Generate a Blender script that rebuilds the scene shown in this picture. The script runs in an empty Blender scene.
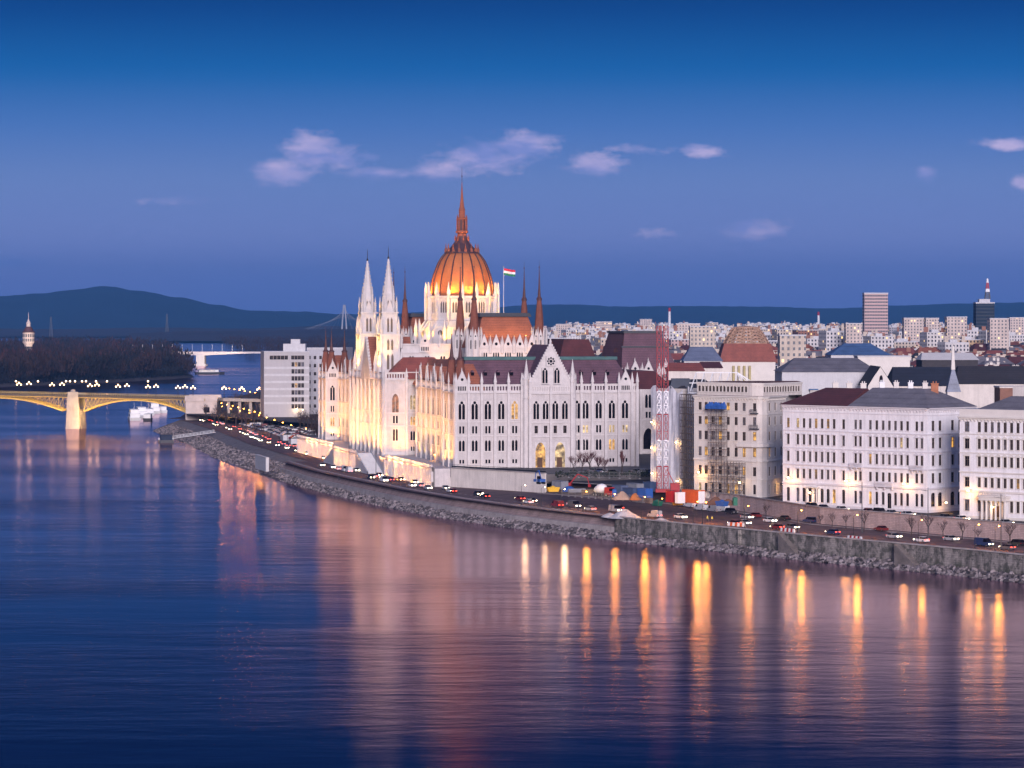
import bpy, math, random
HAZE, EXPO, FLOOD, WAVE = 4.5e-5, 0.75, 1.35, .38
from mathutils import Vector, Matrix
random.seed(7)
PI = math.pi
S = bpy.context.scene
C = S.collection
R = random.random
def ru(a, b): return a + (b - a) * random.random()

# ---------------------------------------------------------------- camera model used to survey the photograph
F, HY, CX, CH = 3054.0, 318.0, 512.0, 63.0         # focal length in pixels, horizon row, centre column, eye height over the river
def gp(px, py, z=0.0):                              # ground point seen at a pixel, at height z
    Y = F * (CH - z) / (py - HY)
    return ((px - CX) / F * Y, Y)
def xat(px, Y): return (px - CX) / F * Y
def zat(py, Y): return CH - (py - HY) * Y / F

# ---------------------------------------------------------------- mesh builder
class MB:
    def __init__(s): s.v = []; s.f = []; s.m = []; s.uv = {}
    def face(s, pts, mi=0, uv=None):
        n = len(s.v); s.v.extend([tuple(p) for p in pts]); s.f.append(tuple(range(n, n + len(pts)))); s.m.append(mi)
        if uv: s.uv[len(s.f) - 1] = uv
    def box(s, x0, x1, y0, y1, z0, z1, mi=0):
        s.prism([(x0, y0), (x1, y0), (x1, y1), (x0, y1)], z0, z1, mi, True, True)
    def prism(s, pl, z0, z1, mi=0, top=True, bot=False, mt=None):
        s.frus(pl, z0, pl, z1, mi, top, bot, mt)
    def frus(s, pl, z0, pt, z1, mi=0, top=True, bot=False, mt=None, uvw=False):
        n = len(pl); b = len(s.v)
        s.v.extend([(p[0], p[1], z0) for p in pl]); s.v.extend([(p[0], p[1], z1) for p in pt])
        acc = 0.0
        for i in range(n):
            j = (i + 1) % n
            s.f.append((b + i, b + j, b + n + j, b + n + i)); s.m.append(mi)
            if uvw:
                L = math.hypot(pl[j][0] - pl[i][0], pl[j][1] - pl[i][1])
                s.uv[len(s.f) - 1] = [(acc, z0), (acc + L, z0), (acc + L, z1), (acc, z1)]; acc += math.ceil(L) + 3.0
        if top: s.f.append(tuple(range(b + n, b + 2 * n))); s.m.append(mi if mt is None else mt)
        if bot: s.f.append(tuple(range(b + n - 1, b - 1, -1))); s.m.append(mi)
    def ring(s, cx, cy, r, n, rot=0.0, sx=1, sy=1):
        return [(cx + sx * r * math.cos(rot + 2 * PI * k / n), cy + sy * r * math.sin(rot + 2 * PI * k / n)) for k in range(n)]
    def lathe(s, cx, cy, prof, n=12, mi=0, rot=0.0, cap=True):
        b = len(s.v)
        for r, z in prof:
            s.v.extend([(x, y, z) for x, y in s.ring(cx, cy, max(r, 0.002), n, rot)])
        for i in range(len(prof) - 1):
            for k in range(n):
                k2 = (k + 1) % n
                s.f.append((b + i * n + k, b + i * n + k2, b + (i + 1) * n + k2, b + (i + 1) * n + k)); s.m.append(mi)
        if cap:
            q = b + (len(prof) - 1) * n
            s.f.append(tuple(range(q, q + n))); s.m.append(mi)
            s.f.append(tuple(range(b + n - 1, b - 1, -1))); s.m.append(mi)
    def tube(s, p, q, r0, r1=None, n=4, mi=0):
        if r1 is None: r1 = r0
        p = Vector(p); q = Vector(q); d = q - p
        if d.length < 1e-6: return
        d.normalize(); a = d.cross(Vector((0, 0, 1)) if abs(d.z) < .9 else Vector((1, 0, 0))); a.normalize(); c = d.cross(a)
        b = len(s.v)
        for o, r in ((p, r0), (q, r1)):
            for k in range(n):
                t = 2 * PI * (k + .5) / n
                s.v.append(tuple(o + a * (r * math.cos(t)) + c * (r * math.sin(t))))
        for k in range(n):
            k2 = (k + 1) % n
            s.f.append((b + k, b + k2, b + n + k2, b + n + k)); s.m.append(mi)
        s.f.append(tuple(range(b + n - 1, b - 1, -1))); s.m.append(mi); s.f.append(tuple(range(b + n, b + 2 * n))); s.m.append(mi)
    def bar(s, p, q, w, h, mi=0):                     # horizontal-ish beam of width w and height h, top along p-q
        p = Vector(p); q = Vector(q); d = (q - p); d.z = 0; d.normalize(); n = Vector((d.y, -d.x, 0)) * (w / 2); u = Vector((0, 0, h))
        a = [p - n - u, q - n - u, q + n - u, p + n - u, p - n, q - n, q + n, p + n]
        b = len(s.v); s.v.extend([tuple(x) for x in a])
        for t in ((0, 1, 5, 4), (1, 2, 6, 5), (2, 3, 7, 6), (3, 0, 4, 7), (4, 5, 6, 7), (3, 2, 1, 0)):
            s.f.append(tuple(b + k for k in t)); s.m.append(mi)
    def add(s, o, M):
        b = len(s.v); k = len(s.f)
        s.v.extend([tuple(M @ Vector(p)) for p in o.v]); s.f.extend([tuple(b + i for i in f) for f in o.f]); s.m.extend(o.m)
        for i, u in o.uv.items(): s.uv[k + i] = u
    def mesh(s, name, mats, smooth=False):
        me = bpy.data.meshes.new(name); me.from_pydata(s.v, [], s.f)
        if not isinstance(mats, (list, tuple)): mats = [mats]
        for m in mats: me.materials.append(m)
        if len(mats) > 1: me.polygons.foreach_set('material_index', s.m)
        if smooth: me.polygons.foreach_set('use_smooth', [True] * len(s.f))
        if s.uv:
            L = me.uv_layers.new(name='wall_metres')
            for i, u in s.uv.items():
                for k, li in enumerate(me.polygons[i].loop_indices): L.data[li].uv = u[k]
        me.update(); return me
    def build(s, name, mats, parent=None, smooth=False, loc=None, rz=0.0):
        return link(name, s.mesh(name, mats, smooth), parent, loc, rz)

def link(name, me, parent=None, loc=None, rz=0.0):
    o = bpy.data.objects.new(name, me); C.objects.link(o)
    if parent: o.parent = parent
    if loc: o.location = loc
    if rz: o.rotation_euler = (0, 0, rz)
    return o
def tag(o, label=None, cat=None, group=None, kind=None):
    if label: o['label'] = label
    if cat: o['category'] = cat
    if group: o['group'] = group
    if kind: o['kind'] = kind
    return o
def thing(name, label, cat, loc=(0, 0, 0), rz=0.0, group=None):
    o = bpy.data.objects.new(name, None); C.objects.link(o); o.empty_display_size = .5
    o.location = loc; o.rotation_euler = (0, 0, rz)
    return tag(o, label, cat, group)
def copy_tree(o, parent=None):
    c = o.copy(); C.objects.link(c)
    if parent: c.parent = parent
    for ch in list(o.children): copy_tree(ch, c)
    return c
def clone(o, loc, rz=0.0, label=None, group=None, scale=None):
    c = copy_tree(o); c.location = loc; c.rotation_euler = (0, 0, rz)
    if label: c['label'] = label
    if group: c['group'] = group
    if scale: c.scale = (scale,) * 3 if not isinstance(scale, tuple) else scale
    return c

# ---------------------------------------------------------------- materials
MATS = {}
class NT:
    def __init__(s, nt): s.nt = nt; s.nodes = nt.nodes; s.L = nt.links
    def n(s, t, **k):
        x = s.nodes.new(t)
        for a, b in k.items(): setattr(x, a, b)
        return x
    def l(s, a, b): s.L.new(a, b)
    def math(s, op, a, b=None, c=None, clamp=False):
        x = s.n('ShaderNodeMath', operation=op); x.use_clamp = clamp
        for i, q in enumerate((a, b, c)):
            if q is None: continue
            if isinstance(q, (int, float)): x.inputs[i].default_value = q
            else: s.l(q, x.inputs[i])
        return x.outputs[0]
    def mix(s, fac, a, b, mode='MIX'):
        x = s.n('ShaderNodeMix', data_type='RGBA', blend_type=mode)
        for sock, q in ((x.inputs[0], fac), (x.inputs[6], a), (x.inputs[7], b)):
            if isinstance(q, (int, float)): sock.default_value = q
            elif isinstance(q, tuple): sock.default_value = (q[0], q[1], q[2], 1)
            else: s.l(q, sock)
        return x.outputs[2]
    def ramp(s, fac, stops):
        x = s.n('ShaderNodeValToRGB'); e = x.color_ramp.elements
        while len(e) < len(stops): e.new(.5)
        for i, (p, c) in enumerate(stops):
            e[i].position = p; e[i].color = (c[0], c[1], c[2], 1) if isinstance(c, tuple) else (c, c, c, 1)
        s.l(fac, x.inputs[0]); return x.outputs[0]
    def noise(s, vec, scale, detail=3, rough=.55):
        x = s.n('ShaderNodeTexNoise'); x.inputs['Scale'].default_value = scale; x.inputs['Detail'].default_value = detail; x.inputs['Roughness'].default_value = rough
        s.l(vec, x.inputs['Vector']); return x.outputs['Fac']
    def mapping(s, vec, scale):
        x = s.n('ShaderNodeMapping'); x.inputs['Scale'].default_value = scale; s.l(vec, x.inputs['Vector']); return x.outputs[0]
def new_mat(name):
    m = bpy.data.materials.new(name); m.use_nodes = True; m.node_tree.nodes.clear()
    t = NT(m.node_tree); o = t.n('ShaderNodeOutputMaterial'); b = t.n('ShaderNodeBsdfPrincipled'); t.l(b.outputs[0], o.inputs[0])
    return m, t, b, o
def mat(name, col, rough=.8, var=.25, scale=.6, metal=0.0, streak=0.0, bump=0.0, fine=6.0, dark=None, spec=.3):
    """plain weathered surface: colour broken up by two noises, optional vertical rain streaks"""
    if name in MATS: return MATS[name]
    m, t, b, o = new_mat(name)
    geo = t.n('ShaderNodeNewGeometry'); P = geo.outputs['Position']
    n1 = t.noise(P, scale, 4); n2 = t.noise(P, fine, 2)
    f = t.math('ADD', t.math('MULTIPLY', n1, .65), t.math('MULTIPLY', n2, .35))
    lo = tuple(c * (1 - var) for c in col) if dark is None else dark
    hi = tuple(min(1, c * (1 + var * .8)) for c in col)
    c = t.ramp(f, [(.3, lo), (.7, hi)])
    if streak:
        st = t.noise(t.mapping(P, (1.3, 1.3, .12)), 1.0, 4)
        c = t.mix(t.math('MULTIPLY', t.ramp(st, [(.45, 0.0), (.7, 1.0)]), streak), c, tuple(x * .45 for x in col))
    t.l(c, b.inputs['Base Color']); b.inputs['Roughness'].default_value = rough; b.inputs['Metallic'].default_value = metal
    b.inputs['Specular IOR Level'].default_value = spec
    if bump:
        bp = t.n('ShaderNodeBump'); bp.inputs['Strength'].default_value = bump; bp.inputs['Distance'].default_value = .1
        t.l(n2, bp.inputs['Height']); t.l(bp.outputs[0], b.inputs['Normal'])
    MATS[name] = m; return m
def emit(name, col, strength):
    if name in MATS: return MATS[name]
    m, t, b, o = new_mat(name)
    b.inputs['Base Color'].default_value = (col[0] * .8, col[1] * .8, col[2] * .8, 1)
    b.inputs['Emission Color'].default_value = (*col, 1); b.inputs['Emission Strength'].default_value = strength
    MATS[name] = m; return m
def tiles(name, col, rough=.6, period=.9, amt=.35, var=.3, axis=2):
    """roof covering with courses: bands along the height and random weathered patches"""
    if name in MATS: return MATS[name]
    m, t, b, o = new_mat(name)
    geo = t.n('ShaderNodeNewGeometry'); P = geo.outputs['Position']
    sp = t.n('ShaderNodeSeparateXYZ'); t.l(P, sp.inputs[0])
    w = t.math('FRACT', t.math('DIVIDE', sp.outputs[axis], period))
    band = t.ramp(w, [(0.0, 1 - amt), (.2, 1.0), (.85, 1.0), (1.0, 1 - amt)])
    n1 = t.noise(P, .25, 4); n2 = t.noise(P, 2.5, 2)
    c = t.ramp(t.math('ADD', t.math('MULTIPLY', n1, .6), t.math('MULTIPLY', n2, .4)), [(.32, tuple(x * (1 - var) for x in col)), (.68, tuple(x * (1 + var) for x in col))])
    c = t.mix(1.0, c, band, 'MULTIPLY')
    t.l(c, b.inputs['Base Color']); b.inputs['Roughness'].default_value = rough
    MATS[name] = m; return m
def glass(name, col=(.007, .005, .007), rough=.2):
    if name in MATS: return MATS[name]
    m, t, b, o = new_mat(name)
    geo = t.n('ShaderNodeNewGeometry')
    n = t.noise(geo.outputs['Position'], .8, 2)
    t.l(t.ramp(n, [(.35, tuple(x * .5 for x in col)), (.7, tuple(x * 2.2 for x in col))]), b.inputs['Base Color'])
    b.inputs['Roughness'].default_value = rough; b.inputs['Specular IOR Level'].default_value = .06
    MATS[name] = m; return m
def litpane(name, col, strength):
    """lit room behind a window: uneven warm light"""
    if name in MATS: return MATS[name]
    m, t, b, o = new_mat(name)
    geo = t.n('ShaderNodeNewGeometry')
    n = t.noise(geo.outputs['Position'], .6, 4)
    e = t.ramp(n, [(.34, tuple(x * .06 for x in col)), (.52, tuple(x * .45 for x in col)), (.68, col)])
    b.inputs['Base Color'].default_value = (.05, .04, .03, 1); t.l(e, b.inputs['Emission Color']); b.inputs['Emission Strength'].default_value = strength
    MATS[name] = m; return m
def facade_mat(name, col, px=3.2, pz=3.4, lit=.04):
    """far house wall: stucco with a grid of windows laid out in metres along the wall"""
    if name in MATS: return MATS[name]
    m, t, b, o = new_mat(name)
    uv = t.n('ShaderNodeUVMap'); sp = t.n('ShaderNodeSeparateXYZ'); t.l(uv.outputs[0], sp.inputs[0])
    a = t.math('DIVIDE', sp.outputs[0], px); c = t.math('DIVIDE', sp.outputs[1], pz)
    fa = t.math('FRACT', a); fc = t.math('FRACT', c)
    ins = t.math('MULTIPLY', t.math('MULTIPLY', t.math('GREATER_THAN', fa, .3), t.math('LESS_THAN', fa, .72)),
                 t.math('MULTIPLY', t.math('GREATER_THAN', fc, .28), t.math('LESS_THAN', fc, .8)))
    cell = t.n('ShaderNodeCombineXYZ'); t.l(t.math('FLOOR', a), cell.inputs[0]); t.l(t.math('FLOOR', c), cell.inputs[1])
    oi = t.n('ShaderNodeObjectInfo'); t.l(oi.outputs['Random'], cell.inputs[2])
    wn = t.n('ShaderNodeTexWhiteNoise', noise_dimensions='3D'); t.l(cell.outputs[0], wn.inputs['Vector'])
    geo = t.n('ShaderNodeNewGeometry'); P = geo.outputs['Position']
    n1 = t.noise(P, .12, 4); st = t.noise(t.mapping(P, (.7, .7, .06)), 1.0, 3)
    wall = t.ramp(t.math('ADD', t.math('MULTIPLY', n1, .5), t.math('MULTIPLY', st, .5)), [(.3, tuple(x * .7 for x in col)), (.65, tuple(x * 1.1 for x in col))])
    t.l(t.mix(ins, wall, (.03, .03, .04)), b.inputs['Base Color'])
    t.l(t.math('SUBTRACT', .85, t.math('MULTIPLY', ins, .6)), b.inputs['Roughness'])
    on = t.math('MULTIPLY', ins, t.math('LESS_THAN', wn.outputs['Value'], lit))
    b.inputs['Emission Color'].default_value = (1, .62, .25, 1); t.l(t.math('MULTIPLY', on, 1.2), b.inputs['Emission Strength'])
    MATS[name] = m; return m

# palette
STONE = mat('limestone', (.55, .505, .485), .85, .17, .35, streak=.22, bump=.25, fine=3)
STONE2 = mat('limestone_trim', (.60, .555, .53), .85, .15, .5, bump=.2)
STUCCO = mat('white_stucco', (.80, .77, .77), .85, .12, .3, streak=.28, fine=2.5)
STUCCO_T = mat('white_stucco_trim_shaded', (.66, .62, .63), .85, .08, .4, streak=.06)  # trim colour darkened to paint in the faint shadow lines of bands and hoods
CREAM = mat('cream_stucco', (.66, .60, .54), .85, .14, .3, streak=.25)
CREAM_T = mat('cream_stucco_trim', (.68, .63, .57), .85, .1, .4)
CONC = mat('pale_concrete', (.55, .54, .54), .85, .12, .4, streak=.15)
GLASS = glass('window_glass')
GLASSB = glass('window_glass_pale', (.10, .10, .12), .2)
LITW = litpane('lit_window_amber', (1.0, .50, .10), 1.0)
LITP = litpane('lit_window_pale', (1.0, .68, .32), .85)
FRAME_W = mat('white_window_frame', (.6, .58, .56), .6, .1, 2)
FRAME_D = mat('dark_window_frame', (.12, .09, .07), .6, .2, 2)
ROOF_P = tiles('plum_slate_roof', (.120, .060, .078), .8, .9, .3)
ROOF_D = tiles('dark_slate_roof', (.034, .030, .034), .85, .8, .3)
ROOF_G = tiles('grey_metal_roof', (.16, .145, .155), .75, 1.4, .25)
ROOF_R = tiles('red_tile_roof', (.24, .065, .045), .7, .6, .35)
ROOF_MR = tiles('maroon_roof', (.085, .022, .024), .85, .6, .3)
COPPER = mat('green_copper', (.06, .13, .125), .6, .35, .5)
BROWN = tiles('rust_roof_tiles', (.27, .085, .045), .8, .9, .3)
BLACK = mat('black_iron', (.02, .02, .022), .5, .3, 2)
DGREY = mat('dark_grey_metal', (.06, .06, .065), .5, .3, 2)
STEEL = mat('galvanised_steel', (.35, .35, .36), .4, .2, 2, metal=.6)
WHITEP = mat('white_paint', (.75, .75, .74), .5, .08, 1)
REDP = mat('red_paint', (.34, .018, .022), .5, .15, 1)
ORANGEP = mat('orange_paint', (.62, .12, .03), .5, .15, 1)
YELLOWP = mat('yellow_paint', (.70, .42, .04), .5, .15, 1)
BLUEP = mat('blue_paint', (.03, .10, .34), .5, .15, 1)
GREENP = mat('green_paint', (.03, .16, .10), .5, .15, 1)
RUBBER = mat('tyre_rubber', (.015, .015, .016), .8, .2, 3)
BARK = mat('bark', (.055, .040, .035), .9, .3, 2)
TWIG = mat('bare_twigs', (.070, .045, .042), .9, .3, 2)
LAMP_O = emit('sodium_lamp', (1.0, .36, .04), 40)
LAMP_W = emit('warm_white_lamp', (1.0, .68, .32), 25)
HEADL = emit('headlamp_on', (1.0, .80, .52), 14)
TAILL = emit('tail_lamp_on', (1.0, .06, .03), 5)

# ---------------------------------------------------------------- walls with real openings, windows behind them
def wall(mb, p0, p1, z0, z1, rects=(), rev=.35, mi=0):
    """wall from p0 to p1; outside is to the right of the walking direction; rects = (s0, s1, z0, z1) openings"""
    dx, dy = p1[0] - p0[0], p1[1] - p0[1]; L = math.hypot(dx, dy); dx /= L; dy /= L
    def P(s, z, d=0.0): return (p0[0] + dx * s - dy * d, p0[1] + dy * s + dx * d, z)
    xs = sorted(set([0.0, L] + [round(a, 4) for r in rects for a in r[:2] if 0 < a < L]))
    zs = sorted(set([z0, z1] + [round(a, 4) for r in rects for a in r[2:4] if z0 < a < z1]))
    for i in range(len(xs) - 1):
        run = None
        for k in range(len(zs) - 1):
            cx, cz = (xs[i] + xs[i + 1]) / 2, (zs[k] + zs[k + 1]) / 2
            hole = any(r[0] < cx < r[1] and r[2] < cz < r[3] for r in rects)
            if not hole:
                if run is None: run = zs[k]
            if (hole or k == len(zs) - 2) and run is not None:
                top = zs[k] if hole else zs[k + 1]
                mb.face([P(xs[i], run), P(xs[i + 1], run), P(xs[i + 1], top), P(xs[i], top)], mi); run = None
    for r in rects:
        a, b, c, d = r[:4]
        mb.face([P(a, c), P(b, c), P(b, c, rev), P(a, c, rev)], mi); mb.face([P(a, d, rev), P(b, d, rev), P(b, d), P(a, d)], mi)
        mb.face([P(a, c, rev), P(a, d, rev), P(a, d), P(a, c)], mi); mb.face([P(b, c), P(b, d), P(b, d, rev), P(b, c, rev)], mi)
def plate(mb, w, h, res, inside, y, mi=0):
    """upright stone tracery plate (x centred, z from 0): rows of spans where inside() is not an opening"""
    nz = max(1, int(h / res)); nx = max(4, int(w / .05))
    for k in range(nz):
        z0, z1 = h * k / nz, h * (k + 1) / nz; zm = (z0 + z1) / 2; st = None
        for i in range(nx + 1):
            x = -w / 2 + w * (i + .5) / nx
            solid = i < nx and not inside(x, zm)
            if solid and st is None: st = -w / 2 + w * i / nx
            if not solid and st is not None:
                e = -w / 2 + w * i / nx
                mb.face([(st, y, z0), (e, y, z0), (e, y, z1), (st, y, z1)], mi); st = None
def lancet(x, z, cx, w, z0, zt):
    """inside a pointed arch of width w, sill z0 and tip zt"""
    if z < z0 or z > zt: return False
    sp = zt - w * .95; d = abs(x - cx)
    if z <= sp: return d < w / 2
    q = (z - sp) / (zt - sp); return d < w / 2 * math.sqrt(max(0, 1 - q ** 1.7))
WCACHE = {}
def win_meshes(kind, w, h, rev, trim, pane):
    key = (kind, round(w, 2), round(h, 2), rev, trim.name, pane.name)
    if key in WCACHE: return WCACHE[key]
    m = MB(); yb = rev - .03
    if kind in ('rect', 'hood', 'shelf'):
        f = min(.12, w * .12)
        for a, b, c, d in ((-w / 2, -w / 2 + f, 0, h), (w / 2 - f, w / 2, 0, h), (-w / 2 + f, w / 2 - f, 0, f), (-w / 2 + f, w / 2 - f, h - f, h)):
            m.box(a + .001, b - .001, rev - .16, rev - .04, c + .001, d - .001, 1)
        m.box(-f / 2, f / 2, rev - .15, rev - .05, f, h - f, 1); m.box(-w / 2 + f, w / 2 - f, rev - .15, rev - .05, h * .66 - f / 2, h * .66 + f / 2, 1)
        m.box(-w / 2 - .22, w / 2 + .22, -.22, -.003, -.2, -.003, 0)                    # sill
        if kind != 'rect':
            for sx in (-1, 1): m.box(sx * (w / 2 + .02) if sx > 0 else -w / 2 - .24, sx * (w / 2 + .24) if sx > 0 else -w / 2 - .02, -.1, -.003, .0, h + .02, 0)
            m.box(-w / 2 - .32, w / 2 + .32, -.3, -.003, h + .03, h + .3, 0)
        if kind == 'hood':
            b = h + .305
            m.face([(-w / 2 - .3, -.28, b), (w / 2 + .3, -.28, b), (0, -.28, b + .55)], 0)
            m.face([(-w / 2 - .3, -.28, b), (0, -.28, b + .55), (0, 0, b + .55), (-w / 2 - .3, 0, b)], 0)
            m.face([(0, -.28, b + .55), (w / 2 + .3, -.28, b), (w / 2 + .3, 0, b), (0, 0, b + .55)], 0)
    elif kind == 'arch':
        plate(m, w, h, .12, lambda x, z: (z < h - w / 2 and abs(x) < w / 2 - .08) or math.hypot(x, z - (h - w / 2)) < w / 2 - .08, .02, 0)
        m.box(-.04, .04, rev - .14, rev - .05, 0, h, 1); m.box(-w / 2, w / 2, rev - .15, rev - .06, h - w / 2 - .05, h - w / 2 + .05, 1)
        m.box(-w / 2 - .2, w / 2 + .2, -.2, -.003, -.2, -.003, 0)
    elif kind == 'pointed':
        plate(m, w, h, .15, lambda x, z: lancet(x, z, 0, w - .12, .05, h - .05), .04, 0)
        m.box(-.06, .06, rev - .14, rev - .05, 0, h * .8, 0)
    elif kind == 'gothic':                              # two lancets under a round light
        a = (w - .55) / 2; c = a / 2 + .14; zr = h - a * .62
        plate(m, w, h, .12, lambda x, z: lancet(x, z, c, a, .15, h - a * .95) or lancet(x, z, -c, a, .15, h - a * .95) or math.hypot(x, z - zr) < a * .52, .06, 0)
        m.box(-w / 2 - .2, w / 2 + .2, -.25, -.003, -.25, -.003, 0)
    elif kind == 'lancets':
        a = (w - .5) / 2; c = a / 2 + .15
        plate(m, w, h, .12, lambda x, z: lancet(x, z, c, a, .1, h - .08) or lancet(x, z, -c, a, .1, h - .08), .06, 0)
        m.box(-w / 2 - .2, w / 2 + .2, -.22, -.003, -.22, -.003, 0)
    elif kind == 'pair':
        a = (w - .6) / 2; c = a / 2 + .2
        plate(m, w, h, .2, lambda x, z: abs(abs(x) - c) < a / 2 and .1 < z < h - .1, .06, 0)
        m.box(-w / 2 - .15, w / 2 + .15, -.15, -.003, -.18, -.003, 0)
    elif kind == 'triple':
        plate(m, w, h, .12, lambda x, z: any(lancet(x, z, k * w / 3.1, w / 3.1 - .35, .1, h - .1) for k in (-1, 0, 1)), .06, 0)
    elif kind == 'rose':
        plate(m, w, h, .1, lambda x, z: math.hypot(x, z - h / 2) < w * .16 or any(math.hypot(x - w * .32 * math.cos(k * PI / 4), z - h / 2 - w * .32 * math.sin(k * PI / 4)) < w * .1 for k in range(8)), .06, 0)
    elif kind == 'port':
        plate(m, w, h, .1, lambda x, z: math.hypot(x, z - h / 2) < w * .45, .05, 0)
    p = MB(); p.face([(-w / 2, rev - .02, 0), (w / 2, rev - .02, 0), (w / 2, rev - .02, h), (-w / 2, rev - .02, h)])
    r = (m.mesh('window', [trim, FRAME_D]), p.mesh('pane', pane), m, p)
    WCACHE[key] = r; return r
def put_window(parent, kind, p0, p1, s, z, w, h, rev, trim, pane, name='window'):
    dx, dy = p1[0] - p0[0], p1[1] - p0[1]; L = math.hypot(dx, dy)
    fm, pm, _, _ = win_meshes(kind, w, h, rev, trim, pane)
    o = link(name, fm, parent, (p0[0] + dx / L * s, p0[1] + dy / L * s, z), math.atan2(dy, dx))
    link('pane', pm, o); return o
def mass_window(mb, pb, kind, p0, p1, s, z, w, h, rev, trim, pane):
    dx, dy = p1[0] - p0[0], p1[1] - p0[1]; L = math.hypot(dx, dy)
    _, _, m, p = win_meshes(kind, w, h, rev, trim, pane)
    M = Matrix.Translation((p0[0] + dx / L * s, p0[1] + dy / L * s, z)) @ Matrix.Rotation(math.atan2(dy, dx), 4, 'Z')
    mb.add(m, M); pb.add(p, M)
def lamp(kind, name, loc, energy, col, aim=None, size=.4, spot=None, blend=.6):
    l = bpy.data.lights.new(name, kind); o = bpy.data.objects.new(name, l); C.objects.link(o); o.location = loc; l.energy = energy; l.color = col
    if kind in ('POINT', 'SPOT'): l.shadow_soft_size = size
    if kind == 'SPOT': l.spot_size = math.radians(spot or 90); l.spot_blend = blend
    if aim is not None: o.rotation_euler = (Vector(aim) - Vector(loc)).to_track_quat('-Z', 'Y').to_euler()
    return o
WARM = (1.0, .47, .16); GOLD = (1.0, .56, .10); ORNG = (1.0, .37, .05)
# ================================================================ the floodlit domed palace; local x = away from the river, y = along it (north), z over its terrace
WARM_ = (1.0, .62, .28)
PA = math.radians(13.5); PO = (-19.4, 1038.0, 12.25)
CPA, SPA = math.cos(PA), math.sin(PA)
def pw(x, y, z): return (PO[0] + x * CPA - y * SPA, PO[1] + x * SPA + y * CPA, PO[2] + z)
PAL = thing('domed_palace', 'vast floodlit gothic palace on the bank with orange dome and two slim white spires', 'palace', PO, PA)
WN = 0
PMASS, PPANE, PLIT = MB(), MB(), MB()
def pwin(kind, p0, p1, s, z, w, h, rev=.5, pane=None, single=True):
    global WN
    pane = pane or GLASS
    if single and WN < 98:
        WN += 1; put_window(PAL, kind, p0, p1, s, z, w, h, rev, STONE2, pane)
    else:
        mass_window(PMASS, PLIT if pane in (LITW, LITP) else PPANE, kind, p0, p1, s, z, w, h, rev, STONE2, GLASS if pane in (LITW, LITP) else pane)
def at_wall(name, me, p0, p1, s, z, parent=None):
    dx, dy = p1[0] - p0[0], p1[1] - p0[1]; L = math.hypot(dx, dy)
    return link(name, me, parent or PAL, (p0[0] + dx / L * s, p0[1] + dy / L * s, z), math.atan2(dy, dx))
# repeated stone members
_b = MB()
_b.box(-.5, .5, -1.0, -.003, -.3, 9, 0); _b.box(-.42, .42, -.8, -.003, 9.003, 25.2, 0)
_b.box(-.55, .55, -.95, -.003, 25.203, 26.2, 0)
_b.frus([(-.4, -.9), (.4, -.9), (.4, -.1), (-.4, -.1)], 26.2, [(-.4, -.9), (.4, -.9), (.4, -.1), (-.4, -.1)], 28.8)
_b.frus([(-.55, -1.05), (.55, -1.05), (.55, .05), (-.55, .05)], 28.8, [(-.03, -.53), (.03, -.53), (.03, -.47), (-.03, -.47)], 32.2)
BUTT = _b.mesh('buttress', STONE2)
def pinn_mesh(r, h0, h1, name='pinnacle'):
    m = MB(); m.lathe(0, 0, [(r, 0), (r, h0)], 8, 0); m.lathe(0, 0, [(r * 1.25, h0 + .003), (r * 1.25, h0 + .4), (r * .9, h0 + .7), (.04, h1)], 8, 0)
    for k in range(4):
        a = k * PI / 2; m.lathe(r * math.cos(a), r * math.sin(a), [(r * .22, h0 * .7), (r * .22, h0 + .8), (.02, h0 + 2.4)], 4, 0)
    return m.mesh(name, STONE2)
PIN_BIG = pinn_mesh(1.15, 6.5, 13.5); PIN_S = pinn_mesh(.55, 3.0, 6.5)
_g = MB()
for y, s in ((-.55, 1), (-.05, -1)):
    pts = [(-2.2, y, 0), (2.2, y, 0), (2.2, y, 2.4), (0, y, 7.2), (-2.2, y, 2.4)]
    _g.face(pts if s > 0 else pts[::-1])
for a, b in (((-2.2, 2.4), (-2.2, 0)), ((0, 7.2), (-2.2, 2.4)), ((2.2, 2.4), (0, 7.2)), ((2.2, 0), (2.2, 2.4))):
    _g.face([(a[0], -.55, a[1]), (b[0], -.55, b[1]), (b[0], -.05, b[1]), (a[0], -.05, a[1])])
_g.lathe(0, 0, [(.2, 7.0), (.25, 7.3), (.03, 8.4)], 4)
for k in range(12): 
    t = k / 12
    for sx in (-1, 1): _g.box(sx * 2.2 * (1 - t) - .12, sx * 2.2 * (1 - t) + .12, -.6, -.0, 2.4 + 4.8 * t, 2.75 + 4.8 * t)
for x, z, r in ((0, 4.3, .5),):
    _g.face([(x + r * math.cos(a * PI / 6), -.56, z + r * math.sin(a * PI / 6)) for a in range(12)], 1)
for k in range(5): _g.face([(-1.5 + k * .62, -.56, .5), (-1.5 + k * .62 + .38, -.56, .5), (-1.5 + k * .62 + .38, -.56, 2.0), (-1.5 + k * .62, -.56, 2.0)], 1)
GABLE = _g.mesh('gable', [STONE2, GLASS])
def spire_mesh(r, h, zc):
    """steep four sided tile roof running into a thin needle"""
    m = MB(); m.lathe(0, 0, [(r, 0), (r * .62, h * .38), (r * .42, h * .52)], 8, 0, PI / 8)
    m.lathe(0, 0, [(r * .52, h * .52 + .003), (r * .52, h * .545), (r * .3, h * .57), (r * .16, h * .72), (.05, h), (.03, h + zc)], 8, 1, PI / 8)
    m.lathe(0, 0, [(.02, h * .97), (.28, h * .985), (.02, h)], 6, 1)
    return m.mesh('turret_roof', [mat('spire_tiles', (.20, .070, .045), .85, .3, .6), mat('dark_copper', (.10, .045, .04), .5, .3, 1)])
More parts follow.
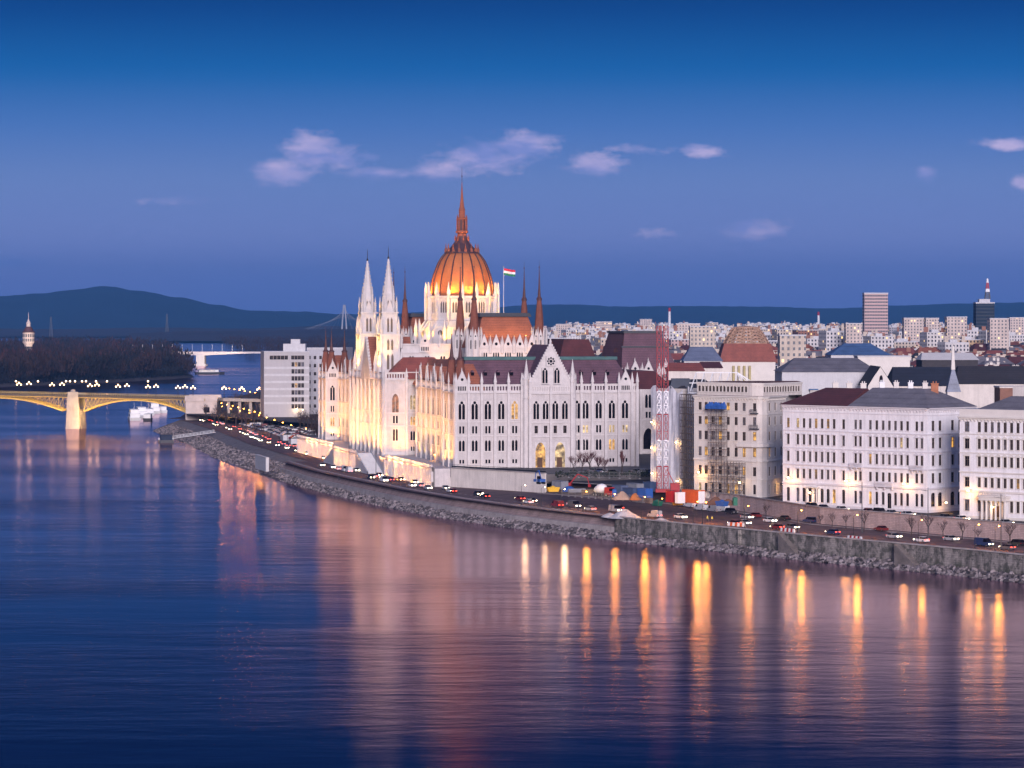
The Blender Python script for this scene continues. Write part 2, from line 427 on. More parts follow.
# ---- fronts
PWALL = MB(); PBAL = MB(); PCOR = MB()
ROWS = (('pair', 1.2, 1.9, 1.3), ('lancets', 5.3, 2.2, 3.9), ('pair', 11.4, 2.0, 2.5), ('gothic', 16.1, 2.5, 6.4))
def front(p0, p1, z0, z1, bays, rows=ROWS, butts=(), bal=True, single=True, lit=None, rev=.5, strings=(10.4, 15.2)):
    L = math.hypot(p1[0] - p0[0], p1[1] - p0[1]); rects = []
    for i, s in enumerate(bays):
        for k, (kind, z, w, h) in enumerate(rows):
            rects.append((s - w / 2, s + w / 2, z, z + h))
            pane = (lit or {}).get((i, k))
            pwin(kind, p0, p1, s, z, w, h, rev, pane, single)
    wall(PWALL, p0, p1, z0, z1, rects, rev)
    dx, dy = (p1[0] - p0[0]) / L, (p1[1] - p0[1]) / L
    def bx(mb, s0, s1, o, za, zb):
        q = [(p0[0] + dx * a + dy * d, p0[1] + dy * a - dx * d) for a, d in ((s0, o), (s1, o), (s1, .003), (s0, .003))]
        mb.prism(q, za, zb, 0, True, True)
    for z in strings:
        if z < z1: bx(PCOR, .02, L - .02, .25, z, z + .45)
    bx(PCOR, .02, L - .02, .18, .0, .9)
    bx(PCOR, -.3, L + .3, .5, z1 - .45, z1 - .01)
    if bal:
        n = max(2, int(L / .95)); st = L / n
        wall(PBAL, (p0[0] + dy * .05, p0[1] - dx * .05), (p1[0] + dy * .05, p1[1] - dx * .05), z1 + .003, z1 + 2.4, [(st * (k + .22), st * (k + .78), z1 + .5, z1 + 1.9) for k in range(n)], .35)
        bx(PBAL, -.1, L + .1, .2, z1 + 2.403, z1 + 2.65)
    for s in butts:
        o = at_wall('buttress', BUTT, p0, p1, s, 0)
        if not single: o.scale = (.9, .5, 1)
    PCOR.build('string_course', STONE2, PAL); PCOR.__init__(); PBAL.f and PBAL.build('balustrade', STONE2, PAL); PBAL.__init__()
ZC = 25.5
# south front, left and right of the middle gable
A, B_, D_, E_ = (0, 0), (25.2, 0), (40.3, 0), (64.4, 0)
front(A, B_, -.3, ZC, [2.4, 6.9, 11.5, 16.2, 20.9], butts=[.25, 4.65, 9.2, 13.9, 18.6, 23.3], lit={(4, 3): LITW})
front(D_, E_, -.3, ZC, [5.6 - 3.0, 5.6, 10.3, 15.0, 19.7], butts=[4.1 - .1, 7.9, 12.7, 17.4, 22.1, 23.9], lit={(1, 2): LITP, (3, 2): LITP, (4, 2): LITP, (3, 1): LITW})
at_wall('gable', GABLE, A, B_, 2.4, ZC + .01); at_wall('gable', GABLE, D_, E_, 19.8, ZC + .01)
# the middle gabled block with its two arched carriage doors
p0, p1 = (25.2, -3.2), (40.3, -3.2); rects = []
for k, s in enumerate((2.5, 5.8, 9.2, 12.6)):
    rects.append((s - 1.15, s + 1.15, 16.1, 22.5)); pwin('gothic', p0, p1, s, 16.1, 2.3, 6.4)
    rects.append((s - .6, s + .6, 11.4, 14.0)); pwin('rect', p0, p1, s, 11.4, 1.2, 2.6)
for s, pn in ((4.0, LITW), (10.9, LITP)):
    rects.append((s - 1.95, s + 1.95, -.25, 8.6))
    d = MB(); plate(d, 3.9, 8.85, .12, lambda x, z: lancet(x, z, 0, 3.5, .0, 8.5), .15, 0)
    o = at_wall('door', d.mesh('door', STONE2), p0, p1, s, -.25)
    q = MB(); q.face([(-1.95, 1.1, 0), (1.95, 1.1, 0), (1.95, 1.1, 8.8), (-1.95, 1.1, 8.8)]); q.build('lit_porch', pn, o)
    q = MB(); q.box(-.9, .9, .8, 1.05, 0, 3.4); q.build('door_leaf', mat('oak_door', (.10, .05, .025), .6), o)
wall(PWALL, p0, p1, -.3, 27.9, rects, 1.2)
wall(PWALL, (25.2, 6), p0, -.3, 27.9); wall(PWALL, p1, (40.3, 6), -.3, 27.9)
gw = MB(); APEX = 42.0; gc = 7.55
wall(gw, p0, p1, 27.9, 28.0)
def gpt(s, z, d=0): return (25.2 + s, -3.2 + d, z)
gw.face([gpt(0, 28), gpt(15.1, 28), gpt(gc, APEX)]); gw.face([gpt(15.1, 28, .6), gpt(0, 28, .6), gpt(gc, APEX, .6)])
for a, b in ((0, gc), (15.1, gc)): 
    for k in range(16):
        t = k / 16; s = a + (b - a) * t; gw.box(25.2 + s - .28, 25.2 + s + .28, -3.45, -2.55, 28 + 14 * t - .1, 28 + 14 * t + .75)
gw.lathe(25.2 + gc, -2.9, [(.3, APEX - .5), (.5, APEX + .6), (.05, APEX + 2.2)], 6)
gw.build('gable', STONE2, PAL)
for s in (gc - 2.1, gc + 2.1):
    pwin('gothic', (25.2, -3.75), (40.3, -3.75), s, 28.4, 2.1, 5.4, .52)
pwin('rose', (25.2, -3.75), (40.3, -3.75), gc, 34.3, 3.4, 3.4, .52)
n = 18
wall(PBAL, (25.2, -3.42), (40.3, -3.42), 25.3, 27.7, [(15.1 / n * (k + .25), 15.1 / n * (k + .75), 25.8, 27.2) for k in range(n)], .2)
PCOR.box(25.1, 40.4, -3.7, -3.2, 24.8, 25.28); PCOR.box(25.1, 40.4, -3.6, -3.2, 14.9, 15.4); PCOR.box(25.1, 40.4, -3.6, -3.2, 10.0, 10.4)
PCOR.build('string_course', STONE2, PAL); PCOR.__init__(); PBAL.build('balustrade', STONE2, PAL); PBAL.__init__()
for s in (.2, 7.5, 14.9):
    o = at_wall('buttress', BUTT, p0, p1, s, -.001 if s != 7.5 else -4.0)
r = MB(); r.face([(25.1, -2.6, 28.2), (25.1, 22, 28.2), (25.2 + gc, 22, APEX - .4), (25.2 + gc, -2.6, APEX - .4)][::-1]); r.face([(40.4, -2.6, 28.2), (40.4, 22, 28.2), (25.2 + gc, 22, APEX - .4), (25.2 + gc, -2.6, APEX - .4)])
r.build('roof', ROOF_P, PAL)
for x in (24.6, 40.9): link('pinnacle', PIN_BIG, PAL, (x, -1.6, 23.2))
for x in (24.6, 40.9): 
    t = MB(); t.lathe(x, -1.6, [(1.2, -.3), (1.2, 23.1)], 8); t.build('stair_turret', STONE2, PAL)
# south wing roof: steep slopes, flat copper top
r = MB(); r.frus([(.7, .7), (63.7, .7), (63.7, 22), (.7, 22)], ZC + .6, [(5.5, 8.2), (58.9, 8.2), (58.9, 15), (5.5, 15)], 36.3); r.build('roof', ROOF_P, PAL)
r = MB(); r.box(5.0, 59.4, 7.7, 15.5, 36.303, 37.4); r.build('roof_rim', COPPER, PAL)
for i, x in enumerate((7, 11.5, 16, 20.7, 45.4, 50.1, 54.8)):
    d = MB(); yy = 4.0; zz = 31.2
    d.box(x - .5, x + .5, yy - .6, yy + 1.4, zz, zz + 1.0, 1); d.face([(x - .6, yy - .7, zz + 1.003), (x + .6, yy - .7, zz + 1.003), (x, yy - .7, zz + 1.7)], 0)
    d.face([(x - .6, yy - .7, zz + 1.003), (x, yy - .7, zz + 1.7), (x, yy + 2.2, zz + 1.7), (x - .6, yy + 2.2, zz + 1.003)], 0); d.face([(x, yy - .7, zz + 1.7), (x + .6, yy - .7, zz + 1.003), (x + .6, yy + 2.2, zz + 1.003), (x, yy + 2.2, zz + 1.7)], 0)
    d.build('dormer', [ROOF_P, GLASS], PAL)
# river fronts (walked north to south so that the outside is the river side)
def river(x, ya, yb, bays=None, rows=ROWS, **k):
    L = yb - ya; n = max(1, round(L / 4.5)); st = L / n
    front((x, yb), (x, ya), -.3, ZC, [st * (i + .5) for i in range(n)] if bays is None else bays, rows, butts=[.4] + [st * i for i in range(2, n - 1, 2)] + [L - .4], single=False, rev=.2, **k)
river(0, 0, 18); river(5, 18, 88, lit={(2, 1): LITW, (3, 1): LITW, (5, 3): LITW, (9, 1): LITW, (1, 3): LITW}); river(9, 88, 100.2)
river(0, 250, 268); river(5, 180, 250, lit={(12, 1): LITW, (13, 1): LITW}); river(9, 168, 180)
RR = (('pair', 1.2, 1.7, 1.3), ('lancets', 5.3, 1.9, 3.9), ('pair', 11.4, 1.7, 2.5), ('gothic', 16.1, 2.2, 6.4))
front((0, 250), (5.0, 250), -.3, ZC, [2.5], RR, lit={(0, 1): LITW}, strings=(10.4, 15.2)); at_wall('gable', GABLE, (0, 250), (5, 250), 2.5, ZC + .01)
front((5, 250.4), (9, 250.4), -.3, ZC, [2.0], RR)
for yy in (18,): wall(PWALL, (5, yy), (0, yy), -.3, ZC + 2.4)
wall(PWALL, (5, 268), (0, 268), -.3, ZC)
wall(PWALL, (9, 88), (5, 88), -.3, ZC); 
front((5, 180), (9, 180), -.3, ZC, [2.0], RR)
# the river block with the two spire towers
front((-5, 100), (4, 100), -.3, 28, [4.4], (('lancets', 5.0, 2.0, 4.6), ('pair', 11.6, 2.0, 2.8), ('pointed', 15.6, 2.6, 7.0)), lit={(0, 2): litpane('dim_amber_window', (.75, .22, .05), .55)}, butts=[.5, 8.5])
front((4, 103), (9, 103), -.3, 28, [2.6], (('pair', 1.0, 1.6, 2.0), ('lancets', 5.0, 1.9, 3.6), ('lancets', 10.5, 1.9, 3.6), ('lancets', 16.5, 2.2, 5.6)), lit={(0, 3): LITP, (0, 2): LITW})
front((-5, 168), (-5, 100), -.3, 28, [4.2 + 4.26 * i for i in range(15)], (('lancets', 1.0, 1.8, 5.0), ('pair', 10.6, 1.8, 2.6), ('gothic', 15.0, 2.2, 9.0)), butts=[.5] + [6.36 + 8.52 * i for i in range(8)] + [67.5], single=False, rev=.2, lit={(k, 2): LITW for k in (4, 5, 6, 7, 8, 9)})
wall(PWALL, (9, 168), (-5, 168), -.3, 28)
wall(PWALL, (4, 100), (4, 103), -.3, 28)
r = MB(); r.frus([(-4, 101), (22, 101), (22, 167), (-4, 167)], 28.05, [(4, 108), (16, 108), (16, 160), (4, 160)], 36); r.build('roof', ROOF_R, PAL)
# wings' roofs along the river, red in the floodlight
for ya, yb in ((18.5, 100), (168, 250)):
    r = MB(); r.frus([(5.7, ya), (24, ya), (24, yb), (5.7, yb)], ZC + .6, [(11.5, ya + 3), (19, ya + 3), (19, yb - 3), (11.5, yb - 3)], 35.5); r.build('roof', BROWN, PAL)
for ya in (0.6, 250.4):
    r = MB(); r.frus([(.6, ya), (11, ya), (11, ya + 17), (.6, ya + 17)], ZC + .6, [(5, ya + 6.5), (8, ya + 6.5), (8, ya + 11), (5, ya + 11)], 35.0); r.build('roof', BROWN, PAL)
for x, y, z in [(8.2, 26 + 12 * k, 27) for k in range(6)] + [(8.2, 180 + 12 * k, 27) for k in range(6)]:
    o = link('gable', GABLE, PAL, (x - 2.0, y, z - .8), -PI / 2); d = MB(); d.face([(-2.2, -.05, 2.4), (0, -.05, 7.1), (0, 6, 7.1), (-2.2, 6, 2.4)]); d.face([(0, -.05, 7.1), (2.2, -.05, 2.4), (2.2, 6, 2.4), (0, 6, 7.1)]); d.build('dormer_roof', BROWN, o)
SP_C = spire_mesh(2.5, 18.5, 2.2)
for x, y in ((2.4, 2.6), (2.4, 16.2), (2.4, 252), (8.0, 252.2), (2.4, 265.6)): link('turret_roof', SP_C, PAL, (x, y, ZC + 1.2))
# corner turrets of the chamber blocks
TUR = MB()
TUR.lathe(0, 0, [(2.35, 0), (2.35, 36), (2.7, 36.4), (2.7, 37), (2.35, 37.003), (2.35, 43.4)], 8, 0, PI / 8)
for k in range(8):
    a = k * PI / 4; M = Matrix.Rotation(a, 4, 'Z') @ Matrix.Translation((0, -2.2, 0)); g = MB()
    g.face([(-.8, 0, 39.0), (.8, 0, 39.0), (.8, 0, 43.6), (0, 0, 46.8), (-.8, 0, 43.6)], 0); g.face([(-.8, .25, 43.4), (0, .25, 46.8), (.8, .25, 43.4)], 0)
    g.face([(-.28, -.02, 39.6), (-.06, -.02, 39.6), (-.06, -.02, 42.9), (-.28, -.02, 42.6)], 1); g.face([(.06, -.02, 39.6), (.28, -.02, 39.6), (.28, -.02, 42.6), (.06, -.02, 42.9)], 1)
    g.face([(.26 * math.cos(q * PI / 4), -.02, 44.2 + .3 * math.sin(q * PI / 4)) for q in range(8)], 1)
    TUR.add(g, M)
    a += PI / 8; TUR.lathe(2.75 * math.cos(a), 2.75 * math.sin(a), [(.34, 33), (.34, 44.6), (.42, 44.7), (.03, 47.6)], 4, 0)
TURM = TUR.mesh('turret', [STONE2, GLASS])
SP_T = spire_mesh(1.95, 26.0, 2.0)
for ys in ((60, 83), (208, 185)):
    for y in ys:
        for x in (20.3, 44.5):
            o = link('turret', TURM, PAL, (x, y, 0)); link('turret_roof', SP_T, o, (0, 0, 43.6))
# chamber blocks: gabled clerestory and a great hipped roof with a flat top
for ya, yb in ((58.5, 84.5), (183.5, 209.5)):
    cw = MB(); wallr = []
    for s in (4.2, 8.6, 13.0, 17.4, 21.8): wallr.append((s - 1.3, s + 1.3, 33.4, 38.4)); pwin('triple', (19.5, ya), (45.5, ya), s, 33.4, 2.6, 5.0, .5, single=ya < 100)
    wall(cw, (19.5, ya), (45.5, ya), 0, 39.8, wallr, .5); wall(cw, (45.5, ya), (45.5, yb), 0, 39.8); wall(cw, (45.5, yb), (19.5, yb), 0, 39.8)
    wr = [(s - 1.3, s + 1.3, 33.4, 38.4) for s in (4.2, 8.6, 13.0, 17.4, 21.8)]
    wall(cw, (19.5, yb), (19.5, ya), 0, 39.8, wr, .5); cw.build('clerestory', STONE2, PAL)
    for s in (4.2, 8.6, 13.0, 17.4, 21.8): pwin('triple', (19.5, yb), (19.5, ya), s, 33.4, 2.6, 5.0, .5, single=False)
    for s in (4.2, 8.6, 13.0, 17.4, 21.8):
        g = MB(); x = 19.5 + s
        for yy, f in ((ya - .25, 1), (ya + .25, -1)):
            q = [(x - 1.9, yy, 39.803), (x + 1.9, yy, 39.803), (x, yy, 45.0)]; g.face(q if f > 0 else q[::-1])
        g.face([(x - 1.9, ya - .25, 39.803), (x, ya - .25, 45), (x, ya + .25, 45), (x - 1.9, ya + .25, 39.803)]); g.face([(x, ya - .25, 45), (x + 1.9, ya - .25, 39.803), (x + 1.9, ya + .25, 39.803), (x, ya + .25, 45)])
        g.face([(x + .55 * math.cos(k * PI / 4), ya - .26, 41.4 + .6 * math.sin(k * PI / 4)) for k in range(8)], 1)
        g.build('gable', [STONE2, GLASS], PAL)
        if ya < 100: link('pinnacle', PIN_S, PAL, (x + 2.2, ya - .3, 38.0))
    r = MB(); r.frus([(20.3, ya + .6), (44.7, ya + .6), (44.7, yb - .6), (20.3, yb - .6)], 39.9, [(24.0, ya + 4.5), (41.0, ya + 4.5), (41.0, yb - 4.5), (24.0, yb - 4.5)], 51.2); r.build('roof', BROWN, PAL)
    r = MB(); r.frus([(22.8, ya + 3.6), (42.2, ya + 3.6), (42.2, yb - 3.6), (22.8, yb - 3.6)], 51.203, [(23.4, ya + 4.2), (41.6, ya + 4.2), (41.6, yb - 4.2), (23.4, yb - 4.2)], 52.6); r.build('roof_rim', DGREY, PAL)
# twin spire towers on the river front
def tower(y):
    x = -.6; t = MB(); h = 4.3
    def sq(r): return [(x - r, y - r), (x + r, y - r), (x + r, y + r), (x - r, y + r)]
    t.prism(sq(h), -.3, 30, 0); t.prism(sq(h + .35), 30.003, 30.8, 0); t.prism(sq(3.55), 30.803, 44.0, 0); t.prism(sq(3.9), 44.003, 44.7, 0); t.prism(sq(2.85), 44.703, 52.5, 0)
    t.prism(sq(3.3), 52.503, 53.0, 0); t.lathe(x, y, [(2.5, 53.003), (2.5, 58.6)], 8, 0, PI / 8)
    for sx in (-1, 1):
        for sy in (-1, 1):
            t.lathe(x + sx * 4.1, y + sy * 4.1, [(.8, -.3), (.8, 33), (.95, 33.2), (.05, 38.5)], 6, 0)
            t.lathe(x + sx * 3.3, y + sy * 3.3, [(.62, 30.8), (.62, 46.5), (.75, 46.7), (.04, 51.5)], 6, 0)
            t.lathe(x + sx * 2.65, y + sy * 2.65, [(.42, 44.7), (.42, 55.2), (.5, 55.3), (.03, 59.0)], 6, 0)
            t.lathe(x + sx * 1.7, y + sy * 1.7, [(.28, 53), (.28, 60.0), (.03, 63.0)], 6, 0)
    for k in range(4):                                   # gablets round the foot of the spire
        a = k * PI / 2; g = MB(); g.face([(-1.4, -3.0, 53), (1.4, -3.0, 53), (0, -3.0, 58.2)]); g.face([(1.4, -2.7, 53), (-1.4, -2.7, 53), (0, -2.7, 58.2)])
        t.add(g, Matrix.Translation((x, y, 0)) @ Matrix.Rotation(a, 4, 'Z'))
    o = t.build('tower', STONE2, PAL)
    s = MB(); s.lathe(x, y, [(2.45, 58.603), (1.3, 65.5), (.25, 73.0)], 8, 0, PI / 8)
    for k in range(8):
        a = PI / 8 + k * PI / 4
        for q in range(9):
            z = 59.5 + q * 1.5; rr = 2.45 - (z - 58.6) * .155; s.box(x + rr * math.cos(a) - .12, x + rr * math.cos(a) + .12, y + rr * math.sin(a) - .12, y + rr * math.sin(a) + .12, z, z + .4)
    s.build('spire', STONE2, o)
    f = MB(); f.lathe(x, y, [(.25, 73.003), (.4, 73.4), (.12, 74), (.1, 76.5), (.03, 77.6)], 6); f.build('finial', BLACK, o)
    for za, zb, r, w in ((31.5, 37.5, 3.55, 1.1), (38.8, 43, 3.55, 1.0), (45.5, 51, 2.85, .9), (54, 57.5, 2.31, .7), (17, 26, 4.3, 1.2)):
        for k in range(4):
            M = Matrix.Translation((x, y, 0)) @ Matrix.Rotation(k * PI / 2, 4, 'Z'); a = MB(); c = MB()
            for sx in (-.75, .75):
                a.face([(sx * w - w * .42, -r - .01, za), (sx * w + w * .42, -r - .01, za), (sx * w + w * .42, -r - .01, zb - w), (sx * w, -r - .01, zb), (sx * w - w * .42, -r - .01, zb - w)])
                for e in (-.52, .52): c.box(sx * w + w * e - .09, sx * w + w * e + .09, -r - .22, -r - .003, za - .2, zb - w * .8)
            a2 = [(-w * 1.3, -r - .2, zb + .1), (w * 1.3, -r - .2, zb + .1), (0, -r - .2, zb + 1.9)]; c.face(a2); c.face([(a2[1][0], -r, a2[1][2]), (a2[0][0], -r, a2[0][2]), (0, -r, zb + 1.9)])
            c.box(-w * 1.4, w * 1.4, -r - .25, -r - .003, za - .5, za - .22)
            a.m = [1] * len(a.f); c.add(a, Matrix()); W_ = MB(); W_.add(c, M); W_.build('window', [STONE2, mat('brown_louvres', (.16, .12, .09), .8)], o)  # louvre panels in a plain brown
tower(113.5); tower(155.5)
g = MB()                                                  # gabled middle between the towers and its row of pinnacles
for yy in (-5.4,):
    g.face([(yy, 145, 28), (yy, 124, 28), (yy, 134.5, 44)]); g.face([(yy + .6, 124, 28), (yy + .6, 145, 28), (yy + .6, 134.5, 44)])
    for k in range(14):
        t = k / 14
        for s in (-1, 1): g.box(yy - .2, yy + .8, 134.5 + s * 10.5 * (1 - t) - .25, 134.5 + s * 10.5 * (1 - t) + .25, 28 + 16 * t, 28.9 + 16 * t)
g.build('gable', STONE2, PAL)
r = MB(); r.face([(-5, 124, 28.2), (12, 124, 28.2), (12, 134.5, 43.6), (-5, 134.5, 43.6)]); r.face([(12, 145, 28.2), (-5, 145, 28.2), (-5, 134.5, 43.6), (12, 134.5, 43.6)]); r.build('roof', BROWN, PAL)
# crossing under the dome: two tiers, arms with gables, flying buttresses
ct = MB()
wr = [(s - .9, s + .9, 31.0, 37.5) for s in (5, 11, 17, 23)]
wall(ct, (4, 112), (56, 112), 0, 41, [(s - 1.0, s + 1.0, 30.0, 36.5) for s in (4, 10, 16, 22, 30, 38, 46)], .6)
wall(ct, (4, 157), (4, 112), 0, 41, [(s - 1.0, s + 1.0, 30.0, 36.5) for s in (5, 12, 19, 26, 33, 40)], .6)
wall(ct, (56, 112), (56, 157), 0, 41); wall(ct, (56, 157), (4, 157), 0, 41)
for z, o in ((37.5, .4), (40.6, .6), (28.6, .4)):
    ct.box(4 - o, 56 + o, 112 - o, 111.997, z, z + .5); ct.box(4 - o, 3.997, 112, 157, z, z + .5)
ct.build('crossing_wall', STONE2, PAL)
for s in (4, 10, 16, 22, 30, 38, 46): pwin('lancets', (4, 112), (56, 112), s, 30, 2.0, 6.5, .6, single=False)
for s in (5, 12, 19, 26, 33, 40): pwin('lancets', (4, 157), (4, 112), s, 30, 2.0, 6.5, .6, single=False)
for x, y in [(4 + 7.4 * k, 111.6) for k in range(8)] + [(3.6, 118 + 7.6 * k) for k in range(6)]: link('pinnacle', PIN_S, PAL, (x, y, 39.5))
for (x, y, rz) in ((13, 111.6, 0), (27, 111.6, 0), (3.6, 125, -PI / 2), (3.6, 140, -PI / 2)):
    link('gable', GABLE, PAL, (x, y, 37.9), rz)
r = MB(); r.prism([(4.4, 112.4), (55.6, 112.4), (55.6, 156.6), (4.4, 156.6)], 40.2, 40.9); r.build('roof', ROOF_P, PAL)
DX, DY = 32.3, 134.0
dr = MB()
dr.lathe(DX, DY, [(15.6, 40.9), (15.6, 47.2), (14.2, 49.6), (13.4, 50)], 16, 0, PI / 16)
dr.lathe(DX, DY, [(13.2, 50.003), (13.2, 58.2), (13.9, 58.4), (13.9, 59.2), (13.0, 59.3)], 16, 0, PI / 16)
DRUM = dr.build('drum', STONE2, PAL)
for k in range(16):
    a = 2 * PI * k / 16; M = Matrix.Translation((DX, DY, 0)) @ Matrix.Rotation(a, 4, 'Z'); q = MB(); w = MB()
    ap = 13.2 * math.cos(PI / 16) + .02
    for j in (-1, 0, 1):
        x = j * 1.05; q.face([(x - .36, -ap, 52.8), (x + .36, -ap, 52.8), (x + .36, -ap, 56.2), (x, -ap, 57.2), (x - .36, -ap, 56.2)])
    for j in (-1.5, -.5, .5, 1.5): w.box(j * 1.05 - .12, j * 1.05 + .12, -ap - .25, -ap + .05, 52.2, 57.0)
    w.box(-1.9, 1.9, -ap - .3, -ap + .05, 57.3, 57.7); w.box(-1.9, 1.9, -ap - .3, -ap + .05, 51.7, 52.15)
    ap2 = 15.6 * math.cos(PI / 16) + .02
    q.face([(1.15 * math.cos(t * PI / 6), -ap2, 45.0 + 1.15 * math.sin(t * PI / 6)) for t in range(12)])
    for t in range(6): w.box(-.07 + 1.2 * math.cos(t * PI / 3), .07 + 1.2 * math.cos(t * PI / 3), -ap2 - .15, -ap2 + .02, 45 + 1.2 * math.sin(t * PI / 3) - .07, 45 + 1.2 * math.sin(t * PI / 3) + .07)
    q.m = [1] * len(q.f); w.add(q, Matrix()); W_ = MB(); W_.add(w, M); W_.build('window', [STONE2, mat('drum_glass', (.10, .075, .06), .5)], DRUM)
    b = MB(); a2 = a + PI / 16; M = Matrix.Translation((DX, DY, 0)) @ Matrix.Rotation(a2, 4, 'Z')
    b.box(-.5, .5, -14.5, -12.9, 50, 60.0); b.frus([(-.62, -14.6), (.62, -14.6), (.62, -13.3), (-.62, -13.3)], 60.003, [(-.03, -14), (.03, -14), (.03, -13.9), (-.03, -13.9)], 64.6)
    b.box(-.55, .55, -18.4, -17.2, 40.9, 46.5); b.frus([(-.6, -18.5), (.6, -18.5), (.6, -17.1), (-.6, -17.1)], 46.503, [(-.03, -17.8), (.03, -17.8), (.03, -17.7), (-.03, -17.7)], 50.5)
    b.tube((0, -17.2, 45.5), (0, -13.6, 50.2), .45, .45, 4)
    bb = MB(); bb.add(b, M); bb.build('buttress', STONE2, DRUM)
# the dome, its ribs, crown, lantern and needle
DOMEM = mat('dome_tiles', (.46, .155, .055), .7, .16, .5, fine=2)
DARKM = mat('dome_lead', (.075, .04, .045), .5, .3, 1)
prof = [(12.0, 59.1), (12.05, 61), (11.9, 63), (11.5, 65), (10.9, 67.3), (10.0, 69.8), (8.95, 72.3), (7.7, 74.2), (6.3, 75.8)]
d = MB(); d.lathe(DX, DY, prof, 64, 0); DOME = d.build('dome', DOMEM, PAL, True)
for k in range(16):
    rb = MB(); a = 2 * PI * k / 16 + PI / 16
    for (r0, z0), (r1, z1) in zip(prof[:-1], prof[1:]):
        rb.tube((DX + (r0 + .1) * math.cos(a), DY + (r0 + .1) * math.sin(a), z0), (DX + (r1 + .1) * math.cos(a), DY + (r1 + .1) * math.sin(a), z1), .30, .28, 5)
    rb.build('rib', DARKM, DOME)
c = MB(); c.lathe(DX, DY, [(6.7, 75.5), (6.8, 76.1), (5.4, 77.0), (3.6, 79.0), (2.3, 81.0), (1.9, 82.2)], 16, 0)
for k in range(16):
    a = 2 * PI * k / 16
    c.box(DX + 6.3 * math.cos(a) - .45, DX + 6.3 * math.cos(a) + .45, DY + 6.3 * math.sin(a) - .45, DY + 6.3 * math.sin(a) + .45, 76, 77.2, 1)
    c.lathe(DX + 6.3 * math.cos(a), DY + 6.3 * math.sin(a), [(.45, 77.2), (.2, 78), (.03, 79.4)], 4, 1)
    if k % 2 == 0: c.lathe(DX + 2.7 * math.cos(a), DY + 2.7 * math.sin(a), [(.3, 80.5), (.2, 81.6), (.03, 83)], 4, 1)
c.build('crown', [DARKM, BROWN], DOME)
l = MB(); l.lathe(DX, DY, [(1.9, 82.2), (1.7, 83.2), (2.5, 83.6), (2.5, 84.3), (1.9, 84.5)], 8, 0)
l.lathe(DX, DY, [(1.1, 84.5), (1.1, 89.5)], 8, 1)
for k in range(8):
    a = 2 * PI * k / 8; l.lathe(DX + 1.9 * math.cos(a), DY + 1.9 * math.sin(a), [(.3, 84.5), (.26, 88.2), (.35, 88.4), (.03, 90.6)], 4, 0)
l.lathe(DX, DY, [(1.7, 88.6), (1.7, 89.3), (1.25, 89.6), (1.2, 92.2)], 8, 0); l.build('lantern', [BROWN, DARKM], DOME)
s = MB(); s.lathe(DX, DY, [(1.35, 92.203), (.9, 93.5), (.5, 97), (.22, 101), (.1, 103)], 8, 0); s.lathe(DX, DY, [(.1, 103), (.08, 105), (.3, 105.3), (.08, 105.7), (.05, 109)], 6, 1); s.build('spire', [BROWN, DARKM], DOME)
# the land side pavilion with its tall plum roof
e0, e1 = (83.5, 90), (108, 90)
front(e0, e1, -.3, 27.4, [5.0, 10.7, 16.5, 21.5], (('pair', 13.2, 2.2, 2.3), ('lancets', 16.9, 2.6, 5.2)), butts=[.4, 7.6, 14, 19, 24.1], single=True, strings=(12.2,))
o = MB(); plate(o, 4.4, 8, .15, lambda x, z: lancet(x, z, 0, 4.0, 0, 7.8), -.3, 0); o = at_wall('door', o.mesh('door', STONE), e0, e1, 10.7, 1.5)
q = MB(); q.face([(-2.1, -.05, 0), (2.1, -.05, 0), (2.1, -.05, 7.9), (-2.1, -.05, 7.9)]); q.build('doorway_glass', GLASS, o)
wall(PWALL, (108, 90), (108, 178), -.3, 27.4); wall(PWALL, (83.5, 178), (83.5, 90), -.3, 27.4); wall(PWALL, (64.4, 0), (64.4, 268), -.3, ZC); wall(PWALL, (64.4, 268), (0, 268), -.3, ZC)
r = MB(); r.frus([(84, 90.8), (107.5, 90.8), (107.5, 125), (84, 125)], 27.5, [(85.2, 94), (103, 94), (103, 121), (85.2, 121)], 40.0); r.frus([(85.6, 94.4), (102.6, 94.4), (102.6, 121), (85.6, 121)], 40.003, [(86.6, 96), (100.6, 96), (100.6, 119), (86.6, 119)], 45); r.build('roof', ROOF_P, PAL)
r = MB(); r.box(86.2, 101, 95.6, 119.4, 45.003, 45.8); r.box(84.8, 103.4, 93.6, 94.3, 39.6, 40.2); r.build('roof_rim', DGREY, PAL)
for x in (89.0, 94.2, 101.0): link('gable', GABLE, PAL, (x, 90.0, 27.5))
for x in (86, 91.8, 98.5, 105): link('pinnacle', PIN_S, PAL, (x, 89.8, 27.6))
r = MB(); r.frus([(64.4, 20), (84, 20), (84, 250), (64.4, 250)], 25.7, [(70, 26), (78, 26), (78, 244), (70, 244)], 32); r.build('roof', ROOF_MR, PAL)
r = MB(); r.frus([(66, 118), (83, 118), (83, 170), (66, 170)], 31, [(70, 123), (80, 123), (80, 165), (70, 165)], 42.5); r.build('roof', ROOF_MR, PAL)
r = MB(); r.frus([(45, 30), (63.5, 30), (63.5, 110), (45, 110)], 25.7, [(50, 34), (59, 34), (59, 106), (50, 106)], 34); r.build('roof', COPPER, PAL)
PWALL.build('wall', STONE, PAL); PBAL.f and PBAL.build('balustrade', STONE2, PAL); PCOR.f and PCOR.build('string_course', STONE2, PAL)
tag(PMASS.build('window_tracery', [STONE2, FRAME_W], PAL), kind='stuff'); tag(PPANE.build('window_glass', GLASS, PAL), kind='stuff'); tag(PLIT.build('lit_window_glass', LITW, PAL), kind='stuff')
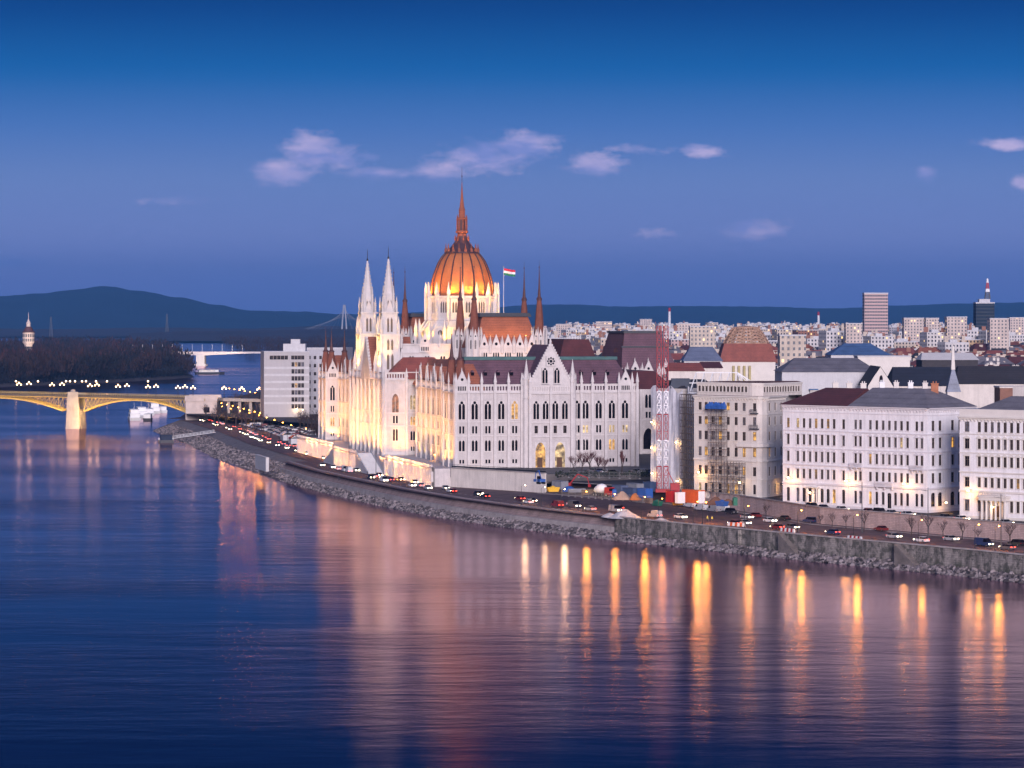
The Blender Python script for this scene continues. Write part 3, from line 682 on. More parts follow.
# river terrace: arcaded base, loggia and the two ramps of stairs
t = MB(); zb = 5.75 - PO[2]
t.prism([(-7.5, -2), (1, -2), (1, 0), (6, 20), (10, 110), (10, 160), (6, 250), (0, 272), (-7.5, 272)], zb, -.305, 0); 
TB = t.build('terrace', STONE, PAL)
def arc(x, ya, yb, zt, nm='arcade'):
    a = MB(); L = yb - ya; n = int(L / 2.6); st = L / n
    wall(a, (x, yb), (x, ya), zb, zt, [(st * (k + .25), st * (k + .75), zb + 1.6, zt - 1.5) for k in range(n)], .8)
    a.face([(x + .8, yb, zb), (x + .8, ya, zb), (x + .8, ya, zt), (x + .8, yb, zt)]); a.face([(x, yb, zt), (x, ya, zt), (x + 1.2, ya, zt), (x + 1.2, yb, zt)])
    a.box(x - .25, x - .003, ya, yb, zt - .8, zt - .3)
    for k in range(n + 1): a.box(x - .3, x - .003, ya + st * k - .25, ya + st * k + .25, zb, zt - .3); 
    for k in range(0, n + 1, 2): a.box(x - .3, x + .3, ya + st * k - .3, ya + st * k + .3, zt + .003, zt + .9)
    a.box(x, x + .25, ya, yb, zt + .6, zt + .85)
    for k in range(n * 3): a.box(x + .02, x + .2, ya + st * (k + .5) / 3 - .08, ya + st * (k + .5) / 3 + .08, zt + .003, zt + .6)
    a.build(nm, STONE2, PAL)
arc(-8.6, -2, 80, .2); arc(-8.6, 188, 272, .2); arc(-13.5, 112, 156, .3)
t = MB(); t.prism([(-12.6, 112), (-7.4, 112), (-7.4, 156), (-12.6, 156)], zb, .2); t.build('loggia', STONE, PAL)
for ya, yb in ((88, 112), (180, 156)):
    t = MB()
    x0, x1 = -13.2, -7.6
    n = 24
    for k in range(n):
        a = ya + (yb - ya) * k / n; b = ya + (yb - ya) * (k + 1) / n
        t.box(x0, x1, min(a, b), max(a, b), zb, zb + (0.2 - zb) * (k + 1) / n)
    for xx in (x0 - .4, x1 + .003):
        pts = [(xx, ya, zb), (xx, yb, zb), (xx, yb, 1.2), (xx, ya, zb + 1.0)]
        t.face(pts); t.face([(p[0] + .4, p[1], p[2]) for p in pts][::-1]); t.face([(xx, ya, zb + 1), (xx, yb, 1.2), (xx + .4, yb, 1.2), (xx + .4, ya, zb + 1)])
    t.build('staircase', CONC, PAL)
# flag beside the dome
fx = pw(48.8, 134, 40.9)
FL = thing('flag_pole', 'thin flag pole with a waving red white and green flag beside the dome', 'flag', fx)
m = MB(); m.lathe(0, 0, [(.14, 0), (.07, 29.5), (.18, 29.6), (.18, 29.8), (.02, 30)], 6); m.build('pole', STEEL, FL)
m = MB(); n = 10
for i in range(n):
    for j, mi in ((0, 0), (1, 1), (2, 2)):
        def q(k, r): return (.1 + 4.4 * k / n, .35 * math.sin(k * .9), 29.0 - r * .85 - .07 * k + .06 * math.sin(k * .8))
        m.face([q(i, j + 1), q(i + 1, j + 1), q(i + 1, j), q(i, j)], mi)
        m.face([(x, y + .04, z) for x, y, z in (q(i, j), q(i + 1, j), q(i + 1, j + 1), q(i, j + 1))], mi)
m.build('flag', [mat('flag_red', (.55, .03, .05)), mat('flag_white', (.8, .8, .8)), mat('flag_green', (.03, .2, .1))], FL)
# ================================================================ setting: river, banks, quay, streets, island ground, hills
EDGE = [(700, 150), (350, 420)] ; EDGE = [(232, 560), (180, 636), (135.7, 704.8)] + [gp(x, y) for x, y in ((1024, 583), (960, 575.8), (890, 568.8), (820, 562), (730, 552.5), (640, 543), (570, 534.8), (500, 526), (440, 517), (390, 507.5), (340, 496), (300, 486), (255, 471), (215, 457), (190, 444), (152, 430))]
EDGE += [(-196, 1765), (-205, 1900), (-212, 2150), (-205, 2500), (-250, 3200), (-330, 4050), (-420, 5200), (-560, 7400), (-640, 9000)]
def offset(pl, d):                                       # shift a polyline to its land side
    out = []
    for i, p in enumerate(pl):
        a = pl[max(0, i - 1)]; b = pl[min(len(pl) - 1, i + 1)]
        tx, ty = b[0] - a[0], b[1] - a[1]; L = math.hypot(tx, ty); out.append((p[0] + ty / L * d, p[1] - tx / L * d))
    return out
def resample(pl, st):
    out = []
    for a, b in zip(pl[:-1], pl[1:]):
        n = max(1, int(math.hypot(b[0] - a[0], b[1] - a[1]) / st))
        for k in range(n): out.append((a[0] + (b[0] - a[0]) * k / n, a[1] + (b[1] - a[1]) * k / n))
    return out + [pl[-1]]
def ribbon(mb, A, zA, B, zB, mi=0):
    for i in range(len(A) - 1):
        mb.face([(*A[i], zA), (*A[i + 1], zA), (*B[i + 1], zB), (*B[i], zB)][::-1], mi)
# water: mirror streaks come from real lamps and the floodlit front
m = bpy.data.materials.new('river_water'); m.use_nodes = True; m.node_tree.nodes.clear(); t = NT(m.node_tree); o = t.n('ShaderNodeOutputMaterial')
geo = t.n('ShaderNodeNewGeometry'); P = geo.outputs['Position']
w1 = t.noise(t.mapping(P, (.045, .12, 1)), 1.0, 4, .55); w2 = t.noise(t.mapping(P, (.25, .40, 1)), 1.0, 3); w3 = t.noise(t.mapping(P, (.0045, .013, 1)), 1.0, 5)
gust = t.ramp(w3, [(.38, .35), (.62, 1.35)])
h = t.math('MULTIPLY', t.math('ADD', t.math('MULTIPLY', w1, .34), t.math('MULTIPLY', w2, .09)), gust)
bp = t.n('ShaderNodeBump'); bp.inputs['Strength'].default_value = 1.0; bp.inputs['Distance'].default_value = WAVE; t.l(h, bp.inputs['Height'])
gl = t.n('ShaderNodeBsdfGlossy', distribution='BECKMANN'); gl.inputs['Color'].default_value = (1.0, .78, .86, 1); t.l(bp.outputs[0], gl.inputs['Normal']); t.l(t.ramp(w3, [(.35, .135), (.65, .215)]), gl.inputs['Roughness'])
df = t.n('ShaderNodeBsdfDiffuse'); df.inputs['Color'].default_value = (.0, .005, .028, 1)
fr = t.n('ShaderNodeFresnel'); fr.inputs['IOR'].default_value = 1.42; t.l(bp.outputs[0], fr.inputs['Normal'])
mx = t.n('ShaderNodeMixShader'); t.l(fr.outputs[0], mx.inputs[0]); t.l(df.outputs[0], mx.inputs[1]); t.l(gl.outputs[0], mx.inputs[2]); t.l(mx.outputs[0], o.inputs[0])
WATER = m
w = MB()
w.face([(-6000, -60, 0), (1200, -60, 0), (1200, 12500, 0), (-6000, 12500, 0)])
tag(w.build('river_water', WATER), kind='structure')
QZ, UZ, PZ = 5.8, 9.5, 12.25
m, t, b, o = new_mat('gap_shaded_riprap'); geo = t.n('ShaderNodeNewGeometry'); v = t.n('ShaderNodeTexVoronoi'); v.inputs['Scale'].default_value = .9; t.l(geo.outputs['Position'], v.inputs['Vector']); sp = t.n('ShaderNodeSeparateColor'); t.l(v.outputs['Color'], sp.inputs[0])
t.l(t.ramp(t.math('ADD', t.math('MULTIPLY', sp.outputs[0], .7), t.math('MULTIPLY', t.noise(geo.outputs['Position'], 1.6, 3), .4)), [(.15, (.012, .010, .012)), (.5, (.11, .09, .09)), (.95, (.33, .28, .28))]), b.inputs['Base Color']); b.inputs['Roughness'].default_value = .85; RIP = m  # random stone tones; the near-black cells paint the shaded gaps between stones
QUAYM = mat('quay_asphalt', (.135, .078, .072), .8, .6, .22, fine=.9)
PAVE = mat('pinkish_paving', (.20, .14, .125), .85, .3, .2, fine=1.0)
UPM = mat('street_asphalt', (.055, .048, .048), .8, .3, .15, fine=1.5)
LAND = mat('city_ground', (.06, .055, .055), .9, .4, .05)
EARTH = mat('bare_earth', (.12, .085, .07), .95, .4, .25, fine=1.2)
SETT = tiles('sloped_stone_setts', (.30, .215, .20), .85, .5, .3, .35)
def coursed(name, col, bw=1.6, bh=.55, streak=.6, moss=.0):
    m, t, b, o = new_mat(name); geo = t.n('ShaderNodeNewGeometry'); P = geo.outputs['Position']; sp = t.n('ShaderNodeSeparateXYZ'); t.l(P, sp.inputs[0])
    cv = t.n('ShaderNodeCombineXYZ'); t.l(t.math('SUBTRACT', t.math('MULTIPLY', sp.outputs[0], .55), t.math('MULTIPLY', sp.outputs[1], .84)), cv.inputs[0]); t.l(sp.outputs[2], cv.inputs[1])
    br = t.n('ShaderNodeTexBrick'); br.inputs['Scale'].default_value = 1.0; br.inputs['Brick Width'].default_value = bw; br.inputs['Row Height'].default_value = bh; br.inputs['Mortar Size'].default_value = .04
    br.inputs['Color1'].default_value = (*[c * 1.08 for c in col], 1); br.inputs['Color2'].default_value = (*[c * .88 for c in col], 1); br.inputs['Mortar'].default_value = (*[c * .62 for c in col], 1); t.l(cv.outputs[0], br.inputs['Vector'])
    st = t.noise(t.mapping(P, (.5, .5, .06)), 1.0, 5, .65); bl = t.noise(P, .16, 5, .6)
    c = t.mix(t.math('MULTIPLY', t.ramp(st, [(.42, 0.0), (.62, 1.0)]), streak), br.outputs['Color'], tuple(x * .22 for x in col))
    low = t.math('MULTIPLY', t.ramp(t.math('ADD', t.math('MULTIPLY', sp.outputs[2], -.16), t.math('ADD', bl, .36)), [(.45, 0.0), (.7, 1.0)]), moss)
    bt = t.noise(P, .55, 6, .7); c = t.mix(t.math('MULTIPLY', t.ramp(bt, [(.47, 0.0), (.58, 1.0)]), moss), c, (.035, .036, .026)); c = t.mix(low, c, (.045, .050, .032)); t.l(c, b.inputs['Base Color']); b.inputs['Roughness'].default_value = .9
    MATS[name] = m; return m
DIRTY = coursed('stained_quay_stone', (.31, .27, .245), streak=.8, moss=.75) if True else mat('stained_quay_stone', (.30, .265, .24), .9, .35, .25, streak=.75, fine=1.3, bump=.4)
PALEQ = mat('pale_quay_stone', (.40, .35, .33), .9, .3, .25, streak=.4, fine=1.3)
RETW = coursed('retaining_wall_stone', (.52, .39, .36), 1.2, .45, .3)
EDG = resample(EDGE, 14); i0 = 0
O4, O6, O7, O8, O9, O10 = (offset(EDG, d) for d in (3.2, 3.6, 4.6, 7.0, 7.6, 8.2))
isplit = min(range(len(EDG)), key=lambda i: abs(EDG[i][1] - 868))
iend = min(range(len(EDG)), key=lambda i: abs(EDG[i][1] - 1720))
icurve = min(range(len(EDG)), key=lambda i: abs(EDG[i][1] - 1215))
# near quay wall: upright stained stone; farther on: sloped setts over a pale foot wall; farthest: a rough sloped bank
nq = MB(); a, e = 0, isplit + 1
ribbon(nq, O4[a:e], -.5, O6[a:e], 6.15); ribbon(nq, O6[a:e], 6.15, O7[a:e], 6.15); ribbon(nq, O7[a:e], 6.15, O7[a:e], QZ - .2)
ob = tag(nq.build('quay_wall', DIRTY), 'upright river wall of dark stained mossy stone under the near quay', 'wall')
cp = MB()
for i in range(a, e - 1): cp.bar((*O6[i], 6.5), (*O6[i + 1], 6.5), .7, .35)
cp.build('coping', PALEQ, ob)
for i in range(a + 2, e - 1, 3):
    k = MB(); p = O4[i]; k.box(p[0] - .5, p[0] + .5, p[1] - .3, p[1] + .5, -.5, 5.9); k.build('pilaster', DIRTY, ob)
for px, py in ((727, 548), (894, 556)):                   # inset diagonal stairs
    x, y = gp(px, py, 3.0); i = min(range(a, e - 1), key=lambda i: (O4[i][0] - x) ** 2 + (O4[i][1] - y) ** 2)
    p, q = Vector((*O4[i], 0)), Vector((*O4[i + 1], 0)); d = (q - p).normalized(); n = Vector((-d.y, d.x, 0)); st = MB()
    for k in range(16):
        c0 = p - d * (k * .55) + n * .1
        pts = [c0, c0 - d * .56, c0 - d * .56 + n * 1.8, c0 + n * 1.8]
        st.prism([(v.x, v.y) for v in pts][::1], -.5, .6 + (15 - k) * .37, 0, True, True)
    st.build('river_stair', mat('dark_wet_stone', (.16, .135, .125), .9, .4, .6), ob)
fq = MB(); a, e = isplit, icurve + 1
ribbon(fq, O4[a:e], -.5, O6[a:e], 3.2, 1); ribbon(fq, O6[a:e], 3.2, O7[a:e], 3.25, 1); ribbon(fq, O7[a:e], 3.25, O8[a:e], 6.1, 0); ribbon(fq, O8[a:e], 6.1, O9[a:e], 6.1, 1); ribbon(fq, O9[a:e], 6.1, O9[a:e], QZ - .2, 1)
tag(fq.build('quay_wall', [SETT, PALEQ]), 'sloped stone sett embankment with pale foot wall along the palace', 'wall')
sb = MB(); a, e = icurve, iend + 1
bb = [offset(EDG, d)[a:e] for d in (2, 9, 16)]
ribbon(sb, EDG[a:e], -.4, bb[1], 3.2, 0); ribbon(sb, bb[1], 3.2, bb[2], QZ - .05, 0)
tag(sb.build('river_bank', mat('stony_bank', (.19, .16, .15), .95, .5, .4, fine=1.0)), kind='structure')
# quay surface and streets
qs = MB(); Q = offset(EDG, 4.2)
ins = offset(EDG, 95.0)
for i in range(len(Q) - 1):
    if Q[i][1] > 1900: break
    w2_ = 15.5 if icurve <= i <= iend else 4.4
    A0 = offset(EDG, w2_)
    qs.face([(*A0[i], QZ), (*ins[i], QZ), (*ins[i + 1], QZ), (*A0[i + 1], QZ)])
tag(qs.build('quay', QUAYM), kind='structure')
# retaining wall of the upper street, then the palace terrace wall: foot points read from the photograph
RET = [(228, 655), (176, 727), gp(1100, 550, QZ), gp(1024, 542.5, QZ), gp(920, 533, QZ), gp(820, 524, QZ), gp(740, 511, QZ), gp(690, 505, QZ), gp(640, 500, QZ), gp(590, 496, QZ), gp(545, 493, QZ)]
pcor = pw(-2.0, -3.0, 0)
PTER = [RET[-1], gp(500, 490, QZ), (pcor[0], pcor[1])]
def upright(pl, z0, z1, thick, mats, name, label, par=1.0, cat='wall'):
    o = offset(pl, thick); w = MB(); ribbon(w, pl, z0, pl, z1 + par); ribbon(w, pl, z1 + par, o, z1 + par); ribbon(w, o, z1 + par, o, z1 - .1)
    e0 = [(*pl[0], z0), (*o[0], z0), (*o[0], z1 + par), (*pl[0], z1 + par)]; w.face(e0); w.face([(*pl[-1], z0), (*pl[-1], z1 + par), (*o[-1], z1 + par), (*o[-1], z0)])
    ob = w.build(name, mats); tag(ob, label, cat)
    c = MB()
    for a, b in zip(pl[:-1], pl[1:]): c.bar((*a, z1 + par + .22), (*b, z1 + par + .22), .7, .22)
    c.build('coping', PALEQ, ob); return ob
upright(resample(RET[:8], 12), QZ - .2, UZ, .6, RETW, 'retaining_wall', 'long pinkish retaining wall between the lower quay and the upper street', .9)
rb = MB(); pl = resample(RET[7:], 10); o1 = offset(pl, 1.5); o2 = offset(pl, 7)
ribbon(rb, pl, QZ - .1, o1, QZ + 1.2); ribbon(rb, o1, QZ + 1.2, o2, UZ - .1)
tag(rb.build('earth_bank', EARTH), kind='structure')
tw = upright(resample(PTER, 12), QZ - .2, PZ - .2, .7, CREAM, 'terrace_wall', 'tall beige terrace wall with a black railing at the south corner of the palace', .1)
rl = MB(); pl = resample(PTER, 3); o = offset(pl, .35)
for p in o: rl.tube((*p, PZ - .1), (*p, PZ + 1.15), .06, .06, 4)
for a, b2 in zip(o[:-1], o[1:]): rl.bar((*a, PZ + 1.2), (*b2, PZ + 1.2), .12, .1); rl.bar((*a, PZ + .75), (*b2, PZ + .75), .1, .5)
rl.build('railing', BLACK, tw)
# upper ground sheet (street level) and the palace plateau
us = MB(); P2 = offset(RET, .5)
poly = P2 + [(P2[-1][0] - 3, P2[-1][1] + 6)]
far = [(p[0] + 420, p[1] + 500) for p in poly]
for i in range(len(poly) - 1): us.face([(*poly[i], UZ - .02), (*far[i], UZ - .02), (*far[i + 1], UZ - .02), (*poly[i + 1], UZ - .02)])
tag(us.build('upper_street', UPM), kind='structure')
pp = [pw(-2, -3, 0)[:2]] + [offset(PTER, .5)[1], offset(PTER, .5)[0], (RET[-1][0] + 30, RET[-1][1] + 12), (90, 985), pw(140, 10, 0)[:2], pw(140, 300, 0)[:2], pw(-2, 300, 0)[:2], pw(-2, 100, 0)[:2]]
pl_ = MB(); pl_.prism(pp[::1] if False else pp, UZ - .5, PZ - .35, 0); tag(pl_.build('palace_plaza', mat('plaza_paving', (.13, .115, .11), .85, .3, .2)), kind='structure')
cg = MB(); cg.face([(-196 + 14, 1700, UZ - .05), (60, 1240, UZ - .05), (700, 1180, UZ - .05), (2600, 1300, UZ - .05), (3200, 12000, UZ - .05), (-600, 12000, UZ - .05), (-400, 5200, UZ - .05), (-310, 4050, UZ - .05), (-225, 3200, UZ - .05), (-180, 2500, UZ - .05), (-190, 1900, UZ - .05)])
cg.face([(150, 900, UZ - .06), (900, 700, UZ - .06), (2600, 1300, UZ - .06), (700, 1180, UZ - .06), (60, 1240, UZ - .06)])
tag(cg.build('city_ground', LAND), kind='structure')
# kerbs and painted lane lines on the quay road and the upper street
lm = mat('road_paint', (.55, .53, .5), .7, .2, 1)
ln = MB(); c = offset(EDG, 15)
for i in range(0, icurve - 2):
    p, q = Vector((*c[i], QZ + .008)), Vector((*c[i + 1], QZ + .008))
    for k in range(3):
        a, b2 = p.lerp(q, k / 3), p.lerp(q, k / 3 + .15); d = (q - p).normalized(); n = Vector((-d.y, d.x, 0)) * .1
        ln.face([a - n, b2 - n, b2 + n, a + n][::-1])
tag(ln.build('lane_markings', lm), kind='structure')
kb = MB(); c = offset(RET, -3.2)
for a, b2 in zip(c[:-1], c[1:]): kb.bar((*a, QZ + .14), (*b2, QZ + .14), .3, .2)
c2 = offset(RET, 3.0)
for a, b2 in zip(c2[:-1], c2[1:]): kb.bar((*a, UZ + .13), (*b2, UZ + .13), .3, .2)
tag(kb.build('kerb', PALEQ), kind='structure')
sw = MB(); ribbon(sw, offset(RET, -3.0), QZ + .12, offset(RET, -.02), QZ + .12); tag(sw.build('pavement', PAVE), kind='structure')
# riprap: thousands of angular stones at the water's edge
rr = MB(); random.seed(3)
def rock(mb, x, y, z, r):
    n = 5; a0 = R() * 6; b = len(mb.v)
    lo = [(x + r * ru(.8, 1.2) * math.cos(a0 + k * 1.2566), y + r * ru(.8, 1.2) * math.sin(a0 + k * 1.2566), z - r * .3) for k in range(n)]
    hi = [(x + r * ru(.4, .8) * math.cos(a0 + k * 1.2566), y + r * ru(.4, .8) * math.sin(a0 + k * 1.2566), z + r * ru(.35, .8)) for k in range(n)]
    mb.v.extend(lo + hi)
    for k in range(n): k2 = (k + 1) % n; mb.f.append((b + k, b + k2, b + n + k2, b + n + k)); mb.m.append(0)
    mb.f.append(tuple(range(b + n, b + 2 * n))); mb.m.append(0)
for i in range(len(EDG) - 1):
    if EDG[i][1] > 1700 or EDG[i][1] < 640: continue
    n = 150 if EDG[i][1] < 1000 else 80
    for k in range(n):
        t_ = R(); s_ = R(); wd = 3.3 if i < icurve else 10
        p = (EDG[i][0] + (EDG[i + 1][0] - EDG[i][0]) * t_, EDG[i][1] + (EDG[i + 1][1] - EDG[i][1]) * t_)
        q = offset([EDG[i], EDG[i + 1]], 1.0); nx, ny = q[0][0] - EDG[i][0], q[0][1] - EDG[i][1]
        d = -1.2 + s_ * (wd + 1.0); z = max(-.2, (d + .6) * (.42 if i < icurve else .33)) + ru(-.1, .2)
        rock(rr, p[0] + nx * d, p[1] + ny * d, z, ru(.35, .85))
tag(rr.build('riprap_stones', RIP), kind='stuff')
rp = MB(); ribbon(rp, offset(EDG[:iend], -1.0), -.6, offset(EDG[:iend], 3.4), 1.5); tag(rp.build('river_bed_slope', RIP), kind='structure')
# far hills and forest ridges: real ridges kilometres away
HILL = mat('haze_blue_forest', (.012, .040, .075), .95, .3, .002, fine=.01)  # blue base colour paints part of the distance haze onto the forest
def ridge(Y, pts, depth, name, m=HILL):
    g = MB(); pl = []
    for (x0, y0), (x1, y1) in zip(pts[:-1], pts[1:]):
        n = max(1, int((x1 - x0) / 5))
        for k in range(n):
            t_ = k / n; t2 = t_ * t_ * (3 - 2 * t_)
            pl.append((x0 + (x1 - x0) * t_, y0 + (y1 - y0) * t2 + .5 * (math.sin(x0 * .3 + k * 1.7) * .4 + ru(-.25, .25))))
    pl.append(pts[-1]); rows = []
    for f, zf in ((-1, 0), (-.6, .35), (-.25, .8), (0, 1), (.5, .7), (1, 0)):
        rows.append([(xat(px, Y) * (1 + f * depth / Y), Y + f * depth, 5 + (zat(py, Y) - 5) * zf * (1 + .03 * math.sin(px * .05 + f * 9) * (f != 0))) for px, py in pl])
    for a, b2 in zip(rows[:-1], rows[1:]):
        for i in range(len(a) - 1): g.face([a[i], a[i + 1], b2[i + 1], b2[i]])
    tag(g.build(name, m, None, True), kind='structure')
ridge(15500, [(-260, 312), (-140, 302), (-40, 297), (0, 296), (40, 293.5), (70, 290), (105, 286), (140, 291), (180, 297.5), (215, 304.5), (250, 310.5), (300, 311.5), (340, 314), (420, 315), (520, 317)], 2600, 'hills')
ridge(17500, [(380, 314), (470, 309), (540, 304.5), (575, 304.5), (620, 306.5), (690, 306), (760, 306.5), (830, 308.5), (900, 305.5), (960, 303.5), (1024, 302.5), (1120, 301), (1260, 305), (1400, 312)], 2800, 'hills')
ridge(10500, [(-200, 327), (-60, 328), (60, 329), (160, 327.5), (240, 328.5), (330, 326), (430, 328), (560, 326)], 900, 'forest_ridge', mat('far_woodland', (.05, .038, .045), .95, .4, .01))
ridge(8200, [(130, 333), (200, 331), (260, 330.5), (330, 329), (420, 330)], 500, 'forest_ridge', mat('far_woodland', (.05, .038, .045)))
fb = MB(); fb.face([(-6000, 9300, .6), (3200, 9300, .6), (6000, 21000, 4), (-9000, 21000, 4)]); tag(fb.build('far_plain', mat('far_fields', (.05, .048, .05), .95, .3, .003)), kind='structure')
# river island: low ground with a muddy rim
ISL = [(-338, 3255), (-352, 3150), (-400, 2960), (-470, 2790), (-560, 2700), (-760, 2650), (-1100, 2700), (-1300, 3200), (-1250, 5200), (-860, 6200), (-640, 5600), (-512, 4700), (-424, 3900), (-362, 3420)]
ig = MB(); ig.frus(ISL[::-1], -.5, [( -700 + (x + 700) * .985, 4000 + (y - 4000) * .985) for x, y in ISL[::-1]], 2.4); ig.f[-1] = ig.f[-1]
tag(ig.build('island_ground', mat('island_mud', (.07, .055, .05), .95, .4, .05)), kind='structure')
# ================================================================ the row of houses on the upper street and the roofs behind them
class Bld:
    def __init__(s, name, label, cat, loc, wallm, trim, group=None):
        s.o = thing(name, label, cat, (loc[0], loc[1], loc[2]), 0, group); s.L = loc; s.w = MB(); s.t = MB(); s.wm = wallm; s.tm = trim; s.n = 0
    def lp(s, p): return (p[0] - s.L[0], p[1] - s.L[1])
    def front(s, p0, p1, z0, z1, wins, rev=.3, bands=(), cornice=.8, rust=0):
        """wins: (s, z, kind, w, h, pane)"""
        p0, p1 = s.lp(p0), s.lp(p1); L = math.hypot(p1[0] - p0[0], p1[1] - p0[1]); dx, dy = (p1[0] - p0[0]) / L, (p1[1] - p0[1]) / L
        rects = []
        for (a, z, kind, w, h, pane) in wins:
            if a - w / 2 < .05 or a + w / 2 > L - .05: continue
            rects.append((a - w / 2, a + w / 2, z, z + h))
            if s.n < 99: put_window(s.o, kind, p0, p1, a, z, w, h, rev, s.tm, pane); s.n += 1
            else:
                if not hasattr(s, 'mw'): s.mw, s.mp = MB(), MB()
                mass_window(s.mw, s.mp, kind, p0, p1, a, z, w, h, rev, s.tm, pane)
        wall(s.w, p0, p1, z0, z1, rects, rev)
        def bx(s0, s1, o, za, zb, i=.003):
            s.t.prism([(p0[0] + dx * a + dy * d, p0[1] + dy * a - dx * d) for a, d in ((s0, o), (s1, o), (s1, i), (s0, i))], za, zb, 0, True, True)
        for z, o, h in bands: bx(.02, L - .02, o, z, z + h)
        if cornice:
            bx(.01, L - .01, cornice, z1 - .35, z1 - .01); bx(.01, L - .01, cornice * .55, z1 - .8, z1 - .353)
            k = 0.6
            while k < L - .4: bx(k - .14, k + .14, cornice * .5, z1 - 1.25, z1 - .803); k += 1.1
        s.bx = bx
        return p0, p1
    def plain(s, p0, p1, z0, z1): wall(s.w, s.lp(p0), s.lp(p1), z0, z1)
    def done(s):
        s.w.build('wall', s.wm, s.o)
        if s.t.f: s.t.build('cornice', s.tm, s.o)
        if hasattr(s, 'mw'): tag(s.mw.build('window_tracery', [s.tm, FRAME_W], s.o), kind='stuff'); tag(s.mp.build('window_glass', GLASS, s.o), kind='stuff')
        return s.o
    def roof(s, pl, z0, pt, z1, m, name='roof', over=0):
        r = MB(); r.frus([s.lp(p) for p in pl], z0, [s.lp(p) for p in pt], z1); return r.build(name, m, s.o)
def along(p, q, t): return (p[0] + (q[0] - p[0]) * t, p[1] + (q[1] - p[1]) * t)
def unit(p, q): L = math.hypot(q[0] - p[0], q[1] - p[1]); return ((q[0] - p[0]) / L, (q[1] - p[1]) / L, L)
def perp_back(p, q, d): u = unit(p, q); return (-u[1] * d, u[0] * d)      # towards the inside of a front walked left to right
def px2t(px, p0, d):                                  # distance along a front at which a pixel column falls
    k = (px - CX) / F; return (k * p0[1] - p0[0]) / (d[0] - k * d[1])
random.seed(11)
def chim(b, x, y, z, h=2.2, w=.8, m=None):
    c = MB(); x, y = b.lp((x, y)); c.box(x - w, x + w, y - .4, y + .4, z, z + h, 0); c.box(x - w - .12, x + w + .12, y - .5, y + .5, z + h + .003, z + h + .25, 0)
    for k in (-.4, .4): c.lathe(x + k * w, y, [(.18, z + h + .25), (.15, z + h + .8)], 6, 0)
    c.build('chimney', m or CREAM_T, b.o)
A0 = (77.5, 874.0); DIR = (.716, -.698)
def fp(t): return (A0[0] + DIR[0] * t, A0[1] + DIR[1] * t)
BACK = (.698 * 15, .716 * 15)
def add(p, q): return (p[0] + q[0], p[1] + q[1])
def rndpane(pr=.06): return LITW if R() < pr else (LITP if R() < pr * .5 else (GLASSB if R() < .18 else GLASS))
# --- house A
tA = px2t(849.5, A0, DIR); b = Bld('town_house', 'white five storey river house with a dark maroon hipped roof', 'house', (*A0, UZ), STUCCO, STUCCO_T)
W_ = []
for px in (788.2, 797.8, 803.9, 810, 816, 822, 828, 834, 843.5):
    t_ = px2t(px, A0, DIR)
    for z, k, w, h in ((1.3, 'arch', 1.25, 4.0), (7.9, 'shelf', .98, 2.7), (12.7, 'hood', .98, 2.9), (17.5, 'shelf', .98, 2.9), (22.3, 'rect', .98, 2.7)): W_.append((t_, z, k, w, h, rndpane(.10)))
b.front(A0, fp(tA), -1, 28.8, W_, bands=((6.2, .35, .5), (11.6, .3, .35), (16.4, .2, .25), (21.4, .2, .25), (26.6, .15, .2), (-.5, .15, 1.2)))
pA = [A0, fp(tA - .05), add(fp(tA - .05), BACK), add(A0, BACK)]
b.plain(add(A0, BACK), A0, -1, 28.8); b.plain(fp(tA), add(fp(tA), BACK), -1, 28.8); b.plain(add(fp(tA), BACK), add(A0, BACK), -1, 28.8)
o9 = perp_back(A0, fp(tA), 1.0)
ov = [add(add(A0, (-DIR[0] * .8, -DIR[1] * .8)), (-o9[0], -o9[1])), add(fp(tA - .05), (-o9[0], -o9[1])), add(fp(tA - .05), BACK), add(A0, BACK)]
b.roof(ov, 28.81, [add(fp(9.5), (BACK[0] * .52, BACK[1] * .52)), add(fp(tA - .05), (BACK[0] * .52, BACK[1] * .52)), add(fp(tA - .05), (BACK[0] * .56, BACK[1] * .56)), add(fp(9.5), (BACK[0] * .56, BACK[1] * .56))], 33.6, ROOF_MR)
for k in (12, 17, 22): p = add(fp(k), (BACK[0] * .6, BACK[1] * .6)); chim(b, p[0], p[1], 32.2, 2.6)
b.done()
# portal lamp canopy of house A
# --- house B with its corner and side street front
B0 = fp(tA + .02); tB = px2t(927.5, A0, DIR); B1 = fp(tB); b = Bld('town_house', 'long white corner river house with a grey metal roof and a balcony over its door', 'house', (*B0, UZ), STUCCO, STUCCO_T)
W_ = []
for px in (855.5, 860.3, 870.2, 876.6, 883, 889.2, 895.3, 901.3, 907.4, 916.6, 921.8):
    t_ = px2t(px, A0, DIR) - tA
    for z, k, w, h in ((1.6, 'arch', 1.1, 3.6), (8.0, 'rect', .95, 2.6), (12.8, 'hood', .95, 2.8), (17.6, 'hood', .95, 2.8), (22.4, 'rect', .95, 2.6)):
        if k == 'arch' and px == 889.2: W_.append((t_, -.6, 'arch', 1.5, 5.6, GLASS)); continue
        pale = 880 < px < 898 and z > 12; W_.append((t_, z, k, w, h, GLASSB if pale else rndpane(.03)))
BD = ((6.3, .35, .5), (11.6, .3, .35), (16.4, .2, .25), (21.3, .25, .3), (26.6, .15, .2), (-.5, .15, 1.2))
b.front(B0, B1, -1, 28.8, W_, bands=BD)
SD = (-DIR[1], DIR[0]); sd = 22; B2 = (B1[0] + SD[0] * sd, B1[1] + SD[1] * sd); W_ = []
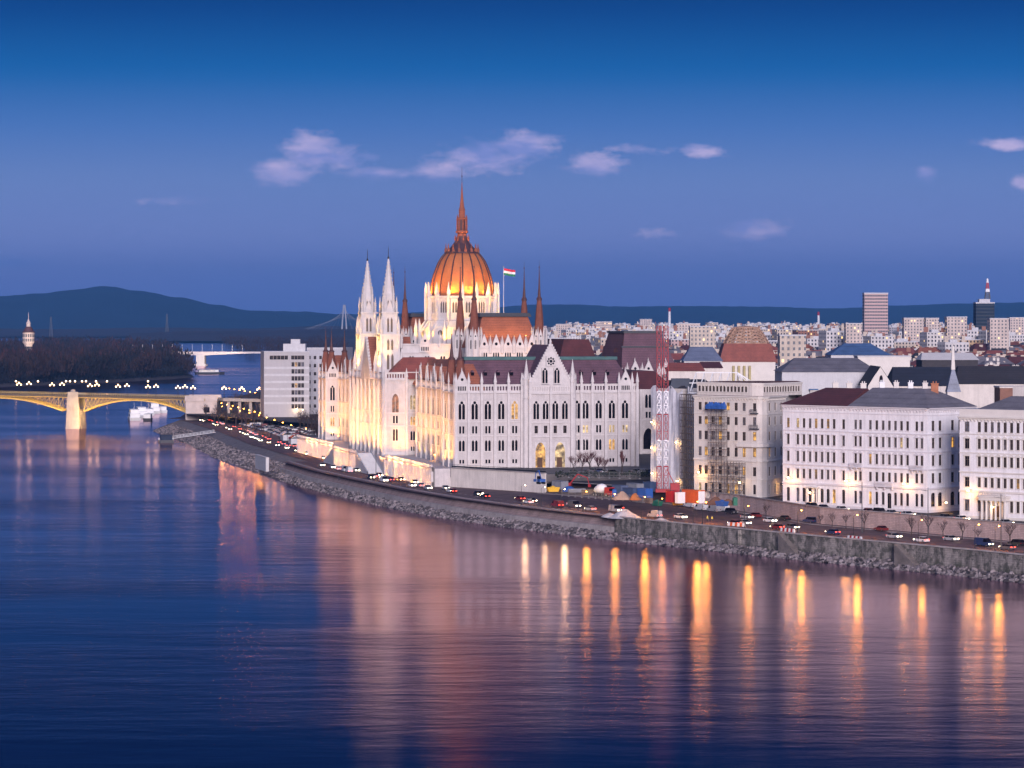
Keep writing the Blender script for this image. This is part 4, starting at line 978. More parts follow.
for s_ in (2.6, 5.8, 11.6, 15.0, 18.4):
    for z, k, w, h in ((1.6, 'arch', 2.0, 3.9), (8.0, 'rect', 1.3, 2.8), (12.8, 'hood', 1.3, 2.9), (17.6, 'hood', 1.3, 2.9), (22.4, 'rect', 1.3, 2.8)):
        W_.append((s_, z, k, w, h, LITW if (s_ == 11.6 and z == 17.6) else GLASS))
b.front(B1, B2, -1, 28.8, W_, bands=BD)
b.plain(B2, add(B0, (SD[0] * sd, SD[1] * sd)), -1, 28.8)
o1 = (-SD[0] * 1.0, -SD[1] * 1.0); e1 = (DIR[0] * 1.0, DIR[1] * 1.0)
ov = [add(B0, o1), add(add(B1, o1), e1), add(B2, e1), add(B0, (SD[0] * sd, SD[1] * sd))]
mid = lambda t, f: add(fp(tA + t), (SD[0] * sd * f, SD[1] * sd * f)); Lb = tB - tA
b.roof(ov, 28.81, [mid(1.0, .42), mid(Lb - 8, .42), mid(Lb - 8, .58), mid(1.0, .58)], 33.8, ROOF_G)
for k in (3, 8, 13, 18): p = mid(k, .5); chim(b, p[0], p[1], 32.4, 2.8, .7, WHITEP if k % 2 else CREAM_T)
p = mid(Lb - 6.5, .55); chim(b, p[0], p[1], 31.5, 3.6, 1.0, mat('orange_brick', (.38, .15, .08)))
for px, z, w in ((886, 6.85, 6.0), (857.8, 11.9, 4.4), (919, 11.9, 4.4)):
    t_ = px2t(px, A0, DIR) - tA; m_ = MB(); m_.box(-w / 2, w / 2, -1.2, -.36, -.3, 0, 0)
    for k in range(int(w / .4) + 1): m_.box(-w / 2 + k * .4 - .05, -w / 2 + k * .4 + .05, -1.18, -1.08, .003, .9, 0)
    m_.box(-w / 2, w / 2, -1.22, -1.04, .903, 1.05, 0)
    for k in (-w / 2 + .4, 0, w / 2 - .4): m_.box(k - .15, k + .15, -.9, -.36, -1.0, -.303, 0)
    at_wall('balcony', m_.mesh('balcony', STUCCO_T), b.lp(B0), b.lp(B1), t_, z, b.o)
b.done()
# --- house C, cut by the frame on the right
C0 = (119.9, 818.0); CD = (.745, -.667); CL = 46.0
def cp(t): return (C0[0] + CD[0] * t, C0[1] + CD[1] * t)
b = Bld('town_house', 'cream white river house with a columned portal, cut by the right edge', 'house', (*C0, UZ), STUCCO, CREAM_T)
W_ = []; xs_ = [967] + [979.2 + 6.45 * k for k in range(20)]
for i, px in enumerate(xs_):
    t_ = px2t(px, C0, CD)
    for z, k, w, h in ((2.0, 'shelf', 1.0, 3.0), (8.4, 'shelf', .98, 2.6), (13.9, 'hood', .98, 2.7), (18.6, 'hood', .98, 2.7), (23.1, 'rect', .98, 2.7)):
        if z == 2.0 and 986 < px < 1008: continue
        W_.append((t_, z, k, w if i else 1.5, h, rndpane(.03)))
BDC = ((7.0, .35, .5), (12.2, .3, .35), (17.4, .2, .25), (22.4, .2, .25), (-.5, .15, 1.2))
b.front(C0, cp(CL), -1, 27.2, W_, bands=BDC)
CS = (-CD[1], CD[0]); b.front(add(C0, (CS[0] * 18, CS[1] * 18)), C0, -1, 27.2, [(s_, z, 'shelf', 1.1, 2.7, GLASS) for s_ in (4, 8, 12, 15.5) for z in (2, 8.4, 13.9, 18.6, 23.1)], bands=BDC)
b.plain(cp(CL), add(cp(CL), (CS[0] * 18, CS[1] * 18)), -1, 27.2)
m_ = MB(); r0 = b.lp(C0); a_ = [b.lp(q) for q in (add(C0, (-CS[0] * .1, -CS[1] * .1)), add(cp(CL), (-CS[0] * .1, -CS[1] * .1)), add(cp(CL), (CS[0] * 18, CS[1] * 18)), add(C0, (CS[0] * 18, CS[1] * 18)))]
m_.prism(a_, 27.203, 29.2); m_.build('parapet', CREAM_T, b.o)
b.roof([add(cp(5), (CS[0] * .8, CS[1] * .8)), add(cp(CL), (CS[0] * .8, CS[1] * .8)), add(cp(CL), (CS[0] * 17, CS[1] * 17)), add(cp(5), (CS[0] * 17, CS[1] * 17))], 29.21, [add(cp(11), (CS[0] * 8, CS[1] * 8)), add(cp(CL), (CS[0] * 8, CS[1] * 8)), add(cp(CL), (CS[0] * 9.5, CS[1] * 9.5)), add(cp(11), (CS[0] * 9.5, CS[1] * 9.5))], 32.6, ROOF_G)
q = MB(); a_ = [b.lp(x) for x in (add(cp(9), (CS[0] * 12, CS[1] * 12)), add(cp(CL), (CS[0] * 12, CS[1] * 12)), add(cp(CL), (CS[0] * 16, CS[1] * 16)), add(cp(9), (CS[0] * 16, CS[1] * 16)))]; q.prism(a_, 29.21, 35.2); q.build('roof_storey', CREAM, b.o)
m_ = MB(); w = 8.4
for k in range(6): m_.lathe(-3.6 + k * 1.44, -1.8, [(.42, -.9), (.42, -.5), (.32, -.4), (.27, 4.6), (.42, 4.8), (.42, 5.1)], 8, 0)
m_.box(-w / 2, w / 2, -2.4, -.36, 5.103, 6.0, 0); m_.box(-w / 2 - .3, w / 2 + .3, -2.7, -.36, 6.003, 6.4, 0)
for k in range(15): m_.box(-w / 2 + k * .6 - .06, -w / 2 + k * .6 + .06, -2.5, -2.38, 6.403, 7.3, 0)
m_.box(-w / 2, w / 2, -2.55, -2.33, 7.303, 7.5, 0); m_.box(-w / 2, w / 2, -2.6, -.36, -1, -.902, 0)
d_ = at_wall('portal', m_.mesh('portal', CREAM_T), b.lp(C0), b.lp(cp(CL)), px2t(997, C0, CD), 0, b.o)
q = MB(); q.box(-1.1, 1.1, -.15, -.01, -.9, 3.6); q.build('door', mat('oak_door', (.10, .05, .025)), d_)
b.done()
# --- house D: beige rounded corner house under scaffolding, with a white attic storey
D0, D1 = (xat(694, 927), 927.0), (xat(752, 911), 911.0); cor = [(xat(757, 910), 910), (xat(762, 910.2), 910.2), (xat(767, 911.6), 911.6)]; D2 = (xat(786, 926), 926.0)
b = Bld('town_house', 'beige rounded corner house under renovation with a white attic storey', 'house', (*D0, UZ), CREAM, CREAM_T)
u = unit(D0, D1); W_ = []
for px in (700, 706, 713, 720, 728, 736, 744):
    t_ = px2t(px, D0, u[:2])
    for z, h in ((.8, 3.0), (6.4, 2.6), (11.9, 2.7), (16.8, 2.6), (21.4, 2.4), (25.7, 2.4)): W_.append((t_, z, 'arch' if z < 1 else 'rect', 1.25, h, rndpane(.12)))
BDD = ((5.2, .25, .35), (10.6, .4, .45), (24.6, .2, .25), (-.5, .15, 1.0))
b.front(D0, D1, -1, 30.1, W_, bands=BDD)
for p, q in ((D1, cor[0]), (cor[0], cor[1]), (cor[1], cor[2])):
    L = unit(p, q)[2]; W2 = []
    if p is D1: W2 = [(L / 2, z, k, 1.1, h, pn) for z, k, h, pn in ((.9, 'arch', 3.0, GLASS), (6.3, 'rect', 2.7, GLASS), (12.0, 'rect', 2.7, LITW), (16.9, 'rect', 2.6, LITW), (21.4, 'rect', 2.5, GLASSB), (25.7, 'rect', 2.4, GLASS))]
    b.front(p, q, -1, 30.1, W2, bands=BDD)
u2 = unit(cor[2], D2); W_ = []
for s_ in (2.2, 7.0, 12.0): W_ += [(s_, z, k, 1.2, h, LITW if (z == 12.0 and s_ == 2.2) else GLASS) for z, k, h in ((.9, 'arch', 3.0), (6.3, 'rect', 2.7), (12.0, 'rect', 2.7), (16.9, 'rect', 2.6), (21.4, 'rect', 2.5), (25.7, 'rect', 2.4))]
b.front(cor[2], D2, -1, 30.1, W_, bands=BDD)
D3, D4 = (D2[0] + 6, D2[1] + 22), (D0[0] + 14, D0[1] + 22); b.plain(D2, D3, -1, 30.1); b.plain(D3, D4, -1, 30.1); b.plain(D4, D0, -1, 30.1)
# attic storey
q0, q1, q2, q3 = (xat(697, 932), 932), (xat(752, 916), 916), (xat(763, 915), 915), (xat(802, 932), 932)
for p, q in ((q0, q1), (q1, q2), (q2, q3)):
    L = unit(p, q)[2]; b.front(p, q, 30.102, 34.0, [(1.0 + k * 1.45, 31.2, 'rect', .95, 1.7, GLASS) for k in range(int((L - 1) / 1.45))] if L > 6 else [], cornice=.35)
m_ = MB(); pl = [b.lp(x) for x in (D0, D1, *cor, D2, D3, D4)]; m_.face([(x, y, 30.1) for x, y in pl]); pl = [b.lp(x) for x in (q0, q1, q2, q3, (q3[0], q3[1] + 16), (q0[0] + 10, q0[1] + 16))]; m_.face([(x, y, 34.0) for x, y in pl]); m_.build('roof', mat('flat_roof_brick', (.20, .09, .06), .9, .3), b.o)
b.plain(q3, (q3[0], q3[1] + 16), 28, 34.0)
for px, z, w in ((754.5, 25.2, 2.4), (754.5, 20.6, 3.0)):
    m_ = MB(); m_.box(-w / 2, w / 2, -1.3, -.36, -.3, 0, 0)
    for k in range(7): m_.box(-w / 2 + k * w / 6 - .05, -w / 2 + k * w / 6 + .05, -1.28, -1.2, .003, .95, 0)
    m_.box(-w / 2, w / 2, -1.3, -1.15, .953, 1.08, 0); at_wall('balcony', m_.mesh('balcony', DGREY), b.lp(D1), b.lp(cor[0]), 1.2, z, b.o)
m_ = MB(); a_ = [b.lp(x) for x in (along(D0, D1, .78), D1, *cor, along(cor[2], D2, .25))]; c_ = (sum(x for x, y in a_) / 6, sum(y for x, y in a_) / 6 + 6)
o_ = [(c_[0] + (x - c_[0]) * 1.16, c_[1] + (y - c_[1]) * 1.16) for x, y in a_]
for za, zb in ((15.0, 15.3), (15.303, 16.1)): m_.prism(o_[:] + a_[::-1], za, zb, 0, True, True)
m_.build('balcony', CREAM_T, b.o); b.done()
# white steel roof frame on house D
fr = thing('steel_frame', 'white slanted steel roof frame above the scaffolded beige house', 'frame', (xat(716, 950), 950, UZ + 30.2)); m_ = MB()
for k in range(6):
    x = -6.5 + k * 2.6; m_.tube((x - 1.8, -2, 0), (x + .4, 1, 6.3), .17); m_.tube((x + .4, 1, 6.3), (x + 1.2, 6, 0), .14); m_.tube((x - .7, -.5, 3.1), (x + .8, 3.6, 3.1), .1)
for (a, z) in ((-2, .1), (1, 6.3), (-.5, 3.1)): m_.tube((-8.3 if a < 0 else -6.1, a, z), (6.9, a, z), .17)
for k in range(4): m_.tube((6.9, 1, 6.3), (8 + k * 2.2, -1 + k * .3, .3), .14)
m_.tube((6.9, 1, 6.3), (15, 0, 1.0), .14)
m_.build('truss', WHITEP, fr)
# --- house E wrapped in white netting
E0, E1, E2 = (xat(653, 960), 960.0), (xat(684.5, 949), 949.0), (xat(692.5, 957), 957.0)
b = Bld('wrapped_house', 'house wrapped in white scaffold netting beside the red hoist', 'house', (*E0, UZ), CREAM, CREAM_T)
NET = mat('white_netting', (.62, .62, .66), .8, .16, .5, streak=.35, fine=1.2)
b.plain(E0, E1, -1, 31.5); b.plain(E1, E2, -1, 31.5); E3 = (E2[0] + 8, E2[1] + 14); E4 = (E0[0] + 10, E0[1] + 18); b.plain(E2, E3, -1, 31.5); b.plain(E3, E4, -1, 31.5); b.plain(E4, E0, -1, 31.5)
n_ = MB(); u = unit(E0, E1)
for p, q in ((E0, E1), (E1, E2)):
    u = unit(p, q); N = 14
    for k in range(N):
        for j in range(10):
            def q_(i, jj):
                a = u[2] * i / N; off = .9 + .18 * math.sin(i * 2.1 + jj * .7) ; z = -1 + 32.3 * jj / 10
                if jj == 10: z += 1.2 * math.sin(i * .9)
                return (p[0] + u[0] * a + u[1] * off - E0[0], p[1] + u[1] * a - u[0] * off - E0[1], z)
            n_.face([q_(k, j), q_(k + 1, j), q_(k + 1, j + 1), q_(k, j + 1)])
n_.build('netting', NET, b.o)
b.roof([E0, E1, E2, E3, E4], 31.51, [along(E0, E2, .35), along(E0, E2, .6), along(E0, E2, .8), along(E4, E3, .7), along(E4, E3, .4)], 34.0, ROOF_D)
m_ = MB(); x, y = b.lp((xat(681, 955), 955)); m_.frus([(x - 3.6, y - 3), (x + 3.6, y - 3), (x + 3.6, y + 4), (x - 3.6, y + 4)], 31.6, [(x - 2.9, y - 2.2), (x + 2.6, y - 2.2), (x + 2.6, y + 3), (x - 2.9, y + 3)], 34.6); m_.build('tarpaulin_cover', mat('dark_tarpaulin', (.02, .03, .05), .5, .3), b.o); b.done()
# --- scaffolds
def scaffold(p0, p1, z1, off, label, dep=1.4, lift=2.0, bay=2.2, tarp=None):
    u = unit(p0, p1); o = thing('scaffold', label, 'scaffold', (p0[0] + u[1] * off, p0[1] - u[0] * off, UZ), math.atan2(u[1], u[0])); m_ = MB(); pk = MB(); n = max(1, round(u[2] / bay)); st = u[2] / n
    for k in range(n + 1):
        for y in (0, -dep): m_.tube((k * st, y, 0), (k * st, y, z1), .09)
    z = lift
    while z <= z1:
        for y in (0, -dep): m_.tube((0, y, z), (u[2], y, z), .09); m_.tube((0, y, z + 1), (u[2], y, z + 1), .035)
        for k in range(n + 1): m_.tube((k * st, 0, z), (k * st, -dep, z), .05)
        for k in range(n):
            if (k + int(z / lift)) % 2: m_.tube((k * st, -dep, z - lift), (k * st + st, -dep, z), .045)
        pk.box(.02, u[2] - .02, -dep + .06, -.06, z + .06, z + .12); z += lift
    m_.build('tubes', mat('scaffold_tube', (.16, .13, .12), .6, .3, 1), o); pk.build('planks', mat('scaffold_planks', (.22, .15, .10), .9, .3), o)
    if tarp:
        q = MB(); 
        for k in range(16):
            x = u[2] * k / 15; q.lathe(x, -dep - .3 + .4 * R(), [(.7 * ru(.7, 1.2), tarp), (.8, tarp + ru(.6, 1.2)), (.2, tarp + ru(1.2, 2.2))], 6)
        q.build('tarpaulin', BLUEP, o)
    return o
u = unit(D0, D1)
scaffold(along(D0, D1, px2t(715, D0, u[:2]) / u[2]), along(D0, D1, px2t(731, D0, u[:2]) / u[2]), 26, 1.8, 'tall tube scaffold with a blue tarpaulin deck on the beige corner house', tarp=26.2)
scaffold(along(D0, D1, px2t(731.5, D0, u[:2]) / u[2]), along(D0, D1, px2t(749, D0, u[:2]) / u[2]), 10.5, 1.8, 'low tube scaffold over the ground floor of the beige corner house')
scaffold((xat(688.5, 942), 942.0), (xat(701, 930), 930.0), 30, .6, 'narrow scaffold tower in the gap beside the netted house', 2.2)
# --- red lattice hoist mast
h = thing('hoist_mast', 'tall red lattice hoist mast before the netted house', 'crane', (xat(662.5, 938), 938, UZ)); 
for nm, zs, m0 in (('mast', [(0, 8), (16, 24), (31, 51)], REDP), ('mast', [(8, 16), (24, 31)], STEEL)):
    m_ = MB()
    for za, zb in zs:
        for cx in (-1.05, 1.05):
            for x in (-.7, .7):
                for y in (-.7, .7): m_.tube((cx + x, y, za), (cx + x, y, zb), .10 if m0 is REDP else .05)
            z = za
            while z < zb - .1:
                z2 = min(z + 2.6, zb)
                for a in ((-.7, -.7, .7, -.7), (.7, -.7, .7, .7), (.7, .7, -.7, .7), (-.7, .7, -.7, -.7)):
                    m_.tube((cx + a[0], a[1], z), (cx + a[2], a[3], z2), .09); m_.tube((cx + a[0], a[1], z2), (cx + a[2], a[3], z2), .09)
                z = z2
    m_.build('mast', m0, h)
m_ = MB(); m_.box(-2.2, 2.2, -1.6, 1.6, 0, 1.0); m_.tube((4.5, 0, .8), (1.4, 0, 7), .18); m_.tube((4.5, 1, .8), (1.4, 1, 7), .18); m_.box(2.4, 5.2, -1.2, 1.4, .0, 2.8); m_.build('winch_base', REDP, h)
# ---------------------------------------------------------------- individual roofs and houses behind the front row
def block(name, label, cat, px0, px1, Y, ybase_z, ytop, yridge, wm, rm, dep=16, inset=.25, win=None, group=None, flat=False, kind='hip', para=0):
    """house read from pixel columns, a distance and eave/ridge rows"""
    x0, x1 = xat(px0, Y), xat(px1, Y); zt = zat(ytop, Y); zr = zat(yridge, Y) if yridge is not None else None; w = x1 - x0
    o = thing(name, label, cat, ((x0 + x1) / 2, Y, UZ), 0, group); m_ = MB(); zb = ybase_z - UZ; pl = [(-w / 2, 0), (w / 2, 0), (w / 2, dep), (-w / 2, dep)]
    rects = []
    if win:
        sx, sz, ww, wh, k = win; n = max(1, int(w / sx))
        r = max(1, int((zt - ybase_z) / sz))
        for i in range(n):
            for j in range(r):
                s_ = (i + .5) * w / n; z = zt - UZ - (j + 1) * sz + .3
                if z < zb + .1: continue
                rects.append((s_ - ww / 2, s_ + ww / 2, z, z + wh)); put_window(o, k, (-w / 2, 0), (w / 2, 0), s_, z, ww, wh, .3, STUCCO_T, rndpane(.05))
    wall(m_, pl[0], pl[1], zb, zt - UZ, rects, .3)
    for a, c in ((1, 2), (2, 3), (3, 0)): wall(m_, pl[a], pl[c], zb, zt - UZ)
    m_.build('wall', wm, o); r_ = MB()
    z0 = zt - UZ + .003
    if flat: r_.prism([(-w / 2 - .2, -.2), (w / 2 + .2, -.2), (w / 2 + .2, dep + .2), (-w / 2 - .2, dep + .2)], z0, z0 + .5)
    elif kind == 'hip': 
        e = .5; ix = w * inset; iy = dep * .46; r_.frus([(-w / 2 - e, -e), (w / 2 + e, -e), (w / 2 + e, dep + e), (-w / 2 - e, dep + e)], z0, [(-w / 2 + ix, iy), (w / 2 - ix, iy), (w / 2 - ix, dep - iy), (-w / 2 + ix, dep - iy)], zr - UZ)
    elif kind == 'gable':
        zz = zr - UZ
        r_.face([(-w / 2 - .3, -.3, z0 - .2), (0, -.3, zz), (0, dep, zz), (-w / 2 - .3, dep, z0 - .2)][::-1]); r_.face([(0, -.3, zz), (w / 2 + .3, -.3, z0 - .2), (w / 2 + .3, dep, z0 - .2), (0, dep, zz)][::-1])
        g = MB(); g.face([(-w / 2, -.01, z0), (w / 2, -.01, z0), (0, -.01, zz - .15)]); g.build('gable', wm, o)
    r_.build('roof', rm, o); return o
BLUER = tiles('blue_metal_roof', (.06, .12, .24), .75, 2.0, .2); NAVYR = tiles('navy_slate_roof', (.018, .022, .036), .85, 1.2, .3)
o = block('market_hall', 'long building with a grey hipped roof behind the maroon roofed house', 'house', 782, 878, 1100, 20, 372, 358.5, CONC, ROOF_G, 30, .17)
for k in range(5):
    d = MB(); x = -12 + k * 6; d.box(x - 1.3, x + 1.3, -2, .5, 25.5, 27.6); d.box(x - 1.6, x + 1.6, -2.3, .5, 27.603, 28.0, 1); d.build('roof_light', [mat('cream_dormer', (.5, .46, .42)), BLUER], o)
o = block('gabled_house', 'pale gable wall with one dark round topped window beside the grey hipped roof', 'house', 868, 893, 1062, 20, 386, 366.5, CREAM_T, ROOF_D, 30, kind='gable')
q = MB(); plate(q, 1.6, 2.8, .15, lambda x, z: lancet(x, z, 0, 1.2, 0, 2.6), -.08); q = link('window', q.mesh('window', CREAM), o, (.2, 0, 31.0)); p = MB(); p.face([(-.7, -.05, 0), (.7, -.05, 0), (.7, -.05, 2.6), (-.7, -.05, 2.6)]); p.build('pane', GLASS, q)
block('office_block', 'low pale flat roofed box behind the gable wall', 'house', 858, 910, 1190, 25, 357, None, CREAM_T, CONC, 14, flat=True)
o = block('blue_roofed_hall', 'hall with a wide blue metal roof and white dish aerials', 'house', 831, 890, 1380, 20, 355, 343.5, CONC, BLUER, 26, .28)
block('dark_roofed_house', 'house with a long navy slate roof left of the thin white spire', 'house', 893, 958, 1085, 20, 386, 367.5, CREAM, NAVYR, 24, .06)
block('dark_roofed_house', 'house with a long black slate roof right of the thin white spire', 'house', 957, 1056, 1100, 20, 384, 366.5, CREAM, ROOF_D, 26, .06)
block('long_house', 'house with pale flat roof parapet and dark front behind the navy roof', 'house', 922, 978, 1240, 22, 360, 353, mat('sooty_wall', (.05, .045, .05)), CREAM_T, 18, .05)
block('brick_house', 'brown brick house with small chimneys at the right edge behind the black roof', 'house', 1000, 1040, 1010, 18, 388, None, mat('brown_brick', (.24, .12, .085)), CREAM, 12, flat=True)
block('grey_roofed_house', 'house with a blue grey metal roof left of the timber dome', 'house', 684, 722, 1230, 20, 361, 347, CONC, tiles('blue_grey_roof', (.15, .17, .23), .45, 1.5, .2), 20, .2)
block('low_house', 'low house with an orange tile roof behind the netted house', 'house', 668, 704, 1110, 18, 371, 363, CREAM, ROOF_R, 14, .08)
block('red_roofed_house', 'long house with a plain maroon roof just left of the timber dome house', 'house', 700, 722, 1160, 18, 368, 362, CREAM, ROOF_MR, 14, .05)
# timber dome house
Yd = 1250; xd = xat(748, Yd); o = thing('domed_house', 'house with red tiled skirt roof and an open timber lattice dome', 'house', (xd, Yd, UZ)); m_ = MB(); m_.box(-11.2, 11.2, 0, 20, 10, 35.5); m_.build('wall', CREAM_T, o)
m_ = MB(); m_.frus([(-11.8, -.6), (11.8, -.6), (11.8, 20.6), (-11.8, 20.6)], 35.6, [(-9.6, 2), (9.6, 2), (9.6, 18), (-9.6, 18)], 43.0); m_.build('roof', ROOF_R, o)
m_ = MB(); tb = mat('raw_timber', (.42, .26, .18), .9, .3)
for k in range(12):
    a = 2 * PI * k / 12
    for j in range(5):
        def dp(i, aa): q = i / 5; r_ = 1 - .46 * q ** 1.25; return (9.4 * r_ * math.cos(aa), 10 + 7.8 * r_ * math.sin(aa), 43.003 + 6.6 * q)
        m_.tube(dp(j, a), dp(j + 1, a), .3); m_.tube(dp(j, a), dp(j, a + PI / 6), .26); m_.tube(dp(j, a), dp(j + 1, a + PI / 6), .2); m_.tube(dp(j + 1, a), dp(j, a + PI / 6), .2)
m_.lathe(0, 10, [(4.6, 49.4), (4.2, 49.9), (.3, 50.3)], 12); m_.build('timber_dome', tb, o)
m_ = MB()
for k in range(4): m_.lathe(-6 + k * 2.2, -1.5, [(.5, 10), (.5, 34)], 8)
m_.build('pillar', mat('yellow_pillar', (.5, .42, .2)), o)
# thin white spire
o = thing('spire', 'thin pale spire on a blue grey pyramid base above the grey roofs', 'spire', (xat(953, 1035), 1035, UZ)); m_ = MB(); m_.box(-2.2, 2.2, -2.2, 2.2, 10, 28.5); m_.build('tower', CREAM, o)
m_ = MB(); m_.frus([(-2.4, -2.4), (2.4, -2.4), (2.4, 2.4), (-2.4, 2.4)], 28.51, [(-.5, -.5), (.5, -.5), (.5, .5), (-.5, .5)], 36); m_.build('spire_roof', tiles('blue_grey_roof', (.15, .17, .23)), o); m_ = MB(); m_.frus([(-.65, -.65), (.65, -.65), (.65, .65), (-.65, .65)], 36.01, [(-.3, -.3), (.3, -.3), (.3, .3), (-.3, .3)], 44); m_.lathe(0, 0, [(.12, 44), (.05, 47)], 4); m_.build('needle', CREAM_T, o)
# white office slab at the bridgehead
Yo = 1650; b = Bld('office_slab', 'modern white slab office by the bridgehead with dark top windows', 'office', (xat(264, Yo), Yo, UZ), mat('white_cladding', (.43, .41, .41), .7, .06, .3, streak=.1), CONC)
p0, p1 = (xat(264, Yo), Yo), (xat(309, Yo), Yo + 3); L = unit(p0, p1)[2]; W_ = []
for z in (4.5, 8.2, 12, 15.8, 19.6, 23.4, 27.2):
    for k in range(4): W_.append((15.6 + k * 1.75, z, 'rect', 1.5, 2.4, rndpane(.04)))
W_ += [(4.0 + k * 2.0, 31.0, 'rect', 1.85, 2.2, GLASS) for k in range(5)] + [(15.5 + k * 1.8, 31.0, 'rect', 1.7, 2.2, GLASS) for k in range(4)]
b.front(p0, p1, -1, 35.5, W_, rev=.4, cornice=.0, bands=[(z, .12, 1.2) for z in (6.9, 10.7, 14.5, 18.3, 22.1, 25.9)] + [(34.9, .4, .5)])
p2 = (p1[0] - 3, Yo + 26); b.plain(p1, p2, -1, 35.5); b.plain(p2, (p0[0] - 4, Yo + 26), -1, 35.5); b.plain((p0[0] - 4, Yo + 26), p0, -1, 35.5)
m_ = MB(); m_.face([(*b.lp(p), 35.5) for p in (p0, p1, p2, (p0[0] - 4, Yo + 26))]); x0 = b.lp(p0)[0]; m_.box(x0 + 10, x0 + 22, 5, 16, 35.51, 39.5); m_.box(x0 + 14, x0 + 19, 7, 12, 39.51, 42); m_.build('roof', CONC, b.o)
b.done()
Y2 = 1700; b = Bld('office_wing', 'pale office wing with small square windows right of the white slab', 'office', (xat(307, Y2), Y2, UZ), mat('grey_cladding', (.44, .43, .45), .8, .1, .3, streak=.15), CONC)
p0, p1 = (xat(305, Y2), Y2), (xat(345, Y2), Y2 + 4); W_ = [(2.5 + k * 3.1, z, 'rect', 1.4, 1.9, rndpane(.08)) for k in range(7) for z in (3.5, 8, 12.5, 17, 21.5, 26, 30.5)]
b.front(p0, p1, -1, 37, W_, cornice=.3); p2 = (p1[0] + 3, Y2 + 24); b.plain(p1, p2, -1, 37); b.plain(p2, (p0[0], Y2 + 24), -1, 37); b.plain((p0[0], Y2 + 24), p0, -1, 37); m_ = MB(); m_.face([(*b.lp(p), 37) for p in (p0, p1, p2, (p0[0], Y2 + 24))]); m_.build('roof', CONC, b.o); b.done()
# ================================================================ bridges, island wood, water tower, boats
YB0, YB1 = 1762.0, 1722.0                              # far left and abutment distances of the near bridge
BX1 = xat(202, YB1); BXP = xat(75.5, 1745); BX0 = xat(-62, YB0 + 8)
def by(x): return YB1 + (YB0 - YB1) * (BX1 - x) / (BX1 - xat(0, YB0))
def bz(x): return 18.0 + 1.6 * (BX1 - x) / (BX1 - xat(0, YB0))
GOLDP = mat('ochre_steel', (.42, .30, .10), .5, .2, .8)
BRST = mat('bridge_stone', (.42, .36, .31), .9, .2, .3, streak=.3)
br = thing('arch_bridge', 'ochre iron arch bridge with stone pier and globe lamps crossing the river', 'bridge', (BX1, YB1, 0))
def rb(mb, pts, w, h, mi=0):
    for a, c in zip(pts[:-1], pts[1:]): mb.bar((a[0] - BX1, a[1] - YB1, a[2]), (c[0] - BX1, c[1] - YB1, c[2]), w, h, mi)
m_ = MB(); xs = [BX0 + (BX1 + 3 - BX0) * k / 30 for k in range(31)]
rb(m_, [(x, by(x), bz(x)) for x in xs], 22, .9); m_.build('deck', mat('bridge_asphalt', (.10, .08, .07)), br)
m_ = MB()
for s_ in (-10.9, 10.9):
    m_ = MB()
    rb(m_, [(x, by(x) + s_, bz(x) + 1.1) for x in xs], .35, .22)
    rb(m_, [(x, by(x) + s_ + (.3 if s_ > 0 else -.3), bz(x) - .1) for x in xs], .3, 1.3)
    for k in range(150): x = BX0 + (BX1 - BX0) * k / 150; m_.box(x - BX1 - .12, x - BX1 + .12, by(x) + s_ - YB1 - .1, by(x) + s_ - YB1 + .1, bz(x), bz(x) + .9)
    m_.build('parapet', GOLDP, br)
def arch(x0, x1, zs, zc):
    for s_ in (-10, -3.4, 3.4, 10):
        m_ = MB(); n = 28; pts = []
        for k in range(n + 1):
            t_ = k / n; x = x0 + (x1 - x0) * t_; pts.append((x, by(x) + s_, zs + (zc - zs) * (1 - (2 * t_ - 1) ** 2) + (bz(x) - 18) * .6))
        for a, c in zip(pts[:-1], pts[1:]): m_.tube((a[0] - BX1, a[1] - YB1, a[2]), (c[0] - BX1, c[1] - YB1, c[2]), .62, .62, 4)
        for i, p in enumerate(pts):
            top = bz(p[0]) - 1.4
            if top - p[2] > .8 and s_ in (-10, 10):
                q = pts[i]; m_.tube((q[0] - BX1, q[1] - YB1, q[2]), (q[0] - BX1, q[1] - YB1, top), .16)
                if i + 1 < len(pts) and bz(pts[i + 1][0]) - 1.4 > pts[i + 1][2]:
                    r = pts[i + 1]; m_.tube((q[0] - BX1, q[1] - YB1, q[2]), (r[0] - BX1, r[1] - YB1, bz(r[0]) - 1.4), .14); m_.tube((q[0] - BX1, q[1] - YB1, top), (r[0] - BX1, r[1] - YB1, r[2]), .14)
        m_.build('arch', GOLDP, br)
arch(BXP + 6.3, BX1 - 7.0, 9.5, 16.3); arch(BXP - 6.3 - 76, BXP - 6.3, 9.5, 16.3)
m_ = MB(); yp = by(BXP) - YB1; xp = BXP - BX1
m_.frus([(xp - 6.2, yp), (xp - 4, yp - 14), (xp + 4, yp - 14), (xp + 6.2, yp), (xp + 4, yp + 14), (xp - 4, yp + 14)], -2, [(xp - 5.2, yp), (xp - 3.4, yp - 12.6), (xp + 3.4, yp - 12.6), (xp + 5.2, yp), (xp + 3.4, yp + 12.6), (xp - 3.4, yp + 12.6)], 11)
m_.frus([(xp - 3.6, yp - 12.8), (xp + 3.6, yp - 12.8), (xp + 3.6, yp - 10.4), (xp - 3.6, yp - 10.4)], 11.003, [(xp - 2.9, yp - 12.5), (xp + 2.9, yp - 12.5), (xp + 2.9, yp - 10.6), (xp - 2.9, yp - 10.6)], 21.0)
m_.box(xp - 3.6, xp + 3.6, yp + 10.4, yp + 12.8, 11.003, 20); m_.lathe(xp, yp - 11.6, [(1.6, 21), (1.2, 22.2), (.1, 22.6)], 8); m_.build('pier', BRST, br)
